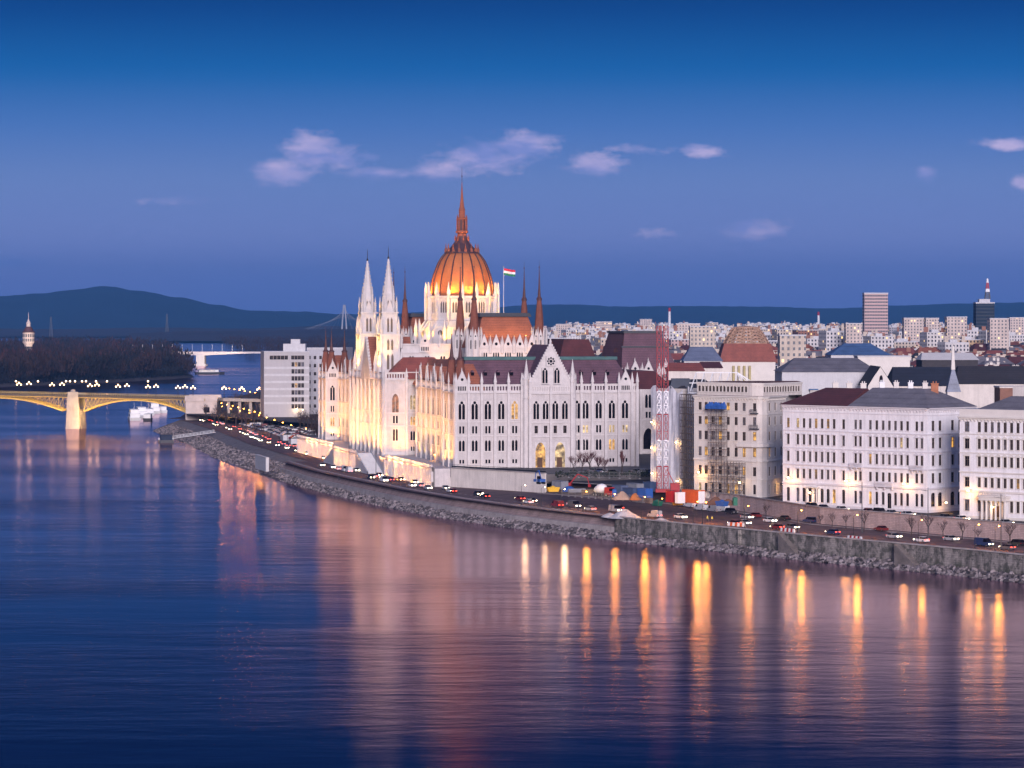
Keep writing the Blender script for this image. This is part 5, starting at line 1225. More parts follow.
m_ = MB(); m_.box(-8, 9.5, -11.6, 12, -1, bz(BX1) - .95); m_.box(-8.4, 9.8, -12.2, -11.003, bz(BX1) - 1.6, bz(BX1) + 1.5); m_.box(-8.4, 9.8, 11.003, 12.2, bz(BX1) - 1.6, bz(BX1) + 1.5); m_.box(2.2, 5.4, -11.75, -11.603, 10, 13, 1); m_.build('abutment', [mat('abutment_stone', (.55, .47, .42), .9, .2, .3), GLASS], br)
# approach viaduct into the city
m_ = MB(); a = [(BX1 + 9.5 + k * 6, YB1 + 1 + k * 2, bz(BX1) - k * .22) for k in range(12)]
rb(m_, a, 20, 1.6)
for k in range(1, 12): m_.box(a[k][0] - BX1 - .8, a[k][0] - BX1 + .8, a[k][1] - YB1 - 9, a[k][1] - YB1 + 9, 2, a[k][2] - 1.61)
m_.build('approach_span', BRST, br)
for x, y, z, e in [(BXP + 16, -16, 4, 0), (BXP - 18, -16, 4, 0)]: lamp('SPOT', 'bridge_floodlight', (x, by(x) - 22, 3), 9000, GOLD, (x, by(x), 15), .3, 130)
for k in range(7): x = BXP + 9 + k * 8; lamp('SPOT', 'bridge_floodlight', (x, by(x) - 16, 8), 2600, (1, .62, .14), (x, by(x) - 6, 17), .2, 130)
for k in range(6): x = BXP - 9 - k * 9; lamp('SPOT', 'bridge_floodlight', (x, by(x) - 16, 8), 2600, (1, .62, .14), (x, by(x) - 6, 17), .2, 130)
lamp('SPOT', 'bridge_floodlight', (BXP + 12, by(BXP) - 24, 2), 16000, WARM_, (BXP, by(BXP) - 10, 8), .3, 70)
for k in (3, 7): lamp('SPOT', 'bridge_floodlight', (a[k][0], a[k][1] - 34, 6), 22000, (1, .55, .12), (a[k][0] + 6, a[k][1] - 9, 15), .3, 120)
# globe lamps on the bridge
cd = thing('globe_lamp', 'iron candelabra with white globes at the near parapet of the arch bridge', 'street lamp', (0, 0, 0)); m_ = MB(); m_.lathe(0, 0, [(.34, 0), (.3, .8), (.16, 1.0), (.12, 5.4)], 8); m_.tube((-1.1, 0, 5.0), (1.1, 0, 5.0), .08); m_.tube((0, -1.1, 5.0), (0, 1.1, 5.0), .08); m_.build('pole', BLACK, cd)
def globe(r): 
    g = MB(); g.lathe(0, 0, [(r * math.sin(PI * k / 6), -r * math.cos(PI * k / 6)) for k in range(7)], 8); return g
GLB = globe(.42).mesh('globe', emit('globe_glow', (1.0, .66, .34), 6), True)
for x, y, z in ((-1.1, 0, 5.5), (1.1, 0, 5.5), (0, 0, 6.5)): link('globe', GLB, cd, (x, y, z))
first = True; ords = 'first second third fourth fifth sixth seventh eighth ninth tenth'.split()
for side, pxs, nm in ((-1, (19, 52, 90, 118, 148, 178, 193), 'near'), (1, (29, 62, 97, 127, 156, 185), 'far')):
    for i, px in enumerate(pxs):
        Y = by(xat(px, 1740)) + side * 9.6; x = xat(px, Y); lab = f'globe candelabra lamp, {ords[i]} from the left on the {nm} parapet of the bridge'
        if first: cd.location = (x, Y, bz(x)); cd['label'] = lab; cd['group'] = 'globe lamps on the arch bridge'; first = False
        else: clone(cd, (x, Y, bz(x)), 0, lab, 'globe lamps on the arch bridge')
        if i % 2 == 0: lamp('POINT', 'globe_light', (x, Y, bz(x) + 6.0), 160, (1, .72, .4), None, .5)
for i in range(7):
    k = i * 1.6 + .6; x, Y, z = a[0][0] + k * 6, a[0][1] + k * 2 - 9, a[0][2] - k * .22
    clone(cd, (x, Y, z), 0, f'globe candelabra lamp, {ords[i]} past the bridge abutment toward the white office', 'globe lamps on the arch bridge')
    lamp('POINT', 'globe_light', (x, Y, z + 6), 900, (1, .50, .13), None, .5)
# far concrete bridge
Yf = 4030; x0, x1 = xat(120, Yf + 30), xat(268, Yf); fb_ = thing('far_bridge', 'pale concrete girder bridge far upstream beyond the wooded island', 'bridge', (xat(201, Yf), Yf, 0)); X0 = xat(201, Yf); m_ = MB()
pts = [(x0 + (x1 - x0) * k / 30, Yf + 18 - 18 * k / 30) for k in range(31)]
for p, q in zip(pts[:-1], pts[1:]):
    d0 = min(abs(p[0] - X0), 70) / 70; d1 = min(abs(q[0] - X0), 70) / 70
    m_.bar((p[0] - X0, p[1] - Yf, 18.6), (q[0] - X0, q[1] - Yf, 18.6), 26, 2.2 + 3.0 * (1 - (d0 + d1) / 2) ** 1.4)
m_.build('girder', mat('pale_girder', (.62, .56, .54), .8, .1, .1), fb_); m_ = MB(); m_.box(-5.5, 5.5, -10, 12, -2, 14); m_.box(-7.5, 7.5, -12, 14, -2, 2); m_.build('pier', CONC, fb_)
m_ = MB()
for k in range(12): p = pts[k * 2 + 3]; m_.tube((p[0] - X0, p[1] - Yf - 12, 18.6), (p[0] - X0, p[1] - Yf - 12, 28), .2)
m_.build('lamp_posts', STEEL, fb_)
lamp('SPOT', 'bridge_floodlight', (X0 + 40, Yf - 60, 3), 90000, (1, .7, .45), (X0 - 10, Yf, 17), .5, 140)
# far railway bridge, a thin dark truss
Yr = 8600; x0, x1 = xat(150, Yr), xat(275, Yr); fr_ = thing('rail_bridge', 'thin dark truss bridge on the far river under the hills', 'bridge', ((x0 + x1) / 2, Yr, 0)); xm = (x0 + x1) / 2; m_ = MB()
m_.bar((x0 - xm, 0, 10), (x1 - xm, 0, 10), 8, 2.2); m_.bar((x0 - xm, 0, 18), (x1 - xm, 0, 18), 8, 1.4)
for k in range(32):
    x = x0 - xm + (x1 - x0) * k / 32; d = (x1 - x0) / 32; m_.tube((x, 0, 9), (x + d, 0, 17.5), .7); m_.tube((x + d, 0, 9), (x, 0, 17.5), .7)
m_.build('truss', mat('grey_green_steel', (.10, .13, .14)), fr_); m_ = MB()
for k in range(6): x = x0 - xm + (x1 - x0) * (k + .5) / 6; m_.box(x - 4, x + 4, -6, 6, -2, 8)
m_.build('piers', BRST, fr_)
# cable stayed bridge pylon in the haze
Yp = 9200
for px, ht, lab in ((344.3, 103, 'tall pale cable stayed bridge pylon in the haze left of the spires'),):
    p_ = thing('bridge_pylon', lab, 'bridge', (xat(px, Yp), Yp, 0)); m_ = MB()
    for s_ in (-1, 1): m_.tube((s_ * 9, 0, 0), (s_ * 1.8, 0, ht), 3.6, 2.4, 4)
    m_.box(-14, 14, -8, 8, 14, 16); m_.build('legs', mat('pylon_grey', (.30, .31, .34)), p_); m_ = MB()
    for k in range(9):
        for s_ in (-1, 1): m_.tube((0, 0, ht - 4 - k * 4), (s_ * (30 + k * 16), -s_ * 25, 17), .25)
    m_.build('cables', STEEL, p_)
for px, Y, ytop, lab in ((51, 8800, 317.5, 'thin lattice mast in the haze above the wooded island, left one'), (167, 8800, 314.5, 'thin lattice mast in the haze above the river bend'), (669.5, 7000, 308, 'tall pale factory chimney on the right horizon'), (818.5, 7500, 312, 'short pale chimney on the horizon left of the office tower')):
    if px > 600:
        o = thing('chimney', lab, 'chimney', (xat(px, Y), Y, UZ)); m_ = MB(); m_.lathe(0, 0, [(3.6, 0), (2.6, zat(ytop, Y) - UZ)], 8); m_.build('shaft', WHITEP, o); m_ = MB(); m_.lathe(0, 0, [(2.75, zat(ytop, Y) - UZ - 8), (2.72, zat(ytop, Y) - UZ + .5)], 8); m_.build('rim', REDP, o)
    else:
        o = thing('lattice_mast', lab, 'mast', (xat(px, Y), Y, 2)); m_ = MB(); h_ = zat(ytop, Y)
        for s_ in (-1, 1): m_.tube((s_ * 5, 0, 0), (s_ * .8, 0, h_), .8)
        for k in range(10): m_.tube((-5 + k * .45, 0, h_ * k / 10), (5 - k * .45, 0, h_ * (k + 1) / 10), .45); m_.tube((5 - k * .45, 0, h_ * k / 10), (-5 + k * .45, 0, h_ * (k + 1) / 10), .45)
        m_.build('lattice', DGREY, o)
# ---------------------------------------------------------------- island wood: a mass of bare crowns
random.seed(21)
def inside(p, poly):
    c = False; j = len(poly) - 1
    for i in range(len(poly)):
        if (poly[i][1] > p[1]) != (poly[j][1] > p[1]) and p[0] < (poly[j][0] - poly[i][0]) * (p[1] - poly[i][1]) / (poly[j][1] - poly[i][1]) + poly[i][0]: c = not c
        j = i
    return c
WOODS = [mat('bare_wood_brown', (.034, .020, .018), .95, .4, .04), mat('bare_wood_red', (.060, .025, .022), .95, .35, .05), mat('bare_wood_dark', (.016, .014, .015), .95, .4, .05)]
def crown(mb, x, y, z, h, r, n, mi):
    """bare winter crown: a sheaf of up-swept twig blades round short limbs"""
    mb.tube((x, y, z), (x + ru(-.3, .3), y, z + h * .55), .35, .16, 3, 2)
    for k in range(n):
        a = R() * 2 * PI; rr = r * math.sqrt(R()); zz = z + h * (.28 + .62 * R() * (1 - .45 * (rr / r) ** 2)); px, py = x + rr * math.cos(a), y + rr * math.sin(a)
        L = h * ru(.10, .2); w = h * ru(.018, .045); t_ = ru(-.6, .6); b_ = R() * PI; ox, oy = math.cos(b_) * w, math.sin(b_) * w; lx, ly = L * .5 * math.cos(a) * ru(.2, 1), L * .5 * math.sin(a) * ru(.2, 1)
        mb.face([(px - ox, py - oy, zz), (px + ox, py + oy, zz), (px + lx + ox * .2, py + ly, zz + L)], mi)
wd = MB(); cnt = 0
while cnt < 1150:
    f_ = R() ** 1.7; p = (ru(-1150, -335), 2660 + 3400 * f_)
    if not inside(p, ISL): continue
    if p[0] / p[1] < -.185: continue
    near = p[1] < 3300; h_ = ru(17, 30) * (1.0 if p[1] > 2800 else .85); mi = 1 if (R() < .14 and p[1] > 3000) else (0 if R() < .75 else 2)
    crown(wd, p[0], p[1], 1.8, h_, h_ * ru(.28, .42), 120 if near else 70, mi); cnt += 1
for k in range(500):                                      # undergrowth on the rim
    i = random.randrange(0, 4); q = along(ISL[i], ISL[i + 1], R()); crown(wd, q[0] - ru(3, 20), q[1] + ru(3, 25), 1.5, ru(5, 13), ru(3, 5), 40, 2)
tag(wd.build('island_wood', WOODS), kind='stuff')
fw = MB()
for k in range(900):
    Y = ru(4600, 8000); px = ru(195, 345); 
    ex = xat(262, Y) - (Y - 4000) * .03
    x = xat(px, Y)
    if x < ex: continue
    crown(fw, x, Y, 2, ru(12, 22), ru(7, 12), 26, 0)
tag(fw.build('far_bank_wood', WOODS), kind='stuff')
# water tower
Yw = 3900; o = thing('water_tower', 'round stone water tower with a dark cap and lantern above the island wood', 'tower', (xat(28.5, Yw), Yw, 2)); m_ = MB(); m_.lathe(0, 0, [(5.4, 0), (5.0, 26), (6.2, 28), (7.6, 30), (7.6, 42.4)], 20); m_.build('shaft', mat('tower_stone', (.60, .50, .44)), o); m_ = MB()
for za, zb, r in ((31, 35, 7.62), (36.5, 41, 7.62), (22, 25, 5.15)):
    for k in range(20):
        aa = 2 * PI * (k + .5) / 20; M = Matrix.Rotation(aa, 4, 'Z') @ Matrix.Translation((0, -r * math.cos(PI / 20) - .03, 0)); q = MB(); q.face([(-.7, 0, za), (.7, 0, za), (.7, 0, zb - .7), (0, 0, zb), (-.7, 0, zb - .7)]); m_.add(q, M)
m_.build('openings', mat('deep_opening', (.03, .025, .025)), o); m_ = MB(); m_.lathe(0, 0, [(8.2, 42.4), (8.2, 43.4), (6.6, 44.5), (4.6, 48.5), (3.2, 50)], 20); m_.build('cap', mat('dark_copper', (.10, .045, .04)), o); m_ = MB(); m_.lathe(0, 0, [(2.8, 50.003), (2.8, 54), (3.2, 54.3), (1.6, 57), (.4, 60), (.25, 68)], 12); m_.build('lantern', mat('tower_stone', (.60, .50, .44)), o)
lamp('SPOT', 'tower_floodlight', (o.location[0] + 14, Yw - 34, 26), 26000, (1, .75, .5), (o.location[0], Yw, 42), .5, 60)
# small lights among the island trees
pst = MB(); pst.lathe(0, 0, [(.1, 0), (.07, 6)], 6)
pl0 = thing('park_lamp', 'small park lamp', 'street lamp'); pst.build('pole', BLACK, pl0); link('globe', globe(.7).mesh('globe', emit('globe_glow', (1.0, .66, .34), 6), True), pl0, (0, 0, 6.3))
for i, px in enumerate((66, 70, 75, 82, 86, 96, 107, 148, 16, 38)):
    Y = 2640; x = xat(px, Y); lab = f'small park lamp on the island shore, {ords[i]} of the lights above the bridge'
    if i == 0: pl0.location = (x, Y, 2.0); pl0['label'] = lab; pl0['group'] = 'park lamps on the island shore'
    else: clone(pl0, (x, Y, 2.0), 0, lab, 'park lamps on the island shore')
# ---------------------------------------------------------------- boats
def boat(name, label, px, py, L, Wd, h, decks, rz, group=None, z=0, colr=None):
    x, y = gp(px, py); o = thing(name, label, 'boat', (x, y, z), rz, group); m_ = MB()
    pl = [(-L / 2, -Wd / 2), (L * .32, -Wd / 2), (L / 2, 0), (L * .32, Wd / 2), (-L / 2, Wd / 2)]; m_.frus([(a * .94, c * .85) for a, c in pl], -.6, pl, h); m_.build('hull', colr or WHITEP, o); zz = h
    for d in range(decks):
        s_ = .8 - .16 * d; w_ = .84 - .1 * d; m_ = MB(); m_.box(-L * .46 * s_ - .5, L * .34 * s_, -Wd / 2 * w_, Wd / 2 * w_, zz + .003, zz + 2.3); m_.box(-L * .46 * s_ - .9, L * .34 * s_ + .5, -Wd / 2 * w_ - .2, Wd / 2 * w_ + .2, zz + 2.303, zz + 2.5); cb = m_.build('cabin', WHITEP, o); m_ = MB()
        n = int(L * .7 * s_ / 1.6)
        for k in range(n):
            for s2 in (-1, 1): xx = -L * .46 * s_ + .3 + k * 1.6; yy = s2 * (Wd / 2 * w_ + .012); q = [(xx, yy, zz + .9), (xx + 1.1, yy, zz + .9), (xx + 1.1, yy, zz + 1.8), (xx, yy, zz + 1.8)]; m_.face(q if s2 < 0 else q[::-1])
        m_.build('cabin_windows', LITP if (d + int(px)) % 3 == 0 else GLASS, cb); zz += 2.5
    m_ = MB(); m_.tube((-L * .05, 0, zz), (-L * .05, 0, zz + 4), .08); m_.build('mast', STEEL, o); return o
for i, (px, py, L, dk, lab) in enumerate(((134, 420, 30, 2, 'white two deck river boat, nearest of the moored row'), (141, 417.5, 34, 2, 'white two deck river boat moored second in the row'), (148, 415, 30, 1, 'low white river boat moored third in the row'), (154, 413, 36, 2, 'white river boat moored fourth in the row, under the bridge arch'), (161, 412.5, 26, 1, 'small white boat moored closest to the bank under the bridge'))):
    boat('river_boat', lab, px, py, L, 7, 1.8, dk, 1.75, 'boats moored below the bridge')
boat('tug_boat', 'dark low work boat just in front of the moored white boats', 148, 420.5, 16, 5, 1.6, 1, 1.6, None, 0, DGREY)
boat('river_barge', 'small dark barge alone on the water beyond the island tip', 210, 374, 34, 8, 2.2, 1, .3, None, 0, DGREY)
x, y = gp(166, 442.5); o = thing('landing_stage', 'dark floating landing stage at the end of a white gangway', 'pontoon', (x, y, 0), .2); m_ = MB(); m_.box(-3.6, 3.6, -4, 4, -.5, 1.3); m_.build('pontoon', DGREY, o); m_ = MB(); m_.box(-2.8, 2.8, -2.6, 2.6, 1.303, 3.6); m_.box(-3.2, 3.2, -3, 3, 3.603, 3.9); m_.build('cabin', mat('navy_cabin', (.03, .04, .07)), o); m_ = MB()
for k in range(8):
    for xx in (-3.5, 3.5): m_.tube((xx, -3.9 + k * 1.1, 1.3), (xx, -3.9 + k * 1.1, 2.4), .05)
m_.build('railing', STEEL, o)
q = gp(214, 434, 5.0); g_ = thing('gangway', 'long white gangway from the landing stage up to the quay', 'gangway', (x, y, 0)); m_ = MB(); e = (q[0] - x, q[1] - y, 5.9)
m_.bar((2, 1, 1.9), e, 2.2, .3)
for s_ in (-1.05, 1.05):
    for zz in (.6, 1.2): m_.bar((2, 1 + s_, 1.9 + zz), (e[0], e[1] + s_, e[2] + zz), .14, .12)
    for k in range(14): t_ = k / 13; m_.tube((2 + (e[0] - 2) * t_, 1 + s_ + (e[1] - 1) * t_, 1.9 + 4 * t_), (2 + (e[0] - 2) * t_, 1 + s_ + (e[1] - 1) * t_, 3.1 + 4 * t_), .05)
m_.build('walkway', WHITEP, g_)
# ================================================================ vehicles, lamps, trees, people and the building site
random.seed(5)
def paint(name, col): return mat(name, col, .35, .08, 1, spec=.5)
PAINTS = {'white': paint('car_white', (.62, .62, .62)), 'black': paint('car_black', (.012, .012, .014)), 'dark red': paint('car_dark_red', (.16, .018, .02)), 'silver': paint('car_silver', (.34, .35, .37)), 'dark blue': paint('car_dark_blue', (.02, .035, .10)), 'grey': paint('car_grey', (.10, .10, .11)), 'orange': paint('car_orange', (.5, .16, .03)), 'yellow': YELLOWP, 'blue': BLUEP, 'red': REDP}
HEADO = mat('headlamp_glass', (.45, .45, .45), .2, .05, 1); TAILO = mat('tail_lamp_glass', (.20, .01, .01), .3, .05, 1)
def car_parts(kind):
    """side profile lofted across the width: lower body, glazed cabin, roof"""
    L, Wd = {'car': (4.3, 1.75), 'suv': (4.6, 1.88), 'van': (5.2, 1.98)}[kind]; h = L / 2
    prof = {'car': ([(-h, .35), (-h + .05, .85), (-h + .55, .95), (h - 1.1, .92), (h - .12, .72), (h, .40), (h - .1, .25), (-h + .1, .25)], [(-h + .55, .93), (-h + 1.0, 1.40), (.35, 1.42), (h - 1.15, .93)]),
            'suv': ([(-h, .4), (-h + .02, 1.0), (h - 1.25, 1.05), (h - .1, .85), (h, .45), (h - .1, .3), (-h + .1, .3)], [(-h + .08, 1.0), (-h + .35, 1.68), (.5, 1.70), (h - 1.3, 1.05)]),
            'van': ([(-h, .4), (-h, 1.15), (h - .7, 1.15), (h - .08, .85), (h, .45), (h - .1, .3), (-h + .1, .3)], [(-h + .02, 1.15), (-h + .05, 2.0), (h - 1.6, 2.05), (h - .72, 1.15)])}[kind]
    b = MB(); lo, up = prof
    def loft(mb, pts, w0, w1, mi):
        n = len(pts); zs = [z for _, z in pts]; z0, z1 = min(zs), max(zs)
        def y(z): return w0 + (w1 - w0) * (z - z0) / max(.01, z1 - z0)
        A = [(x, -y(z), z) for x, z in pts]; B = [(x, y(z), z) for x, z in pts]
        mb.face(A, mi); mb.face(B[::-1], mi)
        for i in range(n): j = (i + 1) % n; mb.face([A[j], A[i], B[i], B[j]], mi)
    loft(b, lo, Wd / 2, Wd / 2 * .95, 0)
    c = MB(); loft(c, up, Wd / 2 * .95, Wd / 2 * .80, 0)
    r = MB(); x0, x1, z = up[1][0], up[2][0], up[2][1]; r.frus([(x0 - .05, -Wd * .41), (x1 + .05, -Wd * .41), (x1 + .05, Wd * .41), (x0 - .05, Wd * .41)], z - .05, [(x0 + .1, -Wd * .36), (x1 - .1, -Wd * .36), (x1 - .1, Wd * .36), (x0 + .1, Wd * .36)], z + .05)
    if kind == 'van':                                     # solid load bay panels
        for s in (-1, 1): r.box(-h + .1, .6, s * Wd * .44 - .07, s * Wd * .44 + .07, 1.16, 1.98)
        r.box(-h - .02, -h + .06, -Wd * .42, Wd * .42, 1.16, 1.98)
    for x in (-.05,):                                     # door pillars
        for s in (-1, 1): r.box(x - .05, x + .05, s * Wd * .455 - .03, s * Wd * .455 + .02, up[0][1], z - .1)
    w = MB(); n = 12
    for k in range(n):
        pass
    for s in (-.1, .1):
        pts = [(.32 * math.cos(2 * PI * k / n), s, .32 * math.sin(2 * PI * k / n)) for k in range(n)]; w.face(pts if s < 0 else pts[::-1], 0)
        pts = [(.19 * math.cos(2 * PI * k / n), s * 1.06, .19 * math.sin(2 * PI * k / n)) for k in range(n)]; w.face(pts if s < 0 else pts[::-1], 1)
    for k in range(n):
        a, c_ = 2 * PI * k / n, 2 * PI * (k + 1) / n
        w.face([(.32 * math.cos(a), -.1, .32 * math.sin(a)), (.32 * math.cos(c_), -.1, .32 * math.sin(c_)), (.32 * math.cos(c_), .1, .32 * math.sin(c_)), (.32 * math.cos(a), .1, .32 * math.sin(a))][::-1], 0)
    hl = MB(); hl.box(-.06, .06, -.22, .22, -.09, .09); return L, Wd, h, b, c, r, w, hl
CARM = {}
for kind in ('car', 'suv', 'van'):
    L, Wd, h, b, c, r, w, hl = car_parts(kind)
    CARM[kind] = (L, Wd, h, {k: b.mesh('body', m_) for k, m_ in PAINTS.items()}, c.mesh('cabin_glass', GLASS), {k: r.mesh('car_roof', m_) for k, m_ in PAINTS.items()}, w.mesh('wheel', [RUBBER, STEEL]), hl)
HLON, HLOFF, TLON, TLOFF = (CARM['car'][7].mesh(n_, m_) for n_, m_ in (('headlight', HEADL), ('headlight', HEADO), ('taillight', TAILL), ('taillight', TAILO)))
FARCAR = {}
def car(kind, colr, loc, rz, label, lit=False, far=False, group='cars and vans on the quay and upper street', name=None):
    L, Wd, h, bm, gm, rm, wm, _ = CARM[kind]; name = name or {'car': 'parked_car', 'suv': 'parked_car', 'van': 'delivery_van'}[kind]
    if lit and kind != 'van': name = 'moving_car'
    if far:                                              # a few pixels long: one mesh with its colours
        key = (kind, colr, lit)
        if key not in FARCAR:
            q = MB(); parts = car_parts(kind)
            for src, mi in ((parts[3], 0), (parts[4], 1), (parts[5], 0)):
                z = MB(); z.v, z.f, z.m = src.v, src.f, [mi] * len(src.f); q.add(z, Matrix())
            for x in (-h + .8, h - .8):
                for y in (-Wd / 2 + .1, Wd / 2 - .1): z = MB(); z.v, z.f, z.m = parts[6].v, parts[6].f, [2] * len(parts[6].f); q.add(z, Matrix.Translation((x, y, .32)))
            for y in (-.6, .6):
                for x, mi in ((h - .02, 3), (-h + .02, 4)): z = MB(); z.v, z.f, z.m = parts[7].v, parts[7].f, [mi] * len(parts[7].f); q.add(z, Matrix.Translation((x, y, .68)))
            FARCAR[key] = q.mesh(name, [PAINTS[colr], GLASS, RUBBER, HEADL if lit else HEADO, TAILL if lit else TAILO])
        return tag(link(name, FARCAR[key], None, loc, rz), label, 'car', group)
    o = thing(name, label, 'van' if kind == 'van' else 'car', loc, rz, group)
    link('body', bm[colr], o); link('cabin_glass', gm, o); link('car_roof', rm[colr], o)
    for x in (-h + .8, h - .8):
        for y in (-Wd / 2 + .1, Wd / 2 - .1): link('wheel', wm, o, (x, y, .32))
    for y in (-.6, .6): link('headlight', HLON if lit else HLOFF, o, (h - .05, y, .68)); link('taillight', TLON if lit else TLOFF, o, (-h + .03, y, .78))
    return o
def heading(Y):
    i = min(range(len(EDG) - 1), key=lambda k: abs(EDG[k][1] - Y)); i = max(1, i); a, c = EDG[i - 1], EDG[min(i + 1, len(EDG) - 1)]
    return math.atan2(c[1] - a[1], c[0] - a[0])           # pointing upstream, away from the camera
def at_px(px, py, z): x, y = gp(px, py, z); return (x, y, z + .02)
for px, py, kind, colr, flip, lit, lab in (
    (690.5, 507.5, 'van', 'white', 1, 0, 'white van furthest left in the row parked under the retaining wall'), (701, 510.5, 'van', 'white', 1, 0, 'white van second in the row under the retaining wall'),
    (714, 512, 'van', 'silver', 1, 0, 'silver van parked between a white van and a dark car'), (722.5, 511.5, 'van', 'white', 1, 0, 'white van nearest the tall lamp post under the retaining wall'),
    (731.5, 514, 'suv', 'black', 0, 0, 'black car parked at the right end of the row of white vans'), (678.5, 506.5, 'suv', 'dark blue', 1, 0, 'dark blue car left of the white vans near the orange container'),
    (747, 519, 'car', 'silver', 0, 1, 'silver car driving past the lamp post with headlights on'), (755, 517.5, 'car', 'dark red', 1, 0, 'dark red car parked beside the tall lamp post on the lower quay'),
    (784, 520.5, 'car', 'black', 1, 0, 'black low car parked alone under the retaining wall'), (810, 523, 'suv', 'dark blue', 1, 0, 'large dark blue car parked under the retaining wall by the bare trees'),
    (881, 531, 'car', 'dark red', 1, 0, 'dark red car half hidden behind the bare trees on the lower quay'), (1016, 546, 'suv', 'black', 1, 0, 'black car at the right edge on the lower quay'),
    (770, 522.5, 'car', 'white', 0, 1, 'white car with headlights on, driving in front of the black low car'), (951, 541, 'car', 'silver', 0, 1, 'silver car with headlights on driving on the lower quay behind bare trees'), (984, 545.5, 'car', 'white', 0, 1, 'white car with headlights on driving near the right edge of the lower quay')):
    p = at_px(px, py, QZ); car(kind, colr, p, heading(p[1]) + (PI if not flip else 0), lab, bool(lit))
for px, py, kind, colr, flip, lit, lab in (
    (813, 508.8, 'suv', 'black', 0, 0, 'black car outside the portal of the maroon roofed house'), (824, 509.8, 'car', 'dark blue', 0, 0, 'dark blue car parked right of a black car on the upper street'), (842, 511.3, 'car', 'white', 0, 1, 'white car with headlights on below the maroon roofed house'),
    (869, 513.5, 'car', 'dark red', 0, 0, 'dark red car parked before the long white house'), (880.5, 514.3, 'suv', 'black', 0, 0, 'black car parked right of a red one before the long white house'), (892, 515.2, 'car', 'silver', 0, 0, 'silver car outside the arched door of the long white house'),
    (908, 516.5, 'car', 'white', 0, 1, 'white car with headlights on before the corner of the long white house'), (946, 519.5, 'car', 'grey', 0, 0, 'grey car parked in the side street gap between the white houses'), (962, 521, 'car', 'white', 0, 1, 'white car with headlights on before the columned portal house'), (1006, 525, 'car', 'silver', 0, 1, 'silver car with headlights on below the columned portal')):
    p = at_px(px, py, UZ); car(kind, colr, p, heading(p[1]) + (PI if not flip else 0), lab, bool(lit))
for px, py, kind, colr, lit, lab in ((345, 471.5, 'van', 'white', 0, 'white van standing below the middle loggia of the palace'), (371, 479, 'suv', 'black', 1, 'black car with headlights on below the palace loggia'), (384, 482, 'van', 'white', 1, 'white van with lights on below the palace stairs'), (322, 466.5, 'car', 'silver', 1, 'silver car with lights on below the far palace corner'), (333, 468.5, 'car', 'white', 1, 'white car following a silver one below the far palace corner'), (412, 487, 'car', 'white', 1, 'white car with lights on below the near palace stairs'), (428, 489.5, 'car', 'silver', 1, 'silver car with lights on below the near palace corner'), (451, 492.5, 'car', 'white', 1, 'white car with lights on at the foot of the terrace wall'), (478, 495.5, 'car', 'black', 1, 'black car with lights on under the middle of the terrace wall'), (520, 500.5, 'car', 'dark red', 1, 'dark red car with tail lamps lit past the terrace wall'), (572, 506, 'car', 'white', 1, 'white car with lights on beside the earth bank'), (618, 510, 'car', 'dark red', 1, 'dark red car with tail lamps lit beside the earth bank')):
    p = at_px(px, py, QZ); car(kind, colr, p, heading(p[1]) + (PI if colr != 'dark red' else 0), lab, bool(lit))
cols_ = ['white', 'silver', 'black', 'grey', 'dark red', 'dark blue', 'white', 'silver']
o22, o27 = offset(EDG, 24), offset(EDG, 29)
for i, p in enumerate(EDG):                                # traffic queue toward the bridge
    if not 1150 < p[1] < 1690: continue
    for off, fl in ((o22, PI), (o27, 0)):
        if R() < .6: q = off[i]; cl = cols_[random.randrange(8)]; car('car', cl, (q[0] + ru(-.3, .3), q[1] + ru(-5, 5), QZ + .02), heading(q[1]) + fl, f'{cl} car with lights on in the queue ' + ('coming from the bridge' if fl else 'heading to the bridge'), True, True, 'cars in the queue on the far quay')
for r_, off in enumerate((40, 46, 55, 61, 70)):
    ol = resample(offset(EDGE, off), 2.9)
    for q in ol:
        if not 1330 < q[1] < 1640 or R() < .42: continue
        px = CX + F * q[0] / q[1]
        if px > 312: continue
        cl = cols_[random.randrange(8)]; car('van' if R() < .12 else 'car', cl, (q[0], q[1], QZ + .02), heading(q[1]) + PI / 2 + (PI if r_ % 2 else 0), f'{cl} car parked in the crowded lot between palace and white office', False, True, 'cars parked in the far lot')
o18 = resample(offset(EDGE, 18), 1.0); o15 = resample(offset(EDGE, 14.5), 1.0); last = [0, 0]
for j, ol in enumerate((o15, o18)):
    for q in ol:
        if not 705 < q[1] < 1150: continue
        last[j] += 1
        if last[j] < 17: continue
        last[j] = -int(R() * 26); px = CX + F * q[0] / q[1]; cl = cols_[random.randrange(8)]
        if px > 1030: continue
        wh = 'below the palace river front' if px < 455 else 'below the terrace wall' if px < 548 else 'below the building site' if px < 690 else 'below the beige corner house' if px < 785 else 'below the long white house' if px < 930 else 'below the columned portal house'
        car('car' if R() < .8 else 'van', cl, (q[0], q[1], QZ + .02), heading(q[1]) + (PI if j else 0), f'{cl} car driving by the water {wh}, ' + ('facing the camera' if j else 'heading away'), True, px < 520, 'cars driving along the water')
plz = pw(20, -14, 0)
for i, (px, py, cl) in enumerate(((600, 473, 'dark blue'), (607, 473.6, 'silver'), (613, 474, 'black'), (637, 473.2, 'grey'), (644, 473.5, 'silver'), (651, 473.5, 'dark blue'), (594, 472.5, 'grey'))):
    x, y = gp(px, py, PZ - .35); car('car', cl, (x, y, PZ - .33), .3, f'{cl} car parked on the palace plaza, {ords[i]} of the row by the bushes', False, True, 'cars parked on the palace plaza')
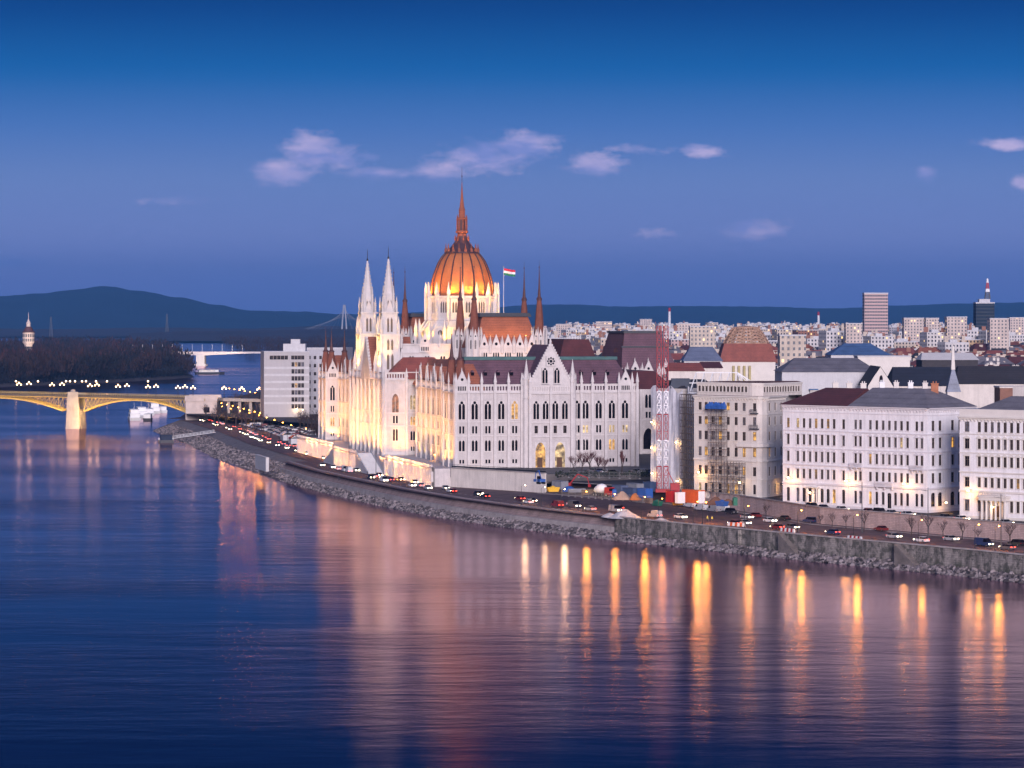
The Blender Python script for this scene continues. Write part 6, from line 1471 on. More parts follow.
# ---------------------------------------------------------------- lamps
lp = MB(); lp.lathe(0, 0, [(.16, 0), (.14, .9), (.09, 1.0), (.07, 8.0)], 8); lp.tube((0, 0, 7.9), (-1.1, 0, 8.5), .05); lp.tube((-1.1, 0, 8.5), (-1.6, 0, 8.5), .05); LPM = lp.mesh('pole', BLACK)
lh = MB(); lh.box(-2.1, -1.4, -.16, .16, 8.46, 8.62); LHM = lh.mesh('lamp_head', DGREY); lb = MB(); lb.lathe(-1.75, 0, [(.05, 8.22), (.24, 8.34), (.24, 8.46)], 8); LBO = lb.mesh('bulb', LAMP_O); LBW = lb.mesh('bulb', LAMP_W)
def slamp(loc, label, rz=0, e=420, warm=True, group='street lamps along the quays', sc=1.0, pt=True):
    o = thing('street_lamp', label, 'street lamp', loc, rz, group); link('pole', LPM, o); q = link('lamp_head', LHM, o); link('bulb', LBO if warm else LBW, q)
    if sc != 1: o.scale = (sc, sc, sc)
    if pt:
        x = loc[0] - 1.75 * sc * math.cos(rz); y = loc[1] - 1.75 * sc * math.sin(rz); lamp('POINT', 'street_lamp_light', (x, y, loc[2] + 7.9 * sc), e, (1, .38, .04) if warm else (1, .66, .30), None, .7)
    return o
LM = 1.0
LEDGE = resample(offset(EDGE, 9.6), 1.0)
def edge_at(px):
    p = min(LEDGE, key=lambda q: abs(CX + F * q[0] / q[1] - px)); return (p[0], p[1], QZ + .02)
for i, (px, py, z, e, wm, lab) in enumerate(((447, 485, QZ, 500, 1, 'street lamp at the near palace corner below the arcade'), (473, 487, QZ, 380, 0, 'pale street lamp at the left half of the terrace wall'), (493, 489, QZ, 380, 0, 'pale street lamp at the right half of the terrace wall'), (521, 492, QZ, 420, 0, 'pale street lamp just right of the terrace wall stair'), (541, 494, QZ, 300, 0, 'pale street lamp where the terrace wall ends'), (561, 495.5, QZ, 800, 0, 'bright pale street lamp at the left of the earth bank'), (582, 497, QZ, 900, 1, 'orange street lamp below the carriage doors of the palace'), (612, 499.5, QZ, 900, 1, 'orange street lamp below the small plaza trees'), (642, 502, QZ, 1300, 1, 'bright orange street lamp left of the red hoist'), (659, 504, QZ, 420, 1, 'orange street lamp at the foot of the red hoist'),
    (693, 506.5, QZ, 1300, 1, 'orange street lamp behind the first white van'), (703, 507.5, QZ, 800, 1, 'orange street lamp behind the second white van'), (745, 512.5, QZ, 700, 1, 'orange street lamp beside the dark red parked car'), (798, 518.5, QZ, 900, 1, 'orange street lamp between the black and the dark blue parked cars'), (853, 528, QZ, 900, 1, 'orange street lamp among the first bare trees on the lower quay'), (918, 534, QZ, 450, 1, 'orange street lamp among the middle bare trees of the quay'), (974, 539, QZ, 450, 1, 'orange street lamp near the right end of the retaining wall'), (995, 541, QZ, 800, 1, 'orange street lamp closest to the right edge on the lower quay'))):
    p = at_px(px, py, z) if px < 500 else edge_at(px); slamp(p, lab, heading(p[1]) - PI / 2 + PI, e * LM, bool(wm), sc=.72)
i = 0
for q in resample(offset(EDGE, 33), 34):
    if not 1060 < q[1] < 1700: continue
    slamp((q[0], q[1], QZ), f'orange street lamp on the far quay road, {ords[i % 10]} of its {"nearer" if i < 10 else "farther"} run toward the bridge', heading(q[1]) + PI / 2, 330, True); i += 1
k = 0
for j in range(9):                                        # lamps in line on the bridgehead ramp
    x, y = gp(219 + j * 5.6, 413 + j * 1.6, UZ); slamp((x, y, UZ - 2), f'orange lamp in the slanting line below the white office, {ords[j]} from the bridge', 0, 1000, True, 'lamps on the bridgehead ramp')
for j in range(6):
    x, y = gp(232 + j * 5.2, 402 + j * 1.0, 8); slamp((x, y, 8.5), f'orange lamp under the bridgehead trees, {ords[j]} from the abutment', 0, 1300, True, 'lamps on the bridgehead ramp')
for j in range(7):
    x, y = gp(270 + j * 6.0, 413 + j * .8, UZ); slamp((x, y, UZ - 4), f'pale lamp before the white office slab, {ords[j]} from its left corner', 0, 420, False, 'lamps before the white office')
# tall thin tram poles on the lower quay
po = MB(); po.lathe(0, 0, [(.22, 0), (.18, 1.2), (.13, 1.3), (.09, 13.5)], 8); po.tube((0, 0, 12.6), (-2.4, 0, 13.0), .05); POM = po.mesh('tram_pole', DGREY)
for px, py, lab in ((744, 523, 'tall dark tram pole in front of the beige corner house'), (862, 533, 'tall dark tram pole in front of the long white house'), (928, 540, 'tall dark tram pole in front of the white house corner'), (1001, 549, 'tall dark tram pole nearest the right edge'), (376, 477, 'tall tram pole before the palace loggia'), (349, 470, 'tall tram pole left of the palace loggia')):
    p = at_px(px, py, QZ); tag(link('tram_pole', POM, None, p, heading(p[1]) - PI / 2), lab, 'pole', 'tall tram poles')
# lanterns bracketed off the white house fronts: they light the wall around them
wl = MB(); wl.tube((0, 0, 0), (0, -2.0, .7), .05); wl.tube((0, 0, .7), (0, -2.0, .7), .035); wl.box(-.14, .14, -2.25, -1.85, .5, .66); WLM = wl.mesh('bracket', BLACK); wb = MB(); wb.lathe(0, -2.05, [(.05, .2), (.26, .3), (.24, .5)], 8); WBM = wb.mesh('bulb', LAMP_W)
def wlamp(p0, p1, px, z, label, e=500):
    u = unit(p0, p1); t_ = px2t(px, p0, u[:2]); x, y = p0[0] + u[0] * t_, p0[1] + u[1] * t_
    o = thing('wall_lantern', label, 'lantern', (x + u[1] * .05, y - u[0] * .05, z), math.atan2(u[1], u[0]), 'lanterns on the house fronts'); q = link('bracket', WLM, o); link('bulb', WBM, q)
    lamp('POINT', 'lantern_light', (x + u[1] * 2.1, y - u[0] * 2.1, z + .1), e * .6, (1, .46, .09), None, .2)
FA = (A0, fp(tA)); FB = (B0, B1); FC = (C0, cp(CL)); FS = (B1, B2)
for fr_, px, z, e, lab in ((FA, 793, 17.2, 620, 'lantern high on the left of the maroon roofed house'), (FB, 850.6, 17.0, 620, 'lantern high at the joint of the two white houses'), (FB, 908.5, 17.0, 620, 'lantern high near the corner of the long white house'), (FC, 972.5, 16.6, 620, 'lantern high on the left of the columned portal house'), (FA, 814.5, 13.2, 160, 'small lantern over the lit doorway of the maroon roofed house'), (FC, 997, 12.6, 160, 'small lantern under the columned portal'), (FS, 940, 11.8, 260, 'lantern in the side street between the white houses'), ((D0, D1), 703, 16.0, 800, 'lantern lighting the scaffolding of the beige corner house'), ((D0, D1), 744, 13.5, 260, 'lantern low on the rounded corner of the beige house'), ((E0, E1), 656.5, 30, 260, 'work lamp on the top left of the white netting'), ((E0, E1), 656.5, 22, 260, 'work lamp on the middle left of the white netting'), ((E0, E1), 657, 14, 300, 'work lamp on the bottom left of the white netting'), ((E0, E1), 681, 24, 240, 'work lamp on the upper right of the white netting'), ((E0, E1), 682, 12, 240, 'work lamp on the lower right of the white netting'), ((cor[2], D2), 777, 12.5, 200, 'lantern over the side street of the beige corner house')):
    wlamp(fr_[0], fr_[1], px, z, lab, e * (.5 if 'netting' in lab else 1))
m_ = MB(); m_.box(-2, 2, -1.6, -.02, 5.4, 5.7)
for s_ in (-1.7, 1.7): m_.lathe(s_, -1.3, [(.22, -.9), (.18, 5.4)], 8)
P_ = link('portal_canopy', m_.mesh('portal_canopy', CREAM_T), None, (fp(px2t(814.5, A0, DIR))[0], fp(px2t(814.5, A0, DIR))[1], UZ), math.atan2(DIR[1], DIR[0])); tag(P_, 'small stone entrance canopy on two columns at the maroon roofed house', 'canopy')
# ---------------------------------------------------------------- bare trees
def tree_meshes(seed, H, spread, ups=.6, tw=TWIG, dens=1.0):
    random.seed(seed); tr, cr = MB(), MB()
    def grow(p, d, L, r, lv):
        q = p + d * L; mb = tr if lv < 2 else cr; mb.tube(p, q, r, r * .68, 5 if lv < 2 else 3)
        if lv >= 4: return
        n = {0: 4, 1: 4, 2: 4, 3: 3}[lv]; n = max(2, int(n * dens + .5))
        for k in range(n):
            a = 2 * PI * (k + R()) / n; t_ = ru(.45, 1.0) if lv else ru(.55, 1.0)
            v = Vector((math.cos(a), math.sin(a), 0)) * spread * ru(.6, 1.2) + Vector((0, 0, ups * ru(.6, 1.3))) + d * .55; v.normalize(); grow(p + d * (L * t_), v, L * ru(.55, .75), r * ru(.42, .6), lv + 1)
    grow(Vector((0, 0, 0)), Vector((ru(-.06, .06), ru(-.06, .06), 1)).normalized(), H * .36, H * .024, 0)
    return tr.mesh('trunk', BARK), cr.mesh('crown', tw)
TREES = [tree_meshes(s_, 6.4, .75) for s_ in (31, 32, 33)]; TBIG = [tree_meshes(s_, 13, .8, .7) for s_ in (41, 42, 43)]
REDTW = mat('reddish_twigs', (.105, .040, .040), .9, .35, 1.5); TRED = [tree_meshes(s_, 9, .8, .55, REDTW, 1.25) for s_ in (51, 52)]; TCON = [tree_meshes(61, 10, .35, 1.1, REDTW, 1.3)]
def tree(ms, loc, label, group, sc=1.0, name='bare_tree'):
    o = thing(name, label, 'tree', loc, ru(0, 6), group); link('trunk', ms[0], o); link('crown', ms[1], o); o.scale = (sc * ru(.92, 1.1), sc * ru(.92, 1.1), sc); return o
random.seed(8)
for i, (px, py, s_) in enumerate(((832, 527, .8), (846, 529, .85), (864, 532, 1.15), (911, 537.5, 1.15), (928, 538, 1.3), (943, 538, .95), (962, 540, 1.0), (978, 542, .7), (1010, 546, 1.2), (766, 518, .8), (820, 525, .6))):
    p = at_px(px, py, QZ); tree(TREES[i % 3], p, f'small bare tree on the lower quay, {("leftmost second third fourth fifth sixth seventh eighth rightmost".split() + ["in front of the beige corner house", "beside the dark blue car"])[i]}' + (' of the row before the retaining wall' if i < 9 else ''), 'bare trees on the lower quay', s_)
for i, (px, py, s_) in enumerate(((573, 473, .85), (582, 472, 1.0), (590, 472.5, 1.05), (598, 473, .9), (605, 474, .75))):
    x, y = gp(px, py, PZ - .35); tree(TRED[i % 2], (x, y, PZ - .4), f'reddish bare shrub tree before the right half of the south front, {ords[i]} from the left', 'reddish trees on the plaza', s_)
x, y = gp(622, 476, PZ - .35); tree(TCON[0], (x, y, PZ - .4), 'narrow conical reddish tree before the right end of the south front', 'reddish trees on the plaza', 1.0, 'conical_tree')
n = 0
for px, py, z in [(232 + k * 4.3 + ru(-1, 1), 409 + k * .6 + ru(-2, 2), 8) for k in range(8)] + [(206 + k * 7 + ru(-2, 2), 421 + k * 1.2 + ru(-2, 2), 7) for k in range(9)] + [(300 + k * 4 + ru(-1, 1), 432 + ru(-3, 3), UZ) for k in range(5)] + [(312 + k * 2.5, 441 + ru(-4, 4), 7) for k in range(3)]:
    x, y = gp(px, py, z); lab = f'bare tree at the bridgehead, {ords[n]} from the abutment' if n < 8 else (f'bare tree along the far quay road, {ords[n - 8]} from the bridge' if n < 17 else f'bare tree between white office and palace, {ords[n - 17]} from the left'); tree(TBIG[n % 3], (x, y, z - .3), lab, 'bare trees round the bridgehead', ru(.8, 1.1)); n += 1
hd = MB()
for k in range(420):
    px = ru(556, 655); x, y = gp(px, ru(475, 478), PZ - .3); a = R() * 6; s_ = ru(.3, .7); z = PZ - .3 + ru(.0, 1.3); hd.face([(x - s_ * math.cos(a), y - s_ * math.sin(a), z), (x + s_ * math.cos(a), y + s_ * math.sin(a), z), (x + ru(-.3, .3), y, z + s_)])
tag(hd.build('plaza_hedge', mat('dark_hedge', (.022, .028, .020), .95, .4, 1)), 'low dark hedge along the edge of the plaza', 'hedge', None, 'stuff')
def item(name, label, cat, px, py, z, build, m_, rz=0.0):
    x, y = gp(px, py, z); b = MB(); build(b); tag(link(name, b.mesh(name, m_), None, (x, y, z), rz), label, cat)
PLK = mat('scaffold_planks', (.22, .15, .10), .9, .3)
def planks(b):
    for k in range(5): b.box(-2, 2, -.6, .6, .1 + k * .3, .32 + k * .3)
    for x in (-1.4, 1.4): b.box(x - .06, x + .06, -.62, .62, 0, .098)
def pipes(b):
    for r in range(3):
        for k in range(5 - r): b.tube((-2.6, -.9 + k * .45 + r * .22, .25 + r * .38), (2.6, -.9 + k * .45 + r * .22, .25 + r * .38), .2, .2, 8)
def skip_(b): b.frus([(-1.5, -.8), (1.5, -.8), (1.5, .8), (-1.5, .8)], .1, [(-2.0, -.95), (2.0, -.95), (2.0, .95), (-2.0, .95)], 1.5); b.lathe(0, 0, [(.9, 1.5), (.5, 1.8), (.05, 2.0)], 8)
def toilet(b): b.box(-.6, .6, -.6, .6, 0, 2.2); b.lathe(0, 0, [(.75, 2.2), (.4, 2.4), (.05, 2.45)], 8)
for nm, lab, cat, px, py, z, fn, m_, rz in (
    ('plank_stack', 'stack of timber planks left of the mixer truck', 'planks', 588, 494.5, UZ, planks, PLK, .4), ('plank_stack', 'stack of timber planks in front of the bright blue container', 'planks', 648, 503.2, UZ - 1, planks, PLK, 2.0), ('pipe_stack', 'stack of grey pipes beside the blue site containers', 'pipes', 640, 502.5, UZ - 1, pipes, STEEL, 2.1), ('pipe_stack', 'stack of grey pipes below the red excavator', 'pipes', 577, 492.5, UZ, pipes, STEEL, .2),
    ('rubble_skip', 'yellow rubble skip right of the terrace wall end', 'skip', 553, 492, UZ, skip_, YELLOWP, .3), ('rubble_skip', 'green rubble skip below the wrapped house', 'skip', 657, 506, QZ, skip_, GREENP, 2.1), ('rubble_skip', 'blue rubble skip between the brown earth heaps', 'skip', 722, 506.5, UZ, skip_, BLUEP, 2.2), ('site_toilet', 'blue site toilet cabin right of the mixer truck', 'toilet', 614, 497, UZ, toilet, BLUEP, .2), ('site_toilet', 'green site toilet cabin beside the low scaffold', 'toilet', 735, 505.5, UZ, toilet, GREENP, .2), ('covered_heap', 'heap under a blue sheet at the left of the site', 'heap', 569, 491.5, UZ, lambda b: b.lathe(0, 0, [(2.2, 0), (1.8, .9), (.9, 1.5), (.1, 1.7)], 9), BLUEP, 0)): item(nm, lab, cat, px, py, z, fn, m_, rz)
def fence(p0, p1, z, label):
    a, c = gp(*p0, z), gp(*p1, z); u = unit(a, c); o = thing('site_fence', label, 'fence', (*a, z), math.atan2(u[1], u[0])); n = int(u[2] / 3.4); b = MB(); q = MB()
    for k in range(n + 1): b.tube((k * 3.4, 0, 0), (k * 3.4, 0, 2.1), .05); b.box(k * 3.4 - .3, k * 3.4 + .3, -.15, .15, 0, .16)
    for k in range(n):
        for zz in (.25, 1.0, 2.0): q.tube((k * 3.4, 0, zz), (k * 3.4 + 3.4, 0, zz), .03)
        for j in range(9): q.tube((k * 3.4 + j * .38, 0, .25), (k * 3.4 + j * .38, 0, 2.0), .018)
    b.build('post', STEEL, o); q.build('mesh_panel', STEEL, o)
fence((562, 496.2), (652, 503.5), UZ - .6, 'mesh site fence along the top of the earth bank'); fence((640, 479), (560, 477.5), PZ - .3, 'mesh site fence between the plaza and the building site')
# ---------------------------------------------------------------- people
def person_mesh(name, lean=0.0, step=.18, arm=.12):
    P = {'pel': (0, 0, .95), 'chest': (0, lean * .5, 1.32), 'neck': (0, lean * .7, 1.5), 'head': (0, lean * .8, 1.62), 'top': (0, lean * .8, 1.76)}
    V = [P['pel'], P['chest'], P['neck'], P['head'], P['top']]; E = [(0, 1), (1, 2), (2, 3), (3, 4)]; Rr = [.15, .17, .06, .10, .075]
    for s_ in (-1, 1):
        b = len(V); V += [(s_ * .1, 0, .88), (s_ * .11, s_ * step * .4, .5), (s_ * .11, s_ * step - .02, .07), (s_ * .11, s_ * step - .2, .04)]; Rr += [.11, .075, .05, .045]; E += [(0, b), (b, b + 1), (b + 1, b + 2), (b + 2, b + 3)]
        b = len(V); V += [(s_ * .2, lean * .6, 1.42), (s_ * .26, lean * .5 + .03, 1.14), (s_ * .27, lean * .3 - s_ * arm - .05, .88), (s_ * .27, lean * .3 - s_ * arm - .1, .78)]; Rr += [.07, .05, .038, .04]; E += [(1, b), (b, b + 1), (b + 1, b + 2), (b + 2, b + 3)]
    me = bpy.data.meshes.new(name); me.from_pydata(V, E, []); o = bpy.data.objects.new(name, me); C.objects.link(o); md = o.modifiers.new('skin', 'SKIN')
    for i, r in enumerate(Rr): me.skin_vertices[0].data[i].radius = (r, r)
    me.skin_vertices[0].data[0].use_root = True; sd = o.modifiers.new('sub', 'SUBSURF'); sd.levels = 1; sd.render_levels = 1
    dg = bpy.context.evaluated_depsgraph_get(); r = bpy.data.meshes.new_from_object(o.evaluated_get(dg)); bpy.data.objects.remove(o); r.name = name; return r
SKIN = mat('skin', (.45, .27, .20), .7); 
def dress(me, top, leg, hair):
    me = me.copy(); me.materials.clear()
    for m_ in (top, leg, SKIN, hair): me.materials.append(m_)
    for p in me.polygons:
        z = p.center.z; y = p.center.y; p.use_smooth = True
        p.material_index = 1 if (z < .92 and abs(p.center.x) < .22) else (2 if (z > 1.5 and z < 1.7) or z < .84 else (3 if z >= 1.66 else 0))
        if z > 1.6 and y > .03: p.material_index = 3
    return me
pm = person_mesh('body'); HIVIS = mat('hi_vis_vest', (.62, .60, .03), .7); NAVYC = mat('navy_cloth', (.025, .03, .06), .9); DKC = mat('dark_coat', (.02, .02, .022), .9); HARDH = mat('hard_hat', (.7, .65, .6), .5)
WK = dress(pm, HIVIS, NAVYC, HARDH); WALK = dress(pm, DKC, NAVYC, mat('dark_hair', (.02, .014, .01))); WALK2 = dress(pm, mat('red_coat', (.22, .02, .03)), DKC, mat('dark_hair', (.02, .014, .01)))
for px, py, z, me, rz, lab in ((707.5, 521.8, QZ, WK, 1.0, 'worker in yellow vest and pale helmet on the quay edge, left of two'), (712, 522.2, QZ, WK, 2.4, 'worker in yellow vest and pale helmet on the quay edge, right of two'), (339, 480.5, QZ, WALK, 3.0, 'person in dark coat walking on the quay edge before the palace'), (388.5, 471, QZ, WALK, 1.0, 'person in dark coat at the foot of the palace stairs'), (334, 460, QZ, WALK, 2.0, 'person in dark coat by the far palace stairs'), (597, 499.5, QZ, WALK2, .6, 'person in red coat by the earth bank'), (603, 500.2, QZ, WALK, .6, 'person in dark coat beside someone in red by the earth bank')):
    p = at_px(px, py, z); o = thing('person', lab, 'person', p, rz); link('body', me, o); 
    if me is WK:
        b = MB(); b.box(-.2, .2, -.21, .21, 1.08, 1.14); b.build('reflective_band', WHITEP, o)
# ---------------------------------------------------------------- building site on the upper level
def container(px, py, z, L, h, m_, label, rz=None, doors=None):
    x, y = gp(px, py, z); o = thing('site_container', label, 'container', (x, y, z), heading(y) if rz is None else rz); b = MB(); b.box(-L / 2, L / 2, -1.22, 1.22, .12, h)
    n = int(L / .3)
    for k in range(n):
        for s_ in (-1, 1): b.box(-L / 2 + k * .3 + .05, -L / 2 + k * .3 + .17, s_ * 1.24 - .025, s_ * 1.24 + .025, .25, h - .15)
    b.box(-L / 2 - .03, L / 2 + .03, -1.27, 1.27, h, h + .1); b.build('shell', m_, o)
    d = MB(); d.box(-L / 2 - .05, -L / 2 - .002, -1.1, -.02, .2, h - .15); d.box(-L / 2 - .05, -L / 2 - .002, .02, 1.1, .2, h - .15); d.build('door', doors or m_, o)
    d = MB(); d.box(-L * .2, L * .1, -1.3, -1.262, 1.1, 2.0); d.build('window', GLASS, o); return o
container(672, 502.5, UZ, 3.0, 3.4, REDP, 'short red site container at the foot of the hoist'); container(693.5, 503.2, UZ, 8.5, 3.8, ORANGEP, 'long orange red site container before the scaffolded house', None, WHITEP); container(680, 503.6, UZ, 1.6, 3.2, WHITEP, 'narrow white site cabin between the red and orange containers'); container(677.6, 505.5, UZ - 1, 1.8, 2.8, YELLOWP, 'small yellow site box below the white cabin')
container(631, 497, UZ, 6, 2.6, mat('dull_blue', (.05, .08, .16)), 'dull blue site container right of the mixer truck'); container(645, 498, UZ, 5, 2.8, BLUEP, 'bright blue site container left of the hoist'); container(620, 494, UZ, 6, 2.6, mat('dull_blue2', (.09, .12, .20)), 'grey blue site container behind the mixer truck'); container(635, 492, UZ, 7, 2.6, mat('site_grey', (.20, .21, .24)), 'grey site container at the back of the building site'); container(560, 489.5, UZ, 7, 2.6, mat('site_grey', (.20, .21, .24)), 'grey site container left of the red excavator arm'); container(650, 490.5, UZ, 5, 2.6, mat('dull_blue', (.05, .08, .16)), 'dull blue site container right behind the bright lamp')
def pile(px, py, z, r, h, m_, label, name='sand_pile'):
    x, y = gp(px, py, z); b = MB(); b.lathe(0, 0, [(r * ru(.95, 1.05), 0), (r * .72, h * .35), (r * .4, h * .72), (r * .15, h * .95), (.02, h)], 14)
    for i, v in enumerate(b.v): b.v[i] = (v[0] * ru(.88, 1.12), v[1] * ru(.88, 1.12), v[2] * ru(.92, 1.05))
    tag(link(name, b.mesh(name, m_), None, (x, y, z)), label, 'pile')
pile(625, 518, QZ, 4.6, 2.5, mat('pale_sand', (.50, .47, .46)), 'large pale sand pile on the lower quay edge'); pile(610, 517, QZ, 2.8, 1.2, mat('pale_sand', (.50, .47, .46)), 'smaller pale sand pile left of the large one'); pile(622, 499.5, UZ, 3.0, 2.4, mat('tan_sand', (.42, .30, .22)), 'tan sand heap before the blue containers'); pile(661, 521.5, QZ, 2.6, 1.1, mat('pale_sand', (.50, .47, .46)), 'low pale gravel pile at the top of the stained wall'); pile(716, 504.5, UZ, 3.4, 2.2, mat('brown_spoil', (.20, .10, .06)), 'brown earth heap right of the orange container'); pile(728, 505, UZ, 2.8, 1.8, mat('brown_spoil', (.20, .10, .06)), 'smaller brown earth heap before the low scaffold'); pile(635, 500, UZ, 2.0, 2.0, mat('orange_tarp', (.45, .16, .05)), 'small heap under orange sheet beside the blue container', 'covered_heap')
x, y = gp(603, 496.5, UZ); o = thing('mixer_truck', 'concrete mixer truck with white drum and red cab on the building site', 'truck', (x, y, UZ), heading(y) + PI + .2); b = MB(); b.box(-3.6, 3.4, -1.1, 1.1, .7, 1.05); b.build('chassis', BLACK, o); b = MB(); b.frus([(1.9, -1.2), (4.0, -1.2), (4.0, 1.2), (1.9, 1.2)], .6, [(1.9, -1.15), (3.8, -1.15), (3.8, 1.15), (1.9, 1.15)], 2.9); b.build('cab', REDP, o); b = MB(); b.box(3.86, 3.98, -1.0, 1.0, 1.8, 2.6); b.build('windscreen', GLASS, o)
b = MB(); b.lathe(0, 0, [(.5, -2.9), (1.0, -2.0), (1.45, -.4), (1.4, .8), (.9, 1.8), (.5, 2.1)], 14); d = link('drum', b.mesh('drum', WHITEP, True), o, (-.9, 0, 2.35)); d.rotation_euler = (0, PI / 2 - .22, 0)
for xx in (-2.8, -1.6, 2.8):
    for yy in (-1.05, 1.05): w_ = link('wheel', CARM['car'][6], o, (xx, yy, .52)); w_.scale = (1.6, 2.2, 1.6)
def excavator(px, py, z, m_, label, rz, sc=1.0):
    x, y = gp(px, py, z); o = thing('excavator', label, 'excavator', (x, y, z), rz); o.scale = (sc,) * 3
    for s_ in (-1, 1):
        b = MB(); b.frus([(-1.7, s_ * 1.0 - .3), (1.7, s_ * 1.0 - .3), (1.7, s_ * 1.0 + .3), (-1.7, s_ * 1.0 + .3)], .0, [(-2.0, s_ * 1.0 - .3), (2.0, s_ * 1.0 - .3), (2.0, s_ * 1.0 + .3), (-2.0, s_ * 1.0 + .3)], .8); b.build('track', RUBBER, o)
    b = MB(); b.box(-2.0, 1.3, -1.2, 1.2, .9, 2.0); b.build('body', m_, o); b = MB(); b.box(.1, 1.4, .1, 1.2, 2.003, 3.1); b.build('cab', GLASS, o)
    b = MB(); b.tube((1.0, -.4, 1.8), (3.8, -.4, 5.2), .28, .25); b.tube((3.8, -.4, 5.2), (7.4, -.4, 4.0), .24, .18); b.build('boom', m_, o); b = MB(); b.tube((7.4, -.4, 4.0), (8.2, -.4, 1.4), .18, .15); b.box(7.8, 8.8, -.9, .1, .5, 1.5); b.build('bucket', m_, o)
excavator(568, 488, UZ, REDP, 'red excavator with a long bent arm on the building site', -.25, .85); excavator(541, 484, UZ + 1.2, BLUEP, 'blue excavator with folded arm by the end of the terrace wall', 1.9, .8)
def barrier(px0, py0, px1, py1, z, m_, m2, label, n=7):
    a, c = gp(px0, py0, z), gp(px1, py1, z); u = unit(a, c); o = thing('road_barrier', label, 'barrier', (*a, z), math.atan2(u[1], u[0]))
    for k in range(n): b = MB(); x = u[2] * k / n; b.frus([(x, -.25), (x + u[2] / n * .86, -.25), (x + u[2] / n * .86, .25), (x, .25)], 0, [(x, -.1), (x + u[2] / n * .86, -.1), (x + u[2] / n * .86, .1), (x, .1)], .95); b.build('segment', m_ if k % 2 else m2, o)
barrier(781, 531, 795, 532.5, QZ, REDP, WHITEP, 'red and white plastic barrier row on the near quay'); barrier(728, 525.5, 745, 526.8, QZ, ORANGEP, WHITEP, 'orange and white barrier row left of the red one'); barrier(848, 539, 862, 540.4, QZ, REDP, WHITEP, 'red and white barrier row right along the near quay')
o = thing('quay_box', 'white concrete block wall at the top of the sloped bank', 'wall', (*gp(262, 463.5, QZ), QZ - 2.5), heading(1250)); b = MB(); b.box(-14, 14, -.6, .6, 0, 5.2); b.build('block', CONC, o); b = MB(); b.box(-14.1, 14.1, -.7, .7, 5.203, 5.5); b.build('coping', STONE2, o)
for i, (px, py, L, m_, lab) in enumerate(((286, 440, 12, WHITEP, 'long white tent roofed stall in the far parking lot'), (294, 444, 9, REDP, 'red stall roof beside the white stall in the far lot'), (303, 447, 8, WHITEP, 'white stall close to the palace end in the far lot'))):
    x, y = gp(px, py, QZ); o = thing('market_stall', lab, 'stall', (x, y, QZ), heading(y)); b = MB(); b.box(-L / 2, L / 2, -2, 2, 0, 2.6); b.build('side', CONC, o); b = MB(); b.face([(-L / 2 - .2, -2.3, 2.6), (L / 2 + .2, -2.3, 2.6), (L / 2 + .2, 0, 4.0), (-L / 2 - .2, 0, 4.0)]); b.face([(L / 2 + .2, 2.3, 2.6), (-L / 2 - .2, 2.3, 2.6), (-L / 2 - .2, 0, 4.0), (L / 2 + .2, 0, 4.0)]); b.build('roof', m_, o)
# ================================================================ the city behind: the nearer houses one by one, the far ones as a mass
random.seed(77)
CW = {'white': facade_mat('wall_white', (.62, .59, .57)), 'cream': facade_mat('wall_cream', (.56, .47, .38)), 'ochre': facade_mat('wall_ochre', (.48, .33, .19)), 'grey': facade_mat('wall_grey', (.36, .34, .35)), 'pink': facade_mat('wall_pink', (.52, .36, .33)), 'brick': facade_mat('wall_brick', (.28, .13, .09))}
CR = {'red tiled': ROOF_R, 'maroon': ROOF_MR, 'grey metal': ROOF_G, 'dark slate': ROOF_D, 'brown tiled': BROWN, 'flat pale': CONC}
AX = math.radians(14)
def house(mb_w, mb_r, x, y, w, d, h, rz, style, rh):
    M = Matrix.Translation((x, y, 0)) @ Matrix.Rotation(rz, 4, 'Z'); a = MB(); pl = [(-w / 2, -d / 2), (w / 2, -d / 2), (w / 2, d / 2), (-w / 2, d / 2)]; a.frus(pl, 0, pl, h, 0, False, uvw=True); mb_w.add(a, M); r = MB(); e = .4
    if style == 'flat': r.frus(pl, h, pl, h + .9); r.box(-w * .2, w * .1, -d * .2, d * .15, h + .903, h + 3.2)
    else:
        ix, iy = (w * .22, d * .46) if w > d else (w * .46, d * .22)
        r.frus([(-w / 2 - e, -d / 2 - e), (w / 2 + e, -d / 2 - e), (w / 2 + e, d / 2 + e), (-w / 2 - e, d / 2 + e)], h + .003, [(-w / 2 + ix, -d / 2 + iy), (w / 2 - ix, -d / 2 + iy), (w / 2 - ix, d / 2 - iy), (-w / 2 + ix, d / 2 - iy)], h + rh)
    mb_r.add(r, M)
TAKEN = [(xat(768, 1100), xat(900, 1100), 1085, 1140), (xat(855, 1190), xat(915, 1190), 1175, 1215), (xat(826, 1380), xat(895, 1380), 1365, 1415), (xat(888, 1085), xat(1070, 1085), 1070, 1130), (xat(918, 1240), xat(982, 1240), 1225, 1265), (xat(678, 1230), xat(785, 1230), 1150, 1285), (xat(660, 1110), xat(725, 1110), 1095, 1180), (100, 200, 800, 1050)]
cells = []
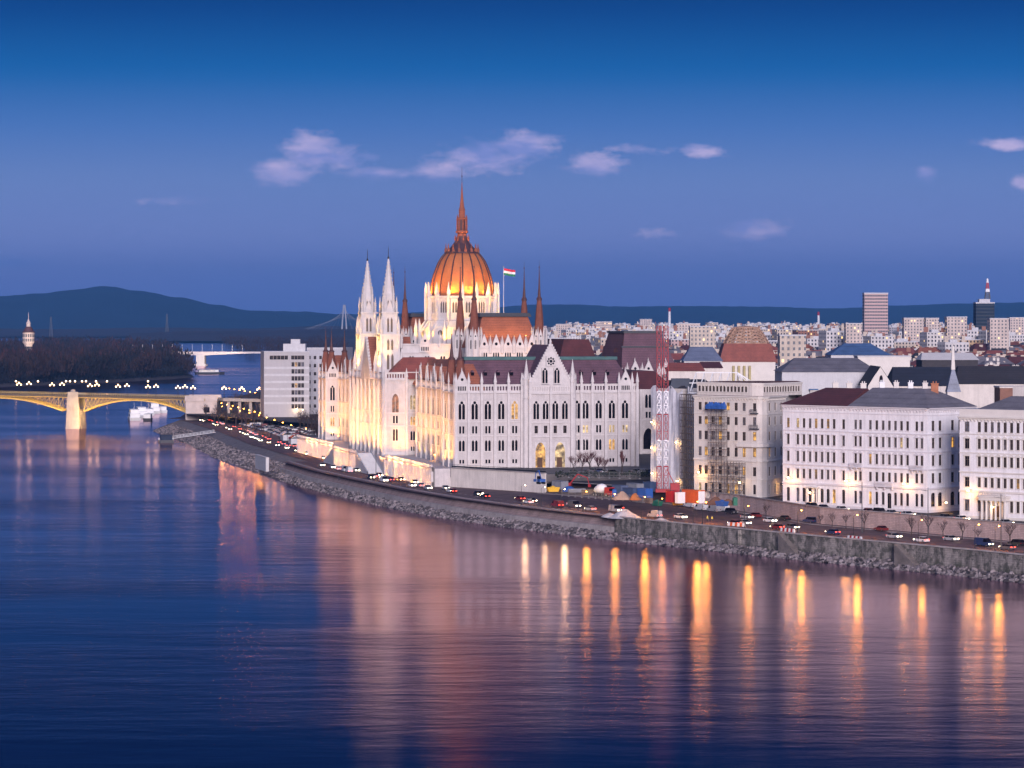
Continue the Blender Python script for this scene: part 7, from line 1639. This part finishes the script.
for i in range(-20, 150):
    for j in range(0, 260):
        u_, v_ = i * 27 + (7 if i % 4 == 3 else 0), 1010 + j * 24 + (9 if j % 3 == 2 else 0)
        x, y = u_ * math.cos(AX) - (v_ - 1000) * math.sin(AX), 1000 + u_ * math.sin(AX) + (v_ - 1000) * math.cos(AX); x += ru(-2, 2); y += ru(-2, 2)
        px = CX + F * x / y
        if not (535 < px < 1060) or y > 7600 or y < 1075: continue
        lx = (x - PO[0]) * CPA + (y - PO[1]) * SPA; ly = -(x - PO[0]) * SPA + (y - PO[1]) * CPA
        if lx < 150 and ly < 330: continue
        if any(a - 14 < x < b + 14 and c - 14 < y < d_ + 14 for a, b, c, d_ in TAKEN): continue
        if y > 3000 and R() < .35: continue
        if y > 5000 and R() < .4: continue
        cells.append((y, x, px))
cells.sort(); NUM = ['no', 'one', 'two', 'three']; cnt = 0
FWL, FRF = {k: MB() for k in CW}, {k: MB() for k in CR}
chm = MB(); chm.box(-.8, .8, -.45, .45, -1.2, 2.0); chm.box(-.95, .95, -.6, .6, 2.003, 2.3)
for k in (-.4, .4): chm.lathe(k, 0, [(.2, 2.3), (.17, 2.9)], 6)
CHM = chm.mesh('chimney', CREAM_T)
for y, x, px in cells:
    col = random.choices(list(CW), (34, 26, 12, 14, 10, 4))[0]; rf = random.choices(list(CR), (20, 12, 20, 16, 14, 18))[0]
    w, d = ru(19, 25), ru(16, 22); h = ru(15, 23) if y < 2600 else ru(14, 26); rh = ru(3.5, 6.5); st = 'flat' if rf == 'flat pale' else 'hip'; rz = AX + ru(-.05, .05)
    if y > 2600 and R() < .10: h = ru(28, 42); st, rf = 'flat', 'flat pale'
    if y > 2300 and R() < .25: col = 'white'
    if cnt < 285:
        aw, ar = MB(), MB(); house(aw, ar, 0, 0, w, d, h, 0, st, rh); nc = random.choice((0, 1, 2, 3)) if st != 'flat' else 0
        near = 'near' if y < 1500 else ('midway' if y < 1900 else 'farther')
        pos = ('behind the plum pavilion' if px < 662 else 'right of the red hoist' if px < 722 else 'around the timber dome' if px < 800 else 'left of the office tower' if px < 864 else 'below the office tower' if px < 915 else 'left of the antenna tower' if px < 972 else 'below the antenna tower' if px < 1000 else 'at the right edge')
        sz = 'tall ' if h > 20.5 else ('low ' if h < 17 else '')
        lab = f'{near} {sz}{col} house with {rf} roof' + (f' and {NUM[nc]} chimney{"s" if nc > 1 else ""}' if nc else '') + f', {pos}'
        o = thing('city_house', lab, 'house', (x, y, UZ - .06), rz, 'city houses behind the palace')
        aw.build('wall', CW[col], o); ar.build('roof', CR[rf], o)
        for k in range(nc): link('chimney', CHM, o, (w * ru(-.2, .2), d * ru(-.12, .12), h + rh * .85))
        cnt += 1
    else: 
        house(FWL[col], FRF[rf], x, y, w, d, h + UZ, rz, st, rh)
        for k in range(3 if y < 4500 else 1):
            cx_, cy_ = x + ru(-.4, .4) * w, y + ru(-.4, .3) * d; FWL['cream' if R() < .6 else 'brick'].box(cx_ - ru(.6, 2.0), cx_ + ru(.6, 2.0), cy_ - .6, cy_ + .6, h + UZ - .5, h + UZ + ru(2.5, 7))
fw_, keys = MB(), list(CW) + list(CR)
for i, k in enumerate(keys):
    src = FWL.get(k) or FRF.get(k); z = MB(); z.v, z.f, z.m, z.uv = src.v, src.f, [i] * len(src.f), src.uv; fw_.add(z, Matrix())
tag(fw_.build('distant_city', list(CW.values()) + list(CR.values())), kind='stuff')
tp = MB()                                                 # scattered far trees between the houses
for k in range(500):
    Y = ru(1900, 7000); x = xat(ru(540, 1050), Y); crown(tp, x, Y, UZ, ru(12, 22), ru(5, 9), 30, random.randrange(3))
tag(tp.build('city_trees', WOODS), kind='stuff')
# landmark towers and slabs
def tower_block(name, label, cat, px0, px1, Y, ytop, m_, dep, para=1.5):
    x0, x1 = xat(px0, Y), xat(px1, Y); o = thing(name, label, cat, ((x0 + x1) / 2, Y, UZ)); w = x1 - x0; h = zat(ytop, Y) - UZ; b = MB(); pl = [(-w / 2, 0), (w / 2, 0), (w / 2, dep), (-w / 2, dep)]; b.frus(pl, 0, pl, h, uvw=True); b.build('wall', m_, o)
    b = MB(); b.box(-w / 2 - .3, w / 2 + .3, -.3, dep + .3, h + .003, h + para); b.build('roof_edge', CONC, o); return o, w, h
m, t, b, o_ = new_mat('banded_tower_wall'); uv = t.n('ShaderNodeUVMap'); s_ = t.n('ShaderNodeSeparateXYZ'); t.l(uv.outputs[0], s_.inputs[0]); fr = t.math('FRACT', t.math('DIVIDE', s_.outputs[1], 3.6)); fx_ = t.math('FRACT', t.math('DIVIDE', s_.outputs[0], 1.8))
msk = t.math('MULTIPLY', t.math('GREATER_THAN', fr, .5), t.math('GREATER_THAN', fx_, .15)); t.l(t.mix(msk, (.46, .30, .28), (.035, .03, .04)), b.inputs['Base Color']); b.inputs['Roughness'].default_value = .5
o, w, h = tower_block('office_tower', 'tall pinkish office tower with dark window bands rising over the city', 'tower', 864.5, 888, 3400, 294, m, 20)
m, t, b, o_ = new_mat('dark_tower_wall'); uv = t.n('ShaderNodeUVMap'); s_ = t.n('ShaderNodeSeparateXYZ'); t.l(uv.outputs[0], s_.inputs[0]); fr = t.math('FRACT', t.math('DIVIDE', s_.outputs[1], 3.8)); t.l(t.mix(t.math('GREATER_THAN', fr, .6), (.02, .03, .045), (.05, .06, .075)), b.inputs['Base Color']); b.inputs['Roughness'].default_value = .7; b.inputs['Specular IOR Level'].default_value = .1
o, w, h = tower_block('antenna_tower', 'dark glass tower with a banded lattice antenna on top', 'tower', 976, 994.5, 3400, 303.5, m, 20)
zt = zat(278.5, 3400) - UZ; b = MB(); b.box(-6, 6, 4, 16, h + 1.503, h + 5); b.build('roof_house', CONC, o)
for nm, m_, a, c in (('antenna', DGREY, 0, .35), ('antenna', WHITEP, .35, .5), ('antenna', REDP, .5, .8), ('antenna', WHITEP, .8, 1)):
    z0, z1 = h + 5 + (zt - h - 5) * a, h + 5 + (zt - h - 5) * c; b = MB(); r0, r1 = 2.4 * (1 - a) + .4, 2.4 * (1 - c) + .4
    for sx in (-1, 1):
        for sy in (-1, 1): b.tube((4 + sx * r0, 10 + sy * r0, z0), (4 + sx * r1, 10 + sy * r1, z1), .45)
    for k in range(4): q0, q1 = r0 + (r1 - r0) * k / 4, r0 + (r1 - r0) * (k + 1) / 4; za, zb_ = z0 + (z1 - z0) * k / 4, z0 + (z1 - z0) * (k + 1) / 4; b.tube((4 - q0, 10 - q0, za), (4 + q1, 10 - q1, zb_), .35); b.tube((4 + q0, 10 - q0, za), (4 - q1, 10 - q1, zb_), .35); b.box(4 - q1, 4 + q1, 10 - q1, 10 + q1, zb_ - .4, zb_)
    b.build(nm, m_, o)
PB = facade_mat('panel_block_wall', (.58, .48, .42), 3.0, 2.9, .05)
for px0, px1, Y, yt, lab in ((904, 924, 3000, 318.5, 'wide pale panel block right of the office tower'), (926, 939, 3300, 318.5, 'narrow pale panel block between the two towers'), (947, 967, 2700, 317.5, 'pale panel block just left of the dark antenna tower'), (990, 1009, 2600, 319, 'pale panel block just right of the dark antenna tower'), (1010, 1030, 3300, 318, 'pale panel block at the right edge behind the houses'), (676, 700, 3200, 324, 'long pale block right of the hoist top'), (690, 716, 2500, 327, 'cream block with dark windows right of the hoist'), (556, 572, 4200, 324.5, 'pale block left of the maroon roof in the haze'), (596, 612, 4600, 322, 'pale block above the plum pavilion in the haze'), (640, 652, 5200, 319.5, 'small pale block just above the pavilion roof'), (780, 806, 1750, 336, 'cream block with round corner windows right of the timber dome'), (846, 862, 2600, 324, 'ochre block just left of the office tower')):
    tower_block('panel_block', lab, 'apartment block', px0, px1, Y, yt, PB if 'cream' not in lab else CW['cream'], 16, .8)

# ================================================================ camera, dusk sky, sun below the clouds, floodlights
cam = bpy.data.cameras.new('camera'); co = bpy.data.objects.new('camera', cam); C.objects.link(co)
cam.sensor_width = 36; cam.lens = F / 1024 * 36; cam.shift_y = -(384 - HY) / 1024; cam.clip_end = 60000; cam.clip_start = 1
co.location = (0, 0, CH); co.rotation_euler = (PI / 2, 0, 0); S.camera = co
SUN_AZ = math.radians(177); SUN_EL = math.radians(13)   # the afterglow: behind the camera, over its left shoulder
W = bpy.data.worlds.new('World'); S.world = W; W.use_nodes = True; nt = W.node_tree; nt.nodes.clear(); t = NT(nt)
out = t.n('ShaderNodeOutputWorld'); bg = t.n('ShaderNodeBackground'); t.l(bg.outputs[0], out.inputs[0])
tc = t.n('ShaderNodeTexCoord'); D = tc.outputs['Generated']
sky = t.n('ShaderNodeTexSky'); sky.sky_type = 'NISHITA'; sky.sun_disc = False; sky.sun_elevation = math.radians(1.0); sky.sun_rotation = SUN_AZ; sky.altitude = 120
sp = t.n('ShaderNodeSeparateXYZ'); t.l(D, sp.inputs[0]); X, Y_, Z_ = sp.outputs
# dusk grading of the clear sky by height: hazy violet at the horizon, pale blue band, deep blue above
SKYSTOPS = [(0.0, (.072, .112, .335)), (.012, (.095, .130, .360)), (.026, (.120, .160, .375)), (.045, (.096, .152, .350)), (.062, (.046, .114, .318)), (.080, (.004, .074, .252)), (.100, (.0, .032, .155)), (.125, (.0, .006, .055)), (.30, (.0, .003, .03)), (.45, (.03, .06, .17)), (1.0, (.07, .11, .27))]
zc = t.math('MAXIMUM', Z_, 0.0)
grad = t.ramp(zc, SKYSTOPS)
blur = t.n('ShaderNodeMix', data_type='RGBA')
# afterglow: the half of the sky behind the camera is far brighter and lavender white
back = t.math('MULTIPLY', t.math('SUBTRACT', 0.25, Y_), .8, clamp=True)
glow = t.math('MULTIPLY', t.math('POWER', t.math('SUBTRACT', 1.0, zc), 3.0), back)
c1 = t.mix(glow, grad, (.38, .31, .40))
nis = t.mix(1.0, sky.outputs[0], (.0008, .003, .009), 'MULTIPLY')
c2 = t.mix(1.0, c1, nis, 'ADD')
# drifting dusk clouds, placed by direction
az = t.math('DIVIDE', X, t.math('MAXIMUM', Y_, .05)); el = t.math('DIVIDE', Z_, t.math('MAXIMUM', Y_, .05))
cv = t.n('ShaderNodeCombineXYZ'); t.l(az, cv.inputs[0]); t.l(el, cv.inputs[1])
nz = t.noise(t.mapping(cv.outputs[0], (1, 2.2, 1)), 150, 7, .62); nz2 = t.noise(t.mapping(cv.outputs[0], (1, 3.0, 1)), 34, 4, .55)
tot = None
for px, py, sx, sy, k in ((284, 172, 30, 15, 1.2), (312, 152, 30, 20, 1.25), (340, 158, 34, 13, .9), (378, 173, 38, 7, .95), (440, 170, 34, 12, 1.0), (485, 158, 46, 17, 1.1), (522, 146, 36, 16, 1.15), (597, 164, 32, 13, 1.05), (703, 151, 24, 8, 1.05), (755, 230, 36, 11, 1.05), (1008, 144, 32, 8, 1.05), (925, 173, 14, 8, .85), (1022, 183, 14, 9, 1.0), (655, 235, 30, 7, .65), (640, 150, 60, 8, .5), (180, 200, 70, 8, .45)):
    a = t.math('DIVIDE', t.math('SUBTRACT', az, (px - CX) / F), sx / F); e = t.math('DIVIDE', t.math('SUBTRACT', el, (HY - py) / F), sy / F)
    g = t.math('MULTIPLY', t.math('EXPONENT', t.math('MULTIPLY', t.math('ADD', t.math('MULTIPLY', a, a), t.math('MULTIPLY', e, e)), -1.0)), k)
    tot = g if tot is None else t.math('MAXIMUM', tot, g)
dens = t.math('MULTIPLY', t.math('SUBTRACT', t.math('ADD', tot, t.math('MULTIPLY', nz, 1.35)), 1.0), 1.6, clamp=True)
dens = t.math('MULTIPLY', dens, t.math('GREATER_THAN', Y_, .5))
shade = t.ramp(nz2, [(.38, (.15, .185, .42)), (.62, (.38, .32, .50))])
c3 = t.mix(t.math('MULTIPLY', dens, .85), c2, shade)
# low grey-blue bank near the horizon
bank = None
for px, py, sx, sy, k in ((5, 262, 34, 5, .7), (270, 285, 110, 15, .5), (600, 288, 160, 10, .3)):
    a = t.math('DIVIDE', t.math('SUBTRACT', az, (px - CX) / F), sx / F); e = t.math('DIVIDE', t.math('SUBTRACT', el, (HY - py) / F), sy / F)
    g = t.math('MULTIPLY', t.math('EXPONENT', t.math('MULTIPLY', t.math('ADD', t.math('MULTIPLY', a, a), t.math('MULTIPLY', e, e)), -1.0)), k)
    bank = g if bank is None else t.math('MAXIMUM', bank, g)
bd = t.math('MULTIPLY', t.math('MULTIPLY', bank, t.math('ADD', nz2, .35)), t.math('GREATER_THAN', Y_, .5))
c4 = t.mix(t.math('MULTIPLY', bd, .55), c3, (.065, .125, .37))
# below the horizon: dark ground
c5 = t.mix(t.math('LESS_THAN', Z_, -.002), c4, (.02, .03, .06))
t.l(c5, bg.inputs['Color']); bg.inputs['Strength'].default_value = 1.0
sun = bpy.data.lights.new('sun', 'SUN'); so = bpy.data.objects.new('sun', sun); C.objects.link(so)
sun.energy = 2.4; sun.angle = math.radians(16); sun.color = (1.0, .89, .98)
d = Vector((math.sin(SUN_AZ) * math.cos(SUN_EL), math.cos(SUN_AZ) * math.cos(SUN_EL), math.sin(SUN_EL)))
so.rotation_euler = d.to_track_quat('Z', 'Y').to_euler()
def pl_spot(p, a, e, col=WARM, spot=100, size=.5): lamp('SPOT', 'floodlight', pw(*p), e * FLOOD, col, pw(*a), size, spot)
# floodlights: long throws from the quay that clear the terrace, uplights at the foot of the walls
for y in range(6, 266, 11):
    xw = -5 if 100 <= y <= 168 else (0 if y < 18 or y > 250 else 5)
    pl_spot((xw - 26, y - 4, -5.5), (xw, y, 14 + 3 * math.sin(y)), 30000 if xw > -5 else 36000, WARM, 46)
    pl_spot((xw - 3.2, y, .7), (xw + .8, y, 16), 1900, (1.0, .46, .10) if y % 3 else GOLD, 120, .2)
for x, y in ((-1, 96), (1, 99), (6.5, 99.5), (2.5, 246), (7, 178)): pl_spot((x, y - 3, .8), (x + .5, y + 4, 14), 1100, ORNG, 120, .2)
for y in list(range(3, 82, 9)) + list(range(192, 272, 9)): pl_spot((-12.8, y, -6.0), (-8.6, y, -3.2), 900, ORNG, 150, .2)
for y in (118, 128, 140, 150): pl_spot((-17.5, y, -5.8), (-13.5, y, -3), 1500, ORNG, 150, .2)
# towers, crossing, drum and dome
for y in (113.5, 155.5):
    pl_spot((-9, y - 8, 29), (-.6, y, 52), 17000, GOLD, 60); pl_spot((8, y - 9, 29), (-.6, y, 48), 7000, (1, .74, .08), 70); pl_spot((-15, y + 2, 27), (-.6, y, 54), 15000, GOLD, 60)
    for a in range(4): pl_spot((-.6 + 3.6 * math.cos(a * PI / 2 + .8), y + 3.6 * math.sin(a * PI / 2 + .8), 44.9), (-.6, y, 66), 3800, GOLD, 100, .15)
for x, y, ax, ay in ((12, 103, 14, 113), (26, 103, 26, 113), (40, 104, 40, 113), (-3, 122, 5, 122), (-3, 146, 5, 146)): pl_spot((x, y, 29), (ax, ay, 41), 7500, WARM, 120)
for k in range(12):
    a = 2 * PI * k / 12; c, s = math.cos(a), math.sin(a)
    pl_spot((DX + 21 * c, DY + 21 * s, 42), (DX + 12 * c, DY + 12 * s, 55), 4200, (1.0, .52, .05), 95)
    if k % 2 == 0: pl_spot((DX + 30 * c, DY + 30 * s, 50), (DX + 4 * c, DY + 4 * s, 69), 11000, (1.0, .44, .05), 50)
    pl_spot((DX + 14.8 * c, DY + 14.8 * s, 59.8), (DX + 7.6 * c, DY + 7.6 * s, 73), 3200, (1.0, .44, .04), 120, .2)
for k in range(6):
    a = 2 * PI * k / 6 + PI / 6; pl_spot((DX + 4.2 * math.cos(a), DY + 4.2 * math.sin(a), 79), (DX, DY, 90), 420, ORNG, 90, .1)
for x in (21.5, 25.9, 30.3, 34.7, 39.1, 43.5): pl_spot((x, 57.6, 44.6), (x, 61.6, 46.8), 230, GOLD, 130, .08)
for x in (25, 32, 39): pl_spot((x, 50, 34), (x, 59, 38), 420, WARM, 130, .2)
for x, y in ((20.3, 60), (44.5, 60), (20.3, 83), (44.5, 83), (20.3, 185), (44.5, 185)): pl_spot((x - 3.5, y - 3.5, 35), (x, y, 48), 420, ORNG, 90, .2)
# haze: one closed box of even pale air around everything
hz = MB(); hz.box(-9000, 9000, -300, 21500, -1.6, 420); 
hm = bpy.data.materials.new('haze_air'); hm.use_nodes = True; hm.node_tree.nodes.clear(); q = NT(hm.node_tree)
ho = q.n('ShaderNodeOutputMaterial'); pv = q.n('ShaderNodeVolumePrincipled'); pv.inputs['Color'].default_value = (.16, .50, 1.0, 1); pv.inputs['Density'].default_value = HAZE; pv.inputs['Anisotropy'].default_value = .2
q.l(pv.outputs[0], ho.inputs['Volume'])
if HAZE > 0: tag(hz.build('haze', hm), kind='stuff')
S.view_settings.view_transform = 'Standard'; S.view_settings.look = 'None'; S.view_settings.exposure = EXPO; S.view_settings.gamma = 1.0; S.view_settings.use_curve_mapping = False
S.cycles.use_denoising = True; S.cycles.max_bounces = 6; S.cycles.diffuse_bounces = 2; S.cycles.glossy_bounces = 3; S.cycles.transmission_bounces = 2; S.cycles.volume_bounces = 0
S.cycles.sample_clamp_indirect = 6; S.cycles.caustics_reflective = False; S.cycles.caustics_refractive = False
